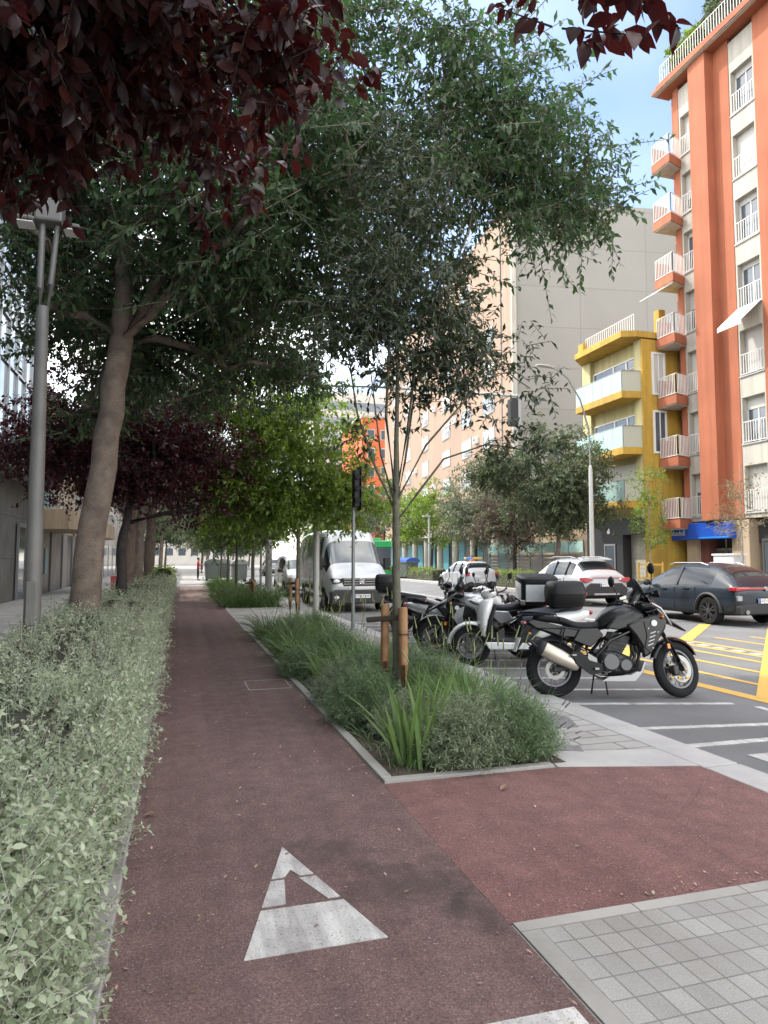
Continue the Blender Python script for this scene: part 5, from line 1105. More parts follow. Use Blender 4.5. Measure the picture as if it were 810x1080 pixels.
t, sd_ = car('moving_car', 'dark grey car far off in the roadway', 'car', (8.6, 66, ZR), R(90), suv, MT['grey_car'], (.86, 3.58), True, MT['alloy'], glass_side=(3, 4, 5), glass_front=(6,), glass_rear=(2,), plate=(-.02, .74, -1, '1937 JHB'))
for s in (-1, 1): part('tail_lamp', lambda z: z.hexa(bx(-.01, .1, s * .78 - .12, s * .78 + .12, .85, 1.02)), MT['lamp_red'], t, bevel=.02)
# the big white van
van = [(0, .42, 1.35, 2.35, .98, .90), (.06, .36, 1.36, 2.52, 1.0, .88), (.8, .33, 1.36, 2.60, 1.0, .88), (2.5, .33, 1.34, 2.61, 1.0, .88), (3.9, .33, 1.32, 2.60, 1.0, .87), (4.45, .33, 1.31, 2.52, 1.0, .84), (4.62, .33, 1.30, 2.34, 1.0, .83), (5.38, .32, 1.24, 1.36, .985, .84), (5.75, .32, 1.12, 1.23, .96, .82), (5.95, .34, .98, 1.06, .92, .80), (6.03, .40, .80, .88, .86, .72)]
t, sd_ = car('parked_van', 'big white panel van facing the camera beside the near bed', 'van', (5.30, 26.25, ZR), R(-90), van, MT['white_car'], (1.35, 5.0), None, MT['alloy'], glass_side=(4, 6), glass_front=(6,), glass_rear=(), extras=dict(seams=[2.6, 3.85, 4.9], handles=[4.1]), wr=.345, plate=(6.075, .50, 1, '0778 MNR'))
part('bumper', lambda z: z.prism([(-.94, .26), (.94, .26), (.95, .62), (.80, .70), (-.80, .70), (-.95, .62)], 5.72, 6.06, 'yz'), MT['cladding'], t, bevel=.05)
gr = part('grille', lambda z: z.prism([(-.56, .80), (.56, .80), (.62, 1.04), (-.62, 1.04)], 5.85, 6.045, 'yz'), MT['black'], t, bevel=.02)
part('grille_bar', lambda z: [z.box(6.04, 6.056, -.56, .56, .855 + .075 * i, .872 + .075 * i) for i in range(3)], MT['steel'], gr)
part('emblem', lambda z: (z.torus((6.066, 0, .945), .085, .011, (1, 0, 0), 28, 8), [z.bar((6.066, s * .045, .995), (6.066, s * .004, .950), .013, .015) for s in (-1, 1)], [z.bar((6.066, s * .072, .965), (6.066, s * .034, .88), .013, .015) for s in (-1, 1)], [z.bar((6.066, s * .034, .88), (6.066, 0, .935), .013, .015) for s in (-1, 1)]), MT['chrome'], gr)
for s in (-1, 1):
    hl = part('headlight', lambda z: z.prism([(s * .58, .84), (s * .88, .86), (s * .93, 1.04), (s * .62, 1.02)], 5.70, 6.0, 'yz'), MT['black'], t, bevel=.03)
    part('lens', lambda z: z.sphere((5.985, s * .77, .945), (.05, .12, .065), 12, 8), MT['lamp_clear'], hl, smooth=True)
    part('fog_lamp', lambda z: z.sphere((6.05, s * .78, .46), (.03, .09, .05), 12, 8), MT['lamp_clear'], t, smooth=True)
    mr = part('wing_mirror', lambda z: (z.box(4.92, 5.06, s * 1.10 - .10, s * 1.10 + .10, 1.28, 1.68), z.bar((5.0, s * .93, 1.42), (5.0, s * 1.05, 1.42), .06, .10)), MT['black'], t, bevel=.04)
    part('side_moulding', lambda z: z.box(1.8, 4.5, s * .995 - .02, s * .995 + .018, .62, .75), MT['cladding'], t, bevel=.01)
part('wiper', lambda z: [z.bar((5.36, s * .1, 1.40), (5.15, s * .1 + .55, 1.50), .02, .02) for s in (-1, 1)], MT['black'], t)
# green bus
t = thing('city_bus', 'green city bus standing far behind the white van', 'bus', (14.9, 52, ZR), 0)
part('body', lambda z: (z.box(-1.25, 1.25, 0, 11.5, .35, 1.1), z.box(-1.25, 1.25, 0, 11.5, 2.55, 3.1), z.box(-1.2, 1.2, .06, 11.4, 1.1, 2.55)), MT['green_bus'], t, bevel=.08)
part('window', lambda z: (z.box(-1.12, 1.12, -.02, .07, 1.15, 2.5), z.box(-1.22, -1.19, .3, 11.2, 1.15, 2.5), z.box(1.19, 1.22, .3, 11.2, 1.15, 2.5)), MT['win_glass'], t)
part('air_unit', lambda z: z.box(-.9, .9, 2, 6, 3.1, 3.35), MT['green_bus'], t, bevel=.06)
for y_ in (2.6, 8.8):
    for s in (-1, 1):
        q = MB(); q.lathe([(0, -.15), (.48, -.15), (.5, 0), (.48, .15), (0, .15)], (s * 1.12, y_, .5), (1, 0, 0), 24); q.build('wheel', MT['rubber'], t)
for s in (-1, 1): part('tail_lamp', lambda z: z.box(s * 1.0 - .1, s * 1.0 + .1, -.03, .02, .75, 1.0), MT['lamp_red'], t)

# ------------------------------------------------------------------ motorcycles (x forward, y left, z up; origin under the rear axle)
def steer_fn(H, ang):
    ax = Vector((-.42, 0, .907)).normalized(); Rm = Matrix.Rotation(ang, 4, ax); Tm = Matrix.Translation(H) @ Rm @ Matrix.Translation(-Vector(H))
    def f(q):
        q.v = [tuple(Tm @ Vector(p)) for p in q.v]; return q
    return f
idf = lambda q: q
def spoked_wheel(parent, cx, r, w, f=idf, disc=.14, rimm=None, cast=False, discs=(-1,)):
    q = f(MB().torus((cx, 0, r), r - w * .62, w * .62, (0, 1, 0), 40, 12, 0, .86)); t = q.build('wheel', MT['rubber'], parent, ang=60)
    q = MB(); Ri = r - w * 1.2
    q.lathe([(Ri + .012, -w * .38), (Ri + .012, w * .38), (Ri - .008, w * .36), (Ri - .014, 0), (Ri - .008, -w * .36)], (cx, 0, r), (0, 1, 0), 36, 0, True)
    q.lathe([(.0, -.07), (.045, -.07), (.035, -.03), (.035, .03), (.045, .07), (0, .07)], (cx, 0, r), (0, 1, 0), 16); f(q).build('rim', rimm or MT['alloy'], t, ang=40)
    q = MB()
    if cast:
        for k in range(6):
            a = math.pi * k / 3; q.bar((cx + .04 * math.cos(a), 0, r + .04 * math.sin(a)), (cx + Ri * math.cos(a + .12), 0, r + Ri * math.sin(a + .12)), .035, .03)
    else:
        for k in range(32):
            a = 2 * math.pi * k / 32; s = 1 if k % 2 else -1; a2 = a + (.5 if (k // 2) % 2 else -.5)
            q.tube([(cx + .04 * math.cos(a2), s * .055, r + .04 * math.sin(a2)), (cx + Ri * math.cos(a), s * .01, r + Ri * math.sin(a))], .0032, 4)
    f(q).build('spokes', MT['steel'] if not cast else (rimm or MT['steel']), t)
    for s in discs:
        q = MB(); q.lathe([(disc * .62, .072 * s), (disc, .072 * s), (disc, .077 * s), (disc * .62, .077 * s)], (cx, 0, r), (0, 1, 0), 32, 0, True)
        for k in range(5):
            a = 2 * math.pi * k / 5; q.bar((cx + .03 * math.cos(a), .072 * s, r + .03 * math.sin(a)), (cx + disc * .65 * math.cos(a + .3), .0745 * s, r + disc * .65 * math.sin(a + .3)), .018, .006)
        f(q).build('brake_disc', MT['steel'], t)
    return t
SIDES = [(-1, 1)]
def sym(q, fn):
    for s in SIDES[0]: fn(q, s)
    q.had_sym = True
    return q
def P(name, fn, mat, t, f=idf, **k):
    """one part; a part that only exists as a mirrored pair becomes two objects of the same name"""
    q = MB(); SIDES[0] = (); fn(q); pair = not q.v and getattr(q, 'had_sym', False); SIDES[0] = (-1, 1)
    up = lambda s: t[s] if isinstance(t, dict) else t
    if not pair:
        q = MB(); fn(q); return f(q).build(name, mat, up(1), **k)
    made = {}
    for s in (-1, 1):
        SIDES[0] = (s,); q = MB(); fn(q); made[s] = f(q).build(name, mat, up(s), **k)
    SIDES[0] = (-1, 1)
    return made
def yz(x, z, a, b, n=16, p=2., y=0.): return oval((x, y, z), (0, 1, 0), (0, 0, 1), a, b, n, p)
def fender(q, cx, cz, r, a0, a1, w, th=.008, n=12, crown=.02):
    rings = []
    for i in range(n + 1):
        a = a0 + (a1 - a0) * i / n; e = (math.cos(a), math.sin(a)); ww_ = w * (1 - .45 * (abs(2 * i / n - 1)) ** 3)
        row = []
        for (yy, dr) in ((-ww_, -.03), (-ww_ * .8, .0), (0, crown), (ww_ * .8, 0), (ww_, -.03), (ww_ * .78, -th), (0, crown - th), (-ww_ * .78, -th)): row.append((cx + e[0] * (r + dr), yy, cz + e[1] * (r + dr)))
        rings.append(row)
    q.loft(rings)
def adventure_bike(label, loc, heading, lean, turn, tank_m, panel_m, box=None, grp=None):
    t = thing('motorcycle', label, 'motorcycle', loc, heading, grp); t.rotation_euler = (lean, 0, heading)
    H = (1.10, 0, .95); f = steer_fn(H, turn); blk = MT['bike_black']; ax = 1.45
    spoked_wheel(t, 0, .325, .115, discs=(-1,), disc=.115, rimm=MT['alloy_dark']); spoked_wheel(t, ax, .325, .095, f, discs=(-1, 1), disc=.155, rimm=MT['alloy_dark'])
    P('fork', lambda q: sym(q, lambda q, s: (q.tube([(1.075, s * .105, 1.04), (1.25, s * .105, .69)], .027, 12), q.tube([(1.23, s * .105, .73), (1.425, s * .105, .335)], .021, 12), q.tube([(1.36, s * .105, .47), (1.45, s * .105, .30)], .032, 12))), MT['steel'], t, f)
    P('fork_guard', lambda q: sym(q, lambda q, s: q.tube([(1.29, s * .11, .62), (1.40, s * .11, .40)], .032, 10)), MT['black'], t, f)
    P('caliper', lambda q: sym(q, lambda q, s: q.box(1.30, 1.38, s * .095 - .03, s * .095 + .03, .24, .36)), MT['engine'], t, f, bevel=.015)
    P('caliper_bolt', lambda q: sym(q, lambda q, s: (q.box(1.335, 1.375, s * .128 - .01, s * .128 + .01, .20, .23), q.box(1.45, 1.50, s * .125 - .01, s * .125 + .01, .20, .225))), MT['yellow_paint'], t, f)
    P('reflector', lambda q: sym(q, lambda q, s: q.box(1.245, 1.285, s * .135 - .006, s * .135 + .006, .545, .60)), MT['orange_lens'], t, f)
    P('front_mudguard', lambda q: fender(q, ax, .325, .362, R(28), R(160), .066), blk, t, f, ang=50)
    P('triple_clamp', lambda q: (q.box(1.03, 1.16, -.13, .13, 1.0, 1.035), q.box(1.10, 1.22, -.13, .13, .80, .84)), MT['engine'], t, f, bevel=.01)
    P('handlebar', lambda q: q.tube([(.90, -.40, 1.13), (.95, -.24, 1.16), (1.02, -.12, 1.10), (1.04, 0, 1.09), (1.02, .12, 1.10), (.95, .24, 1.16), (.90, .40, 1.13)], .013, 10), MT['black'], t, f)
    P('grip', lambda q: sym(q, lambda q, s: (q.tube([(.905, s * .39, 1.132), (.945, s * .26, 1.157)], .019, 10), q.tube([(.99, s * .25, 1.155), (.975, s * .41, 1.12)], .007, 6))), MT['rubber'], t, f)
    P('hand_guard', lambda q: sym(q, lambda q, s: q.loft([oval((1.02, s * .24, 1.15), (1, 0, 0), (0, 0, 1), .015, .03, 8), oval((1.05, s * .33, 1.15), (1, 0, 0), (0, 0, 1), .015, .055, 8), oval((.98, s * .42, 1.13), (1, 0, 0), (0, 0, 1), .015, .04, 8)])), MT['black'], t, f)
    P('mirror', lambda q: sym(q, lambda q, s: (q.tube([(.95, s * .26, 1.16), (1.0, s * .30, 1.27), (.985, s * .34, 1.38)], .007, 6), q.sphere((.98, s * .35, 1.43), (.03, .05, .07), 14, 8))), MT['black'], t, f)
    P('frame', lambda q: sym(q, lambda q, s: (q.tube([(1.09, s * .05, .95), (.98, s * .15, .82), (.62, s * .17, .66), (.46, s * .16, .48), (.47, s * .15, .30)], .022, 8), q.tube([(1.10, s * .05, .88), (1.0, s * .12, .62), (.92, s * .13, .34), (.60, s * .13, .27)], .018, 8), q.tube([(.62, s * .15, .66), (.30, s * .13, .78), (-.22, s * .11, .86)], .015, 8), q.tube([(.46, s * .15, .50), (.15, s * .13, .68), (-.20, s * .11, .82)], .014, 8))), blk, t)
    tk = P('fuel_tank', lambda q: q.loft([yz(.50, .82, .07, .05), yz(.56, .87, .12, .10), yz(.66, .925, .165, .13, p=2.4), yz(.80, .94, .20, .145, p=2.5), yz(.94, .925, .20, .14, p=2.4), yz(1.04, .91, .15, .11), yz(1.09, .91, .08, .06)]), tank_m, t, ang=70, sub=1)
    P('filler_cap', lambda q: q.lathe([(0, 0), (.045, 0), (.05, -.012)], (.80, 0, 1.098), (.05, 0, 1), 18), MT['engine'], tk)
    P('tank_panel', lambda q: sym(q, lambda q, s: q.prism([(.58, .80), (.72, .78), (.92, .84), (1.02, .96), (.90, 1.0), (.70, .93)], s * .175, s * .205)), panel_m, tk, bevel=.02)
    fr = P('side_fairing', lambda q: sym(q, lambda q, s: q.prism([(.80, .84), (.98, .92), (1.16, .95), (1.28, .90), (1.26, .80), (1.17, .66), (1.06, .50), (.98, .46), (.97, .60), (.90, .72)], s * .165, s * .225)), blk, t, bevel=.025)
    P('fairing_panel', lambda q: sym(q, lambda q, s: q.prism([(1.0, .88), (1.12, .84), (1.18, .70), (1.07, .52), (1.0, .58), (1.03, .72)], s * .226, s * .236)), panel_m, fr, bevel=.006)
    P('roundel', lambda q: sym(q, lambda q, s: q.lathe([(0, 0), (.034, 0), (.036, -.004)], (1.12, s * .242, .86), (0, s, 0), 20)), MT['plate'], fr)
    P('radiator', lambda q: (q.box(.985, 1.02, -.15, .15, .52, .80), [q.box(1.02, 1.026, -.15, .15, .53 + .02 * i, .54 + .02 * i) for i in range(13)]), MT['engine'], t)
    P('beak', lambda q: q.loft([yz(1.10, .93, .13, .06), yz(1.26, .925, .115, .05), yz(1.40, .865, .08, .032), yz(1.52, .795, .055, .018), yz(1.57, .77, .03, .010)]), blk, t, ang=70)
    cw_ = P('front_cowl', lambda q: q.loft([yz(.99, 1.04, .11, .07), yz(1.08, 1.06, .14, .10), yz(1.18, 1.05, .13, .09), yz(1.25, 1.02, .10, .06)]), blk, t, ang=70)
    P('headlight', lambda q: q.sphere((1.225, 0, 1.02), (.05, .10, .055), 16, 10), MT['lamp_clear'], cw_)
    P('windscreen', lambda q: q.loft([[(x + .012 * k, y_, z) for (y_, k2) in ((-w, 0), (-w * .6, 1), (0, 1.4), (w * .6, 1), (w, 0)) for x, z in [(bx_ + .03 * k2, bz)]] for k in (0,) for (bx_, bz, w) in ()] or [[(1.13, -.15, 1.10), (1.17, 0, 1.11), (1.13, .15, 1.10), (1.125, .15, 1.10), (1.165, 0, 1.11), (1.125, -.15, 1.10)], [(1.05, -.16, 1.24), (1.09, 0, 1.25), (1.05, .16, 1.24), (1.045, .16, 1.24), (1.085, 0, 1.25), (1.045, -.16, 1.24)], [(.98, -.11, 1.37), (1.01, 0, 1.39), (.98, .11, 1.37), (.975, .11, 1.37), (1.005, 0, 1.39), (.975, -.11, 1.37)]]), MT['wind_glass'], t, ang=70)
    P('instrument', lambda q: q.hexa([(1.0, -.07, 1.10), (1.02, -.07, 1.08), (1.02, .07, 1.08), (1.0, .07, 1.10), (1.05, -.07, 1.20), (1.07, -.07, 1.19), (1.07, .07, 1.19), (1.05, .07, 1.20)]), MT['black'], t, bevel=.008)
    P('crash_bar', lambda q: sym(q, lambda q, s: (q.tube([(1.02, s * .17, 1.06), (1.12, s * .20, 1.085), (1.22, s * .19, 1.03), (1.30, s * .16, .92), (1.36, s * .12, .84)], .016, 8), q.tube([(1.06, s * .17, .98), (1.18, s * .19, 1.02), (1.26, s * .17, .95)], .013, 8))), MT['alloy'], t)
    P('indicator', lambda q: sym(q, lambda q, s: (q.tube([(1.22, s * .10, .93), (1.22, s * .19, .93)], .008, 6), q.sphere((1.225, s * .22, .93), (.02, .035, .018), 10, 6), q.tube([(-.30, s * .06, .74), (-.31, s * .16, .74)], .008, 6), q.sphere((-.31, s * .19, .74), (.02, .035, .018), 10, 6))), MT['orange_lens'], t)
    P('engine', lambda q: (q.loft([yz(.47, .42, .12, .08, p=4), yz(.52, .42, .17, .14, p=4), yz(.70, .41, .18, .14, p=4), yz(.86, .38, .15, .10, p=4), yz(.92, .36, .10, .06, p=4)]),), MT['engine'], t, ang=50)
    P('cylinder', lambda q: (q.hexa([(.60, -.11, .52), (.76, -.11, .48), (.76, .11, .48), (.60, .11, .52), (.68, -.11, .76), (.88, -.11, .70), (.88, .11, .70), (.68, .11, .76)]), [q.hexa([(.595 + .019 * i, -.125, .545 + .045 * i), (.775 + .026 * i, -.125, .50 + .045 * i), (.775 + .026 * i, .125, .50 + .045 * i), (.595 + .019 * i, .125, .545 + .045 * i), (.597 + .019 * i, -.125, .557 + .045 * i), (.777 + .026 * i, -.125, .512 + .045 * i), (.777 + .026 * i, .125, .512 + .045 * i), (.597 + .019 * i, .125, .557 + .045 * i)]) for i in range(4)]), MT['engine'], t)
    P('crankcase_cover', lambda q: sym(q, lambda q, s: (q.lathe([(0, .045), (.085, .045), (.11, .02), (.115, 0)], (.62, s * .165, .42), (0, s, 0), 26), q.lathe([(0, .04), (.06, .04), (.08, .015), (.085, 0)], (.79, s * .16, .385), (0, s, 0), 24), [q.lathe([(0, .018), (.01, .018), (.01, 0)], (.62 + .10 * math.cos(a), s * .175, .42 + .10 * math.sin(a)), (0, s, 0), 6) for a in (0, 1.05, 2.1, 3.14, 4.2, 5.25)])), MT['alloy_dark'], t, ang=40)
    P('exhaust_header', lambda q: sym(q, lambda q, s: q.tube([(.86, s * .06, .64), (.96, s * .07, .60), (.985, s * .07, .48), (.93, s * .06, .29), (.72, -.02 + s * .05, .235), (.50, -.10, .25), (.34, -.15, .33)], .022, 10)), MT['steel'], t)
    sx = [(.24, .36, .035, .045), (.20, .385, .055, .075), (.02, .48, .062, .088), (-.16, .575, .062, .085), (-.20, .596, .045, .06)]
    dv = Vector((-.44, 0, .236)).normalized(); up = Vector((.236, 0, .44)).normalized()
    P('silencer', lambda q: q.loft([oval((x, -.185, z), (0, 1, 0), up, a, b_, 16, 2.6) for x, z, a, b_ in sx]), MT['titan'], t, ang=45)
    P('silencer_tip', lambda q: (q.loft([oval((x, -.185, z), (0, 1, 0), up, a, b_, 16, 2.6) for x, z, a, b_ in ((-.15, .571, .065, .089), (-.19, .592, .058, .08), (-.215, .604, .03, .05))])), MT['cladding'], t, ang=45)
    P('heat_shield', lambda q: q.prism([(.15, .52), (.20, .40), (.36, .28), (.50, .30), (.50, .40), (.36, .44), (.26, .54)], -.25, -.235), MT['black'], t, bevel=.006)
    P('swingarm', lambda q: sym(q, lambda q, s: q.bar((.50, s * .125, .40), (-.03, s * .115, .325), .035, .06)), MT['engine'], t, bevel=.008)
    P('shock_absorber', lambda q: (q.tube([(.34, 0, .34), (.42, 0, .66)], .03, 10), [q.torus((.345 + .0125 * i, 0, .38 + .045 * i), .045, .008, (.24, 0, .97), 16, 6) for i in range(6)]), MT['steel'], t)
    P('chain', lambda q: (q.bar((.0, .10, .40), (.48, .10, .46), .014, .022), q.bar((.0, .10, .255), (.48, .10, .36), .014, .022)), MT['engine'], t)
    P('skid_plate', lambda q: q.prism([(.54, .20), (.90, .20), (1.0, .30), (1.04, .42), (1.015, .425), (.97, .315), (.885, .225), (.54, .225)], -.14, .14), MT['alloy'], t, bevel=.006)
    P('skid_side', lambda q: sym(q, lambda q, s: q.prism([(.52, .20), (.90, .20), (.99, .30), (.93, .31), (.85, .27), (.60, .25)], s * .141, s * .15)), MT['alloy'], t)
    P('side_stand', lambda q: (q.tube([(.52, .15, .28), (.50, .24, .02)], .013, 8), q.box(.46, .55, .21, .27, .0, .015)), MT['black'], t)
    P('center_stand_foot', lambda q: q.tube([(.56, -.12, .24), (.57, -.16, .05)], .012, 8), MT['black'], t)
    P('footpeg', lambda q: sym(q, lambda q, s: (q.box(.40, .45, s * .24 - .05, s * .24 + .05, .335, .36), q.prism([(.34, .34), (.48, .30), (.46, .46), (.36, .52)], s * .165, s * .18), q.tube([(.42, s * .19, .34), (.56, s * .20, .30), (.60, s * .22, .31)], .008, 6))), MT['steel'], t, bevel=.005)
    P('passenger_peg', lambda q: sym(q, lambda q, s: (q.tube([(.34, s * .14, .62), (.18, s * .19, .50)], .012, 8), q.tube([(.22, s * .13, .68), (.18, s * .19, .50)], .010, 8), q.box(.15, .20, s * .24 - .05, s * .24 + .05, .49, .51))), MT['steel'], t, bevel=.004)
    P('brake_hose', lambda q: sym(q, lambda q, s: q.tube([(.97, s * .22, 1.16), (1.08, s * .16, 1.20), (1.15, s * .09, 1.08), (1.17, s * .11, .86), (1.30, s * .125, .56), (1.35, s * .12, .38)], .006, 6)), MT['black'], t, f)
    P('cable', lambda q: (q.tube([(.96, .2, 1.15), (1.08, .1, 1.18), (1.06, .08, .98), (.95, .14, .82), (.78, .15, .72)], .006, 6), q.tube([(.60, -.16, .74), (.50, -.17, .60), (.52, -.17, .46)], .009, 6), q.tube([(.44, -.17, .56), (.30, -.16, .46), (.08, -.10, .36)], .006, 6)), MT['black'], t)
    P('tank_decal', lambda q: sym(q, lambda q, s: q.prism([(.66, .86), (.86, .915), (.93, .965), (.90, .972), (.84, .935), (.66, .885)], s * .206, s * .2085)), MT['engine'], tk)
    P('bolt', lambda q: sym(q, lambda q, s: [q.lathe([(0, .008), (.009, .008), (.011, 0)], (x_, s * .236, z_), (0, s, 0), 8) for x_, z_ in ((1.05, .80), (1.16, .76), (1.09, .58))]), MT['steel'], fr)
    P('cooling_slot', lambda q: sym(q, lambda q, s: [q.prism([(1.035 + .012 * i, .60 + .045 * i), (1.10 + .012 * i, .625 + .045 * i), (1.10 + .012 * i, .637 + .045 * i), (1.035 + .012 * i, .612 + .045 * i)], s * .2365, s * .239) for i in range(4)]), MT['alloy'], fr)
    P('tag_label', lambda q: q.box(.26, .33, -.215, -.21, .50, .545), MT['yellow_paint'], t)
    st_ = P('seat', lambda q: q.loft([yz(.58, .845, .07, .045, p=3), yz(.48, .825, .10, .05, p=3), yz(.32, .815, .135, .05, p=3), yz(.20, .835, .14, .055, p=3), yz(.14, .885, .13, .045, p=3), yz(-.02, .905, .12, .045, p=3), yz(-.18, .915, .10, .04, p=3), yz(-.23, .915, .06, .025, p=3)]), MT['seat'], t, ang=70, sub=1)
    P('tail_panel', lambda q: sym(q, lambda q, s: q.prism([(.46, .79), (.20, .80), (-.24, .90), (-.33, .88), (-.22, .80), (.10, .70), (.36, .68)], s * .11, s * .135)), blk, t, bevel=.015)
    P('number_board', lambda q: sym(q, lambda q, s: q.prism([(.56, .72), (.50, .80), (.28, .79), (.20, .66), (.40, .58)], s * .135, s * .16)), tank_m, t, bevel=.02)
    P('luggage_rack', lambda q: (sym(q, lambda q, s: (q.tube([(.06, s * .15, .90), (.0, s * .16, .965), (-.30, s * .13, .985), (-.38, s * .07, .985)], .014, 8),)), q.tube([(-.38, -.07, .985), (-.38, .07, .985)], .014, 8), q.box(-.36, -.10, -.10, .10, .975, .99)), blk, t)
    P('side_rack', lambda q: sym(q, lambda q, s: q.tube([(.10, s * .20, .80), (-.28, s * .21, .80), (-.34, s * .20, .70), (-.22, s * .20, .58), (.02, s * .20, .56), (.10, s * .20, .80)], .010, 8)), blk, t)
    P('tail_light', lambda q: q.box(-.36, -.31, -.07, .07, .845, .885), MT['lamp_red'], t, bevel=.01)
    P('rear_mudguard', lambda q: (q.hexa([(-.24, -.09, .82), (-.32, -.09, .84), (-.32, .09, .84), (-.24, .09, .82), (-.42, -.07, .56), (-.44, -.07, .57), (-.44, .07, .57), (-.42, .07, .56)]), fender(q, 0, .325, .36, R(70), R(140), .07)), MT['black'], t)
    pl = P('number_plate', lambda q: q.hexa([(-.395, -.11, .69), (-.40, -.11, .69), (-.40, .11, .69), (-.395, .11, .69), (-.455, -.11, .53), (-.46, -.11, .53), (-.46, .11, .53), (-.455, .11, .53)]), MT['plate'], t)
    if box:
        tb = P('top_box', lambda q: q.loft([oval((-.20, 0, z), (1, 0, 0), (0, 1, 0), a, b_, 20, 7) for z, a, b_ in ((.90, .26, .26), (.93, .285, .285), (1.26, .295, .295))]), MT['black'], t, ang=40)
        P('lid', lambda q: q.loft([oval((-.20, 0, z), (1, 0, 0), (0, 1, 0), a, b_, 20, 7) for z, a, b_ in ((1.265, .305, .305), (1.325, .305, .305), (1.36, .27, .27))]), MT['black'], tb, ang=40)
        P('panel', lambda q: (sym(q, lambda q, s: q.box(-.43, .03, s * .288, s * .302, .965, 1.235)), q.box(-.505, -.49, -.22, .22, .97, 1.24), q.box(.09, .102, -.22, .22, .97, 1.24)), MT['cabinet'], tb, bevel=.004)
        P('corner', lambda q: [q.box(-.20 + sx_ * .275 - .035, -.20 + sx_ * .275 + .035, sy * .275 - .035, sy * .275 + .035, .91, .99) for sx_ in (-1, 1) for sy in (-1, 1)], MT['steel'], tb, bevel=.012)
    return t
def scooter(label, loc, heading, lean, turn, paint, seatm, box=None, grp=None, boxm=None):
    t = thing('scooter', label, 'scooter', loc, heading, grp); t.rotation_euler = (lean, 0, heading)
    f = steer_fn((1.05, 0, .9), turn); wb = 1.30; blk = MT['black']
    spoked_wheel(t, 0, .29, .105, cast=True, disc=.10); spoked_wheel(t, wb, .29, .095, f, cast=True, disc=.12)
    P('fork', lambda q: sym(q, lambda q, s: q.tube([(1.10, s * .075, .72), (1.30, s * .085, .29)], .022, 10)), MT['steel'], t, f)
    P('front_mudguard', lambda q: fender(q, wb, .29, .335, R(5), R(170), .075, crown=.025), paint, t, f, ang=60)
    P('front_shield', lambda q: q.loft([oval((1.09, 0, .30), (1, 0, 0), (0, 1, 0), .02, .05, 16, 2.2), oval((1.12, 0, .46), (1, 0, 0), (0, 1, 0), .045, .13, 16, 2.2), oval((1.14, 0, .66), (1, 0, 0), (0, 1, 0), .08, .22, 16, 2.2), oval((1.10, 0, .82), (1, 0, 0), (0, 1, 0), .105, .24, 16, 2.2), oval((1.06, 0, .94), (1, 0, 0), (0, 1, 0), .10, .20, 16, 2.3), oval((1.03, 0, 1.0), (1, 0, 0), (0, 1, 0), .07, .13, 16)]), paint, t, ang=70, sub=1)
    P('grille', lambda q: sym(q, lambda q, s: q.sphere((1.155, s * .10, .78), (.035, .04, .09), 12, 8)), blk, t)
    P('inner_panel', lambda q: q.prism([(1.05, .36), (1.10, .50), (1.06, .70), (.98, .90), (.94, .90), (1.0, .66), (.98, .42)], -.17, .17), blk, t, bevel=.03)
    hc = P('handlebar_cover', lambda q: q.loft([yz(.92, 1.04, .08, .04), yz(.98, 1.05, .17, .07), yz(1.06, 1.05, .16, .08), yz(1.12, 1.03, .10, .055), yz(1.14, 1.03, .05, .03)]), paint, t, f, ang=70, sub=1)
    P('headlight', lambda q: q.sphere((1.105, 0, 1.035), (.045, .10, .055), 16, 10), MT['lamp_clear'], hc, f)
    P('handlebar', lambda q: (q.tube([(.90, -.35, 1.05), (.98, -.16, 1.06), (.98, .16, 1.06), (.90, .35, 1.05)], .018, 10), sym(q, lambda q, s: q.tube([(.99, s * .2, 1.06), (.96, s * .35, 1.045)], .007, 6))), blk, t, f)
    P('mirror', lambda q: sym(q, lambda q, s: (q.tube([(.95, s * .22, 1.07), (1.0, s * .30, 1.2), (.98, s * .34, 1.30)], .007, 6), q.sphere((.98, s * .36, 1.35), (.02, .075, .05), 14, 8))), blk, t, f)
    P('floorboard', lambda q: q.prism([(.46, .27), (1.06, .27), (1.10, .38), (1.02, .40), (.50, .38)], -.17, .17), blk, t, bevel=.02)
    P('floor_trim', lambda q: sym(q, lambda q, s: q.prism([(.40, .26), (1.06, .255), (1.12, .36), (1.05, .36), (.48, .35)], s * .165, s * .19)), paint, t, bevel=.015)
    P('rear_body', lambda q: q.loft([yz(.56, .50, .12, .16, p=3), yz(.44, .54, .16, .21, p=3), yz(.20, .60, .175, .19, p=3), yz(-.05, .68, .155, .12, p=3), yz(-.30, .74, .11, .08, p=3), yz(-.42, .77, .06, .035, p=3)]), paint, t, ang=70, sub=1)
    P('side_cover', lambda q: sym(q, lambda q, s: q.prism([(.60, .36), (.60, .72), (.12, .76), (.26, .60), (.42, .44)], s * .15, s * .20)), seatm, t, bevel=.02)
    P('seat', lambda q: q.loft([yz(.58, .73, .08, .045, p=3), yz(.46, .765, .14, .055, p=3), yz(.22, .785, .155, .055, p=3), yz(.02, .83, .15, .055, p=3), yz(-.22, .85, .12, .045, p=3), yz(-.32, .85, .07, .025, p=3)]), seatm, t, ang=70, sub=1)
    P('engine', lambda q: (q.box(-.05, .48, .03, .15, .22, .42), q.lathe([(0, .03), (.10, .03), (.12, 0)], (.38, .15, .32), (0, 1, 0), 20), q.box(.2, .5, -.12, .1, .24, .46)), MT['engine'], t, bevel=.03)
    P('exhaust', lambda q: q.loft([oval((x, -.15, z), (0, 1, 0), (0, 0, 1), a, b_, 14, 2.4) for x, z, a, b_ in ((.42, .26, .03, .03), (.32, .28, .05, .065), (-.08, .36, .055, .075), (-.2, .385, .04, .05))]), MT['engine'], t)
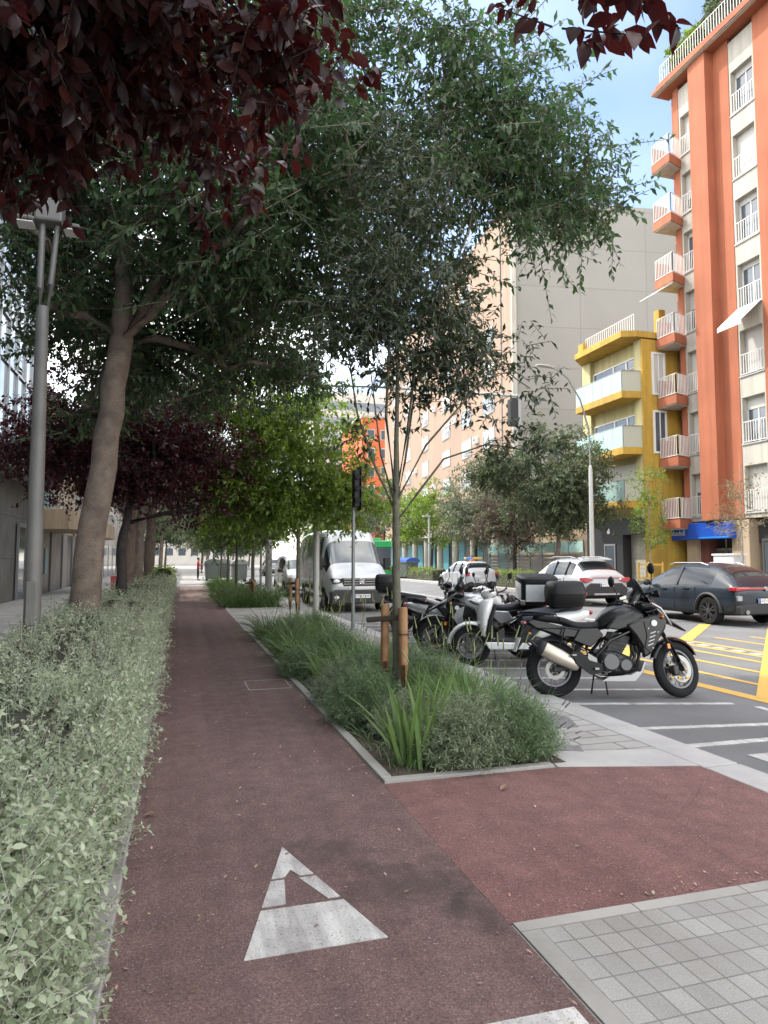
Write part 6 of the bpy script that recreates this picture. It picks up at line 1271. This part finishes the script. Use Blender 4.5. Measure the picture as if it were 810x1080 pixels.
    P('tail_light', lambda q: q.sphere((-.42, 0, .77), (.035, .08, .035), 12, 8), MT['lamp_red'], t)
    P('grab_rail', lambda q: sym(q, lambda q, s: q.tube([(.05, s * .17, .80), (-.2, s * .17, .88), (-.42, s * .08, .90)], .014, 8)), blk, t)
    P('number_plate', lambda q: q.hexa([(-.41, -.11, .64), (-.415, -.11, .64), (-.415, .11, .64), (-.41, .11, .64), (-.45, -.11, .48), (-.455, -.11, .48), (-.455, .11, .48), (-.45, .11, .48)]), MT['plate'], t)
    P('rear_mudguard', lambda q: fender(q, 0, .29, .335, R(60), R(165), .07), blk, t)
    P('center_stand', lambda q: sym(q, lambda q, s: q.tube([(.40, s * .10, .24), (.34, s * .16, .0)], .014, 8)), MT['steel'], t)
    if box:
        x0, z0, sx, sy, sz = box
        tb = P('top_box', lambda q: q.loft([oval((x0 - .02 * k, 0, z), (1, 0, 0), (0, 1, 0), sx / 2 * a, sy / 2 * a, 20, 4.5) for k, z, a in ((0, z0, .84), (0, z0 + .03, .95), (0, z0 + sz * .5, 1.0))]), boxm or blk, t, ang=50)
        P('lid', lambda q: q.loft([oval((x0, 0, z), (1, 0, 0), (0, 1, 0), sx / 2 * a, sy / 2 * a, 20, 4.5) for z, a in ((z0 + sz * .51, 1.01), (z0 + sz * .75, .98), (z0 + sz * .95, .86), (z0 + sz, .72))]), boxm or blk, tb, ang=50)
        P('reflector', lambda q: q.box(x0 - sx / 2 - .012, x0 - sx / 2 + .02, -sy * .28, sy * .28, z0 + sz * .42, z0 + sz * .56), MT['lamp_red'], tb, bevel=.006)
        P('box_rack', lambda q: q.box(x0 - .15, x0 + .2, -.09, .09, z0 - .06, z0 - .002), blk, t)
    return t
def naked_bike(label, loc, heading, lean, turn, paint, grp=None):
    t = thing('motorcycle', label, 'motorcycle', loc, heading, grp); t.rotation_euler = (lean, 0, heading)
    f = steer_fn((1.0, 0, .9), turn); blk = MT['black']
    spoked_wheel(t, 0, .31, .13, cast=True, rimm=MT['alloy_dark']); spoked_wheel(t, 1.38, .30, .10, f, cast=True, disc=.15, rimm=MT['alloy_dark'], discs=(-1, 1))
    P('fork', lambda q: sym(q, lambda q, s: q.tube([(1.04, s * .10, 1.0), (1.38, s * .10, .30)], .027, 10)), MT['steel'], t, f)
    P('front_mudguard', lambda q: fender(q, 1.38, .30, .34, R(35), R(150), .07), paint, t, f, ang=60)
    P('headlight', lambda q: (q.sphere((1.17, 0, .90), (.09, .11, .10), 16, 10)), blk, t, f)
    P('lens', lambda q: q.sphere((1.215, 0, .90), (.055, .09, .085), 16, 10), MT['lamp_clear'], t, f)
    P('handlebar', lambda q: q.tube([(.90, -.36, 1.04), (.98, -.14, 1.05), (.98, .14, 1.05), (.90, .36, 1.04)], .014, 8), blk, t, f)
    P('mirror', lambda q: sym(q, lambda q, s: (q.tube([(.94, s * .22, 1.05), (1.0, s * .3, 1.16), (.98, s * .34, 1.22)], .007, 6), q.box(.965, .985, s * .37 - .07, s * .37 + .07, 1.20, 1.30))), blk, t, f, bevel=.02)
    P('fuel_tank', lambda q: q.loft([yz(.46, .80, .08, .06), yz(.56, .86, .15, .12, p=2.5), yz(.75, .89, .19, .14, p=2.6), yz(.92, .86, .17, .12, p=2.4), yz(1.0, .84, .09, .06)]), paint, t, ang=70, sub=1)
    P('side_panel', lambda q: sym(q, lambda q, s: q.prism([(.60, .72), (.95, .80), (1.12, .86), (1.06, .66), (.88, .56), (.74, .62)], s * .16, s * .20)), paint, t, bevel=.02)
    P('seat', lambda q: q.loft([yz(.50, .79, .08, .04, p=3), yz(.30, .77, .135, .045, p=3), yz(.08, .79, .13, .045, p=3), yz(.0, .85, .10, .04, p=3), yz(-.2, .92, .07, .03, p=3)]), MT['seat'], t, ang=70, sub=1)
    P('tail_panel', lambda q: q.loft([yz(.30, .72, .13, .05, p=3), yz(.02, .78, .125, .06, p=3), yz(-.22, .87, .08, .045, p=3), yz(-.36, .92, .03, .02, p=3)]), paint, t, ang=70, sub=1)
    P('engine', lambda q: (q.loft([yz(.45, .45, .14, .12, p=4), yz(.6, .42, .18, .16, p=4), yz(.85, .42, .16, .14, p=4), yz(.93, .40, .1, .08, p=4)]), q.hexa([(.62, -.13, .55), (.86, -.13, .50), (.86, .13, .50), (.62, .13, .55), (.70, -.13, .76), (.92, -.13, .72), (.92, .13, .72), (.70, .13, .76)])), MT['engine'], t, ang=45)
    P('frame', lambda q: sym(q, lambda q, s: (q.tube([(1.02, s * .06, .90), (.8, s * .17, .78), (.5, s * .16, .58), (.44, s * .14, .36)], .026, 8), q.tube([(.5, s * .14, .6), (-.1, s * .10, .78)], .016, 8))), MT['alloy_dark'], t)
    P('exhaust', lambda q: (q.tube([(.92, -.06, .62), (1.0, -.07, .5), (.92, -.08, .26), (.5, -.12, .24), (.3, -.16, .3)], .024, 10), q.loft([oval((x, -.18, z), (0, 1, 0), (0, 0, 1), a, b_, 14) for x, z, a, b_ in ((.32, .30, .04, .04), (.26, .33, .06, .07), (-.12, .46, .06, .07), (-.18, .48, .04, .05))])), MT['steel'], t)
    P('swingarm', lambda q: sym(q, lambda q, s: q.bar((.46, s * .12, .40), (0, s * .12, .31), .035, .06)), MT['alloy_dark'], t)
    P('tail_light', lambda q: q.box(-.37, -.33, -.05, .05, .86, .90), MT['lamp_red'], t, bevel=.01)
    P('number_plate', lambda q: q.hexa([(-.40, -.1, .66), (-.405, -.1, .66), (-.405, .1, .66), (-.40, .1, .66), (-.45, -.1, .5), (-.455, -.1, .5), (-.455, .1, .5), (-.45, .1, .5)]), MT['plate'], t)
    P('rear_mudguard', lambda q: q.hexa([(-.22, -.06, .80), (-.30, -.06, .82), (-.30, .06, .82), (-.22, .06, .80), (-.41, -.06, .52), (-.43, -.06, .53), (-.43, .06, .53), (-.41, .06, .52)]), blk, t)
    P('side_stand', lambda q: q.tube([(.52, .14, .28), (.49, .24, .01)], .012, 8), blk, t)
    return t
hd = R(-16.7)
adventure_bike('black adventure motorcycle with spoked wheels parked nearest across the bay lines', (4.22, 7.2, ZR), hd, R(-5), R(24), MT['bike_grey'], MT['bike_grey'])
hn = hd + math.pi
sct = scooter('white scooter with a big black top box, nose to kerb, beside the black motorcycle', (5.58, 9.30, ZR), hn, R(0), R(-22), MT['scooter_white'], MT['navy_seat'], box=(-.06, .86, .54, .50, .37)); sct.scale = (1.06, 1.06, 1.04)
adventure_bike('silver motorcycle carrying a pale panelled square top box behind the white scooter', (5.42, 10.2, ZR), hn, R(-5), R(-15), MT['silver'], MT['silver'], box=True)
naked_bike('pale roadster motorcycle with an upswept white tail left of the white scooter', (4.46, 11.2, ZR), hd, R(-5), R(20), MT['scooter_white'])
scooter('silver scooter with its rounded tail lamp end towards the kerb', (4.45, 12.1, ZR), hd, R(0), R(12), MT['silver'], MT['seat'])
scooter('black scooter with a round black and red top box close to the white van', (4.75, 14.6, ZR), hd, R(0), R(10), MT['bike_black'], MT['seat'], box=(-.38, .92, .44, .46, .36))

# ------------------------------------------------------------------ street furniture
t = thing('lamp_post', 'grey tapered lamp post forking at the top, standing in the silver hedge', 'street lamp', (-1.48, 7.95, 0))
q = MB(); q.lathe([(.0, 0), (.15, 0), (.15, .03), (.092, .06), (.086, .5), (.074, 2.6), (.062, 4.15), (.06, 4.3)], (0, 0, 0), (0, 0, 1), 24); q.build('pole', MT['lamp_grey'], t, ang=40)
q = MB(); q.tube([(-.03, 0, 4.1), (-.035, 0, 4.5), (-.03, 0, 5.25)], [.042, .036, .032], 14); q.tube([(.03, 0, 4.1), (.07, 0, 4.55), (.12, 0, 5.25)], [.036, .032, .028], 14); q.build('fork_arm', MT['lamp_grey'], t, ang=50)
hd_ = part('lamp_head', lambda q: (q.box(-.10, .18, -.11, .11, 5.22, 5.48), q.box(-.30, -.09, -.13, .13, 5.20, 5.25), q.box(.17, .36, -.13, .13, 5.17, 5.22)), MT['lamp_grey'], t, bevel=.03)
part('lamp_panel', lambda q: q.box(-.28, -.11, -.10, .10, 5.185, 5.198), MT['plate'], hd_); part('lamp_panel', lambda q: q.box(.19, .34, -.10, .10, 5.155, 5.168), MT['plate'], hd_)
part('service_door', lambda q: q.box(-.045, .045, -.096, -.078, .9, 1.35), MT['lamp_grey'], t, bevel=.005)
t = thing('traffic_mast', 'pale grey traffic signal mast with a long arm reaching over the road', 'traffic light', (3.36, 17.46, 0))
q = MB(); q.lathe([(0, 0), (.14, 0), (.14, .04), (.085, .06), (.08, 3), (.062, 6.3), (0, 6.32)], (0, 0, 0), (0, 0, 1), 20); q.build('pole', MT['pole_pale'], t, ang=40)
q = MB(); q.tube([(0, 0, 6.15), (2, 0, 6.24), (5.9, 0, 6.27)], [.06, .05, .042], 12); q.build('mast_arm', MT['pole_pale'], t, ang=50)
sg = part('signal_head', lambda q: q.box(5.60, 5.80, -.02, .20, 5.40, 6.18), MT['black'], t, bevel=.03)
part('backboard', lambda q: q.box(5.585, 5.815, -.045, -.022, 5.36, 6.20), MT['black'], sg)
part('signal_cap', lambda q: [q.tube([(5.70, .20, 5.55 + .25 * i), (5.70, .30, 5.53 + .25 * i)], .085, 14) for i in range(3)], MT['black'], sg)
part('arm_clamp', lambda q: q.box(5.82, 5.92, -.06, .06, 5.3, 6.33), MT['pole_mid'], t, bevel=.01)
t = thing('traffic_signal', 'slim traffic signal pole with a dark narrow signal head seen edge on', 'traffic light', (3.72, 14.95, 0))
q = MB(); q.lathe([(0, 0), (.09, 0), (.09, .03), (.042, .05), (.036, 2.9), (.036, 3.5), (0, 3.5)], (0, 0, 0), (0, 0, 1), 16); q.build('pole', MT['pole_mid'], t, ang=40)
sg = part('signal_head', lambda q: q.box(-.04, .10, -.24, -.04, 2.75, 3.58), MT['black'], t, bevel=.02)
part('backboard', lambda q: q.box(.102, .12, -.30, .06, 2.68, 3.66), MT['black'], sg)
part('signal_cap', lambda q: [q.tube([(.03, -.22, 2.92 + .26 * i), (.03, -.31, 2.90 + .26 * i)], .065, 12) for i in range(3)], MT['black'], sg)
t = thing('lamp_column', 'thick pale lamp column in front of the second planting bed', 'street lamp', (3.30, 26.9, 0))
q = MB(); q.lathe([(0, 0), (.2, 0), (.2, .05), (.135, .08), (.13, 4), (.10, 9.3), (0, 9.32)], (0, 0, 0), (0, 0, 1), 20); q.build('pole', MT['pole_pale'], t, ang=40)
part('lamp_arm', lambda q: (q.tube([(0, 0, 9.1), (1.6, 0, 9.5)], .045, 10), q.tube([(0, 0, 5.0), (-1.1, 0, 5.15)], .035, 10)), MT['pole_pale'], t, smooth=True)
part('lamp_head', lambda q: (q.box(1.4, 2.1, -.15, .15, 9.45, 9.58), q.box(-1.5, -1.0, -.12, .12, 5.12, 5.22)), MT['pole_pale'], t, bevel=.03)
t = thing('sign_pole', 'thin pale pole just left of the thick lamp column', 'pole', (3.05, 27.4, 0))
q = MB(); q.lathe([(0, 0), (.045, 0), (.04, 4.2), (0, 4.2)], (0, 0, 0), (0, 0, 1), 12); q.build('pole', MT['pole_pale'], t, ang=40)
part('sign_plate', lambda q: q.box(-.25, .25, -.05, -.042, 3.6, 4.1), MT['pole_mid'], t)
t = thing('street_lamp', 'tall curved arm street lamp in front of the blank grey wall', 'street lamp', (17.2, 26.0, .11))
q = MB(); q.lathe([(0, 0), (.17, 0), (.17, .04), (.11, .06), (.10, 3), (.085, 5.4), (.05, 5.6)], (0, 0, 0), (0, 0, 1), 16); q.build('pole', MT['pole_pale'], t, ang=40)
q = MB(); q.tube([(0, 0, 5.5), (-.05, 0, 7.2), (-.45, 0, 8.5), (-1.05, 0, 9.4), (-1.5, 0, 9.72), (-1.9, 0, 9.82)], [.05, .045, .04, .035, .03, .03], 10); q.build('lamp_arm', MT['pole_mid'], t, ang=60)
q = MB(); q.loft([yz(-1.75, 9.83, .05, .04), yz(-2.0, 9.86, .13, .06), yz(-2.4, 9.88, .13, .05), yz(-2.6, 9.87, .05, .03)]); q.build('lamp_head', MT['pole_pale'], t, ang=60)
t = thing('street_lamp', 'slender pale pole rising behind the low green hedge left of the white hatchback', 'pole', (17.6, 47.5, .11))
q = MB(); q.lathe([(0, 0), (.09, 0), (.07, 4.6), (0, 4.62)], (0, 0, 0), (0, 0, 1), 12); q.build('pole', MT['pole_pale'], t, ang=40); part('lamp_head', lambda q: q.box(-.5, .1, -.1, .1, 4.6, 4.72), MT['pole_pale'], t, bevel=.02)
def stakes(label, x, y, h, grp):
    t = thing('tree_stakes', label, 'tree stakes', (x, y, 0), 0, grp)
    for (dx, dy, hh, r, ln) in ((-.10, .11, h, .043, .012), (.035, -.12, h - .02, .046, -.01)):
        q = MB(); q.tube([(dx, dy, 0), (dx + ln * .5, dy, hh * .5), (dx + ln, dy, hh - .015), (dx + ln, dy, hh)], [r * 1.02, r, r * .98, r * .86], 14); q.build('stake', MT['wood'], t, ang=45)
    q = MB(); q.bar((-.27, .165, h - .16), (.07, -.07, h - .12), .035, .055); q.build('cross_rail', MT['strap'], t, bevel=.012)
    q = MB()
    for k in range(4): q.tube([(-.10 + .005 * k, .16, h - .22 - .018 * k), (.0, .09, h - .23 - .018 * k), (.045, -.05, h - .26 - .02 * k), (.09, -.12, h - .26 - .02 * k)], .007, 5)
    q.torus((.03, -.12, h - .28), .05, .007, (0, 0, 1), 18, 6); q.build('strap', MT['strap'], t)
    return t
stakes('two round timber stakes with a cross rail strapped to the near young tree', 2.08, 6.55, 1.13, 'timber tree stakes')
stakes('two round timber stakes holding the lime green tree at the near bed end', 2.62, 16.25, 1.15, 'timber tree stakes')
q = stakes('short timber stakes among the grass of the second bed', 2.45, 24.4, .9, 'timber tree stakes')
# waste containers, one blue lidded one across the road
def container(label, loc, rz, lid, grp):
    t = thing('waste_container', label, 'waste container', loc, rz, grp)
    part('body', lambda q: q.loft([oval((0, 0, z), (1, 0, 0), (0, 1, 0), a, b_, 20, 6) for z, a, b_ in ((.12, .48, .80), (.3, .52, .86), (1.25, .58, .93))]), MT['bin_green'], t, smooth=True)
    part('rim', lambda q: q.loft([oval((0, 0, z), (1, 0, 0), (0, 1, 0), a, b_, 20, 6) for z, a, b_ in ((1.2, .62, .97), (1.28, .62, .97))]), MT['bin_green'], t, smooth=True)
    part('lid', lambda q: q.loft([[(.6 * c_, y_, 1.29 + .30 * s_) for c_, s_ in ((1, 0), (.9, .55), (.5, .95), (0, 1.05), (-.5, .95), (-.9, .55), (-1, 0))] for y_ in (-.95, .95)]), lid, t, smooth=True)
    part('foot', lambda q: [q.box(sx * .4 - .06, sx * .4 + .06, sy * .7 - .06, sy * .7 + .06, 0, .14) for sx in (-1, 1) for sy in (-1, 1)], MT['black'], t)
    part('pedal_bar', lambda q: q.tube([(-.62, -.6, .25), (-.68, -.6, .15), (-.68, .6, .15), (-.62, .6, .25)], .02, 8), MT['steel'], t)
    return t
container('dark grey waste container nearest to the man in the red shirt', (2.3, 53.2, .0), 0, MT['bin_green'], 'waste containers by the path')
container('pale lidded waste container at the kerb end of the container row', (4.15, 51.5, ZR), 0, MT['bin_lid'], 'waste containers by the path')
container('waste container in the middle of the row by the path', (3.2, 55.5, 0), 0, MT['bin_lid'], 'waste containers by the path')
container('dark recycling container with a blue lid on the far pavement', (16.9, 50.5, .11), R(10), MT['bin_blue'], None)
t = thing('utility_cabinet', 'white utility cabinet on the far pavement in front of the bank', 'cabinet', (21.6, 22.9, .11), 0)
part('body', lambda q: q.box(-.3, .3, -.55, .55, .1, 1.62), MT['cabinet'], t, bevel=.015)
part('lid', lambda q: q.box(-.35, .35, -.6, .6, 1.625, 1.70), MT['plate'], t, bevel=.015)
part('plinth', lambda q: q.box(-.28, .28, -.53, .53, 0, .095), MT['concrete'], t)
part('door', lambda q: (q.box(-.312, -.302, -.5, -.01, .2, 1.55), q.box(-.312, -.302, .01, .5, .2, 1.55)), MT['cabinet'], t, bevel=.004)
t = thing('tree_guard', 'yellow timber guard round the foot of the slender sapling', 'tree guard', (20.1, 25.9, .11))
part('post', lambda q: [q.box(sx * .35 - .04, sx * .35 + .04, sy * .35 - .04, sy * .35 + .04, 0, 1.35) for sx in (-1, 1) for sy in (-1, 1)], MT['yellow_paint'], t, bevel=.01)
for z in (.6, 1.2): part('rail', lambda q: [(q.box(-.31, .31, s * .35 - .02, s * .35 + .02, z, z + .08), q.box(s * .35 - .02, s * .35 + .02, -.31, .31, z, z + .08)) for s in (-1, 1)], MT['yellow_paint'], t)
def chair(label, loc, rz):
    t = thing('cafe_chair', label, 'chair', loc, rz, 'red terrace chairs behind the hedge')
    part('seat', lambda q: q.box(-.22, .22, -.22, .22, .43, .46), MT['red_plastic'], t, bevel=.02)
    part('backrest', lambda q: q.hexa([(-.2, .2, .5), (.2, .2, .5), (.2, .23, .5), (-.2, .23, .5), (-.2, .28, 1.0), (.2, .28, 1.0), (.2, .31, 1.0), (-.2, .31, 1.0)]), MT['red_plastic'], t, bevel=.02)
    for sx in (-1, 1):
        for sy in (-1, 1): part('leg', lambda q: q.tube([(sx * .19, sy * .19, .43), (sx * .23, sy * .24, 0)], .014, 8), MT['alloy'], t, smooth=True)
chair('red terrace chair nearer along the back of the hedge', (-2.05, 25.6, 0), .4); chair('red terrace chair farther along the back of the hedge', (-2.15, 29.2, 0), -.5)

# ------------------------------------------------------------------ people
def person(label, loc, rz, arms, top_m, leg_m, hair_m, h=1.72):
    t = thing('person', label, 'person', loc, rz); s = h / 1.72
    J = {'pel': (0, 0, .95, .12), 'bel': (0, .01, 1.10, .115), 'che': (0, .0, 1.30, .135), 'nb': (0, 0, 1.45, .06), 'hd': (0, .03, 1.56, .075), 'top': (0, .02, 1.66, .065)}
    E = [('pel', 'bel'), ('bel', 'che'), ('che', 'nb'), ('nb', 'hd'), ('hd', 'top')]
    for k, sx in (('l', -1), ('r', 1)):
        J['hip' + k] = (sx * .09, 0, .90, .085); J['kn' + k] = (sx * .10, .03 * sx, .50, .058); J['an' + k] = (sx * .10, -.01, .09, .04); J['to' + k] = (sx * .11, .16, .035, .032)
        J['sh' + k] = (sx * .19, 0, 1.38, .058); e, w, hnd = arms[k]; J['el' + k] = e + (.043,); J['wr' + k] = w + (.03,); J['ha' + k] = hnd + (.028,)
        E += [('pel', 'hip' + k), ('hip' + k, 'kn' + k), ('kn' + k, 'an' + k), ('an' + k, 'to' + k), ('che', 'sh' + k), ('sh' + k, 'el' + k), ('el' + k, 'wr' + k), ('wr' + k, 'ha' + k)]
        w_ = Vector(w); d = (Vector(hnd) - w_).normalized(); u, v = frame_of(d)
        for i, (o_, ln) in enumerate(((-.03, .065), (-.01, .075), (.01, .072), (.03, .055))):
            J['f%s%d' % (k, i)] = tuple(Vector(hnd) + u * o_ + d * ln * .5) + (.010,); J['g%s%d' % (k, i)] = tuple(Vector(hnd) + u * o_ * 1.1 + d * ln - v * .02) + (.008,); E += [('ha' + k, 'f%s%d' % (k, i)), ('f%s%d' % (k, i), 'g%s%d' % (k, i))]
        J['th' + k] = tuple(w_ + d * .05 + u * .05) + (.011,); E += [('wr' + k, 'th' + k)]
    keys = list(J); me = bpy.data.meshes.new('b'); bm = bmesh.new(); lay = bm.verts.layers.skin.verify(); vv = {}
    for k in keys:
        v = bm.verts.new([c * s for c in J[k][:3]]); v[lay].radius = (J[k][3] * s,) * 2; v[lay].use_root = (k == 'pel'); vv[k] = v
    for a, b_ in E: bm.edges.new((vv[a], vv[b_]))
    bm.to_mesh(me); bm.free(); o = link(bpy.data.objects.new('b', me)); o.modifiers.new('s', 'SKIN').use_smooth_shade = True
    md = o.modifiers.new('u', 'SUBSURF'); md.levels = 2; md.render_levels = 2
    m2 = bpy.data.meshes.new_from_object(o.evaluated_get(dg())); bpy.data.objects.remove(o)
    m2.materials.clear(); [m2.materials.append(m) for m in (MT['skin'], top_m, leg_m, MT['black'])]
    for p in m2.polygons:
        z = p.center.z / s; x = abs(p.center.x) / s
        near_hand = any((p.center - Vector(arms[k][1]) * s).length < .10 or (p.center - Vector(arms[k][2]) * s).length < .14 for k in 'lr')
        p.material_index = 0 if (z > 1.46 and x < .14) or near_hand else 3 if z < .10 else 2 if z < .95 and x < .24 else 1
        p.use_smooth = True
    link(bpy.data.objects.new('body', m2), t)
    q = MB(); q.sphere((0, -.005 * s, 1.635 * s), (.088 * s, .10 * s, .095 * s), 16, 10); q.build('hair', hair_m, t)
    q = MB(); [q.sphere((sx * .03 * s, .105 * s, 1.575 * s), (.011 * s, .008 * s, .008 * s), 8, 6) for sx in (-1, 1)]; q.build('eyes', MT['ink'], t)
    q = MB(); q.sphere((0, .112 * s, 1.55 * s), (.014 * s, .022 * s, .025 * s), 8, 6); [q.sphere((sx * .078 * s, .02 * s, 1.56 * s), (.012 * s, .02 * s, .03 * s), 8, 6) for sx in (-1, 1)]; q.build('nose_and_ears', MT['skin'], t)
    return t
person('person in a red shirt and dark trousers reaching towards a waste container', (1.25, 52.5, 0), R(-90), {'l': ((-.24, .12, 1.15), (-.22, .34, 1.22), (-.22, .44, 1.26)), 'r': ((.24, -.03, 1.12), (.25, .12, .92), (.25, .18, .85))}, MT['red_cloth'], MT['navy'], MT['hair'])
person('person in orange work clothes standing behind the lime hedge', (18.6, 42.0, .11), R(150), {'l': ((-.26, .0, 1.12), (-.25, .14, .92), (-.25, .19, .86)), 'r': ((.26, .0, 1.12), (.25, .16, .98), (.22, .24, .96))}, MT['orange_cloth'], MT['orange_cloth'], MT['hair'])

# ------------------------------------------------------------------ litter on the ground
rng = np.random.default_rng(8)
n = 300; P_ = np.stack([rng.uniform(-.2, 3.7, n), 2.0 + 9 * rng.uniform(0, 1, n) ** 1.5, np.full(n, .010)], 1)
k = (P_[:, 0] < 1.38) | ((P_[:, 1] < 4.5) & (P_[:, 1] > 2.8)); P_ = P_[k]; n = len(P_)
P2 = np.stack([rng.normal(.25, .28, 120), rng.normal(10.5, 2.6, 120), np.full(120, .010)], 1); P2 = P2[(P2[:, 0] > -.2) & (P2[:, 0] < 1.35)]; P3 = np.stack([rng.normal(.55, .3, 90), rng.normal(19, 1.0, 90), np.full(90, .01)], 1)
P4 = np.stack([1.38 - np.abs(rng.normal(0, .05, 150)), rng.uniform(4.6, 14, 150), np.full(150, .010)], 1); P5 = np.stack([-.22 + np.abs(rng.normal(0, .07, 170)), rng.uniform(2, 14, 170), np.full(170, .010)], 1); P6 = np.stack([rng.uniform(1.45, 3.7, 60), 2.80 + np.abs(rng.normal(0, .06, 60)), np.full(60, .010)], 1)
P_ = np.concatenate([P_, P2, P3, P4, P5, P6]); n = len(P_); D = rng.normal(0, 1, (n, 3)); D[:, 2] = .02; N = rng.normal(0, .15, (n, 3)); N[:, 2] = 1
V, F = leaf_arrays(P_, D, N, rng.uniform(.010, .030, n) * (1 + .04 * np.maximum(0, P_[:, 1] - 4)), .5, 3, .3, -.25)
tag(np_mesh('leaf_litter', V, F, MT['litter']), 'scattered small dry leaves and petals on the red path', 'leaf litter', kind='stuff')
t = thing('fallen_leaf', 'single large dry reddish leaf lying at the hedge edge of the path', 'leaf', (-.19, 4.55, .008))
V, F = leaf_arrays(np.array([[0, 0, .004]]), np.array([[1, -.2, .02]]), np.array([[0, 0, 1.]]), [.085], .55, 4, .35, -.25); np_mesh('blade', V, F, MT['litter'], t)
t = thing('fallen_leaf', 'curled pale dry leaf lying on the red crossing in front of the granite', 'leaf', (2.12, 4.35, .008))
V, F = leaf_arrays(np.array([[0, 0, .004]]), np.array([[1, .3, .05]]), np.array([[0, 0, 1.]]), [.07], .6, 4, .5, -.45); np_mesh('blade', V, F, MT['litter'], t)
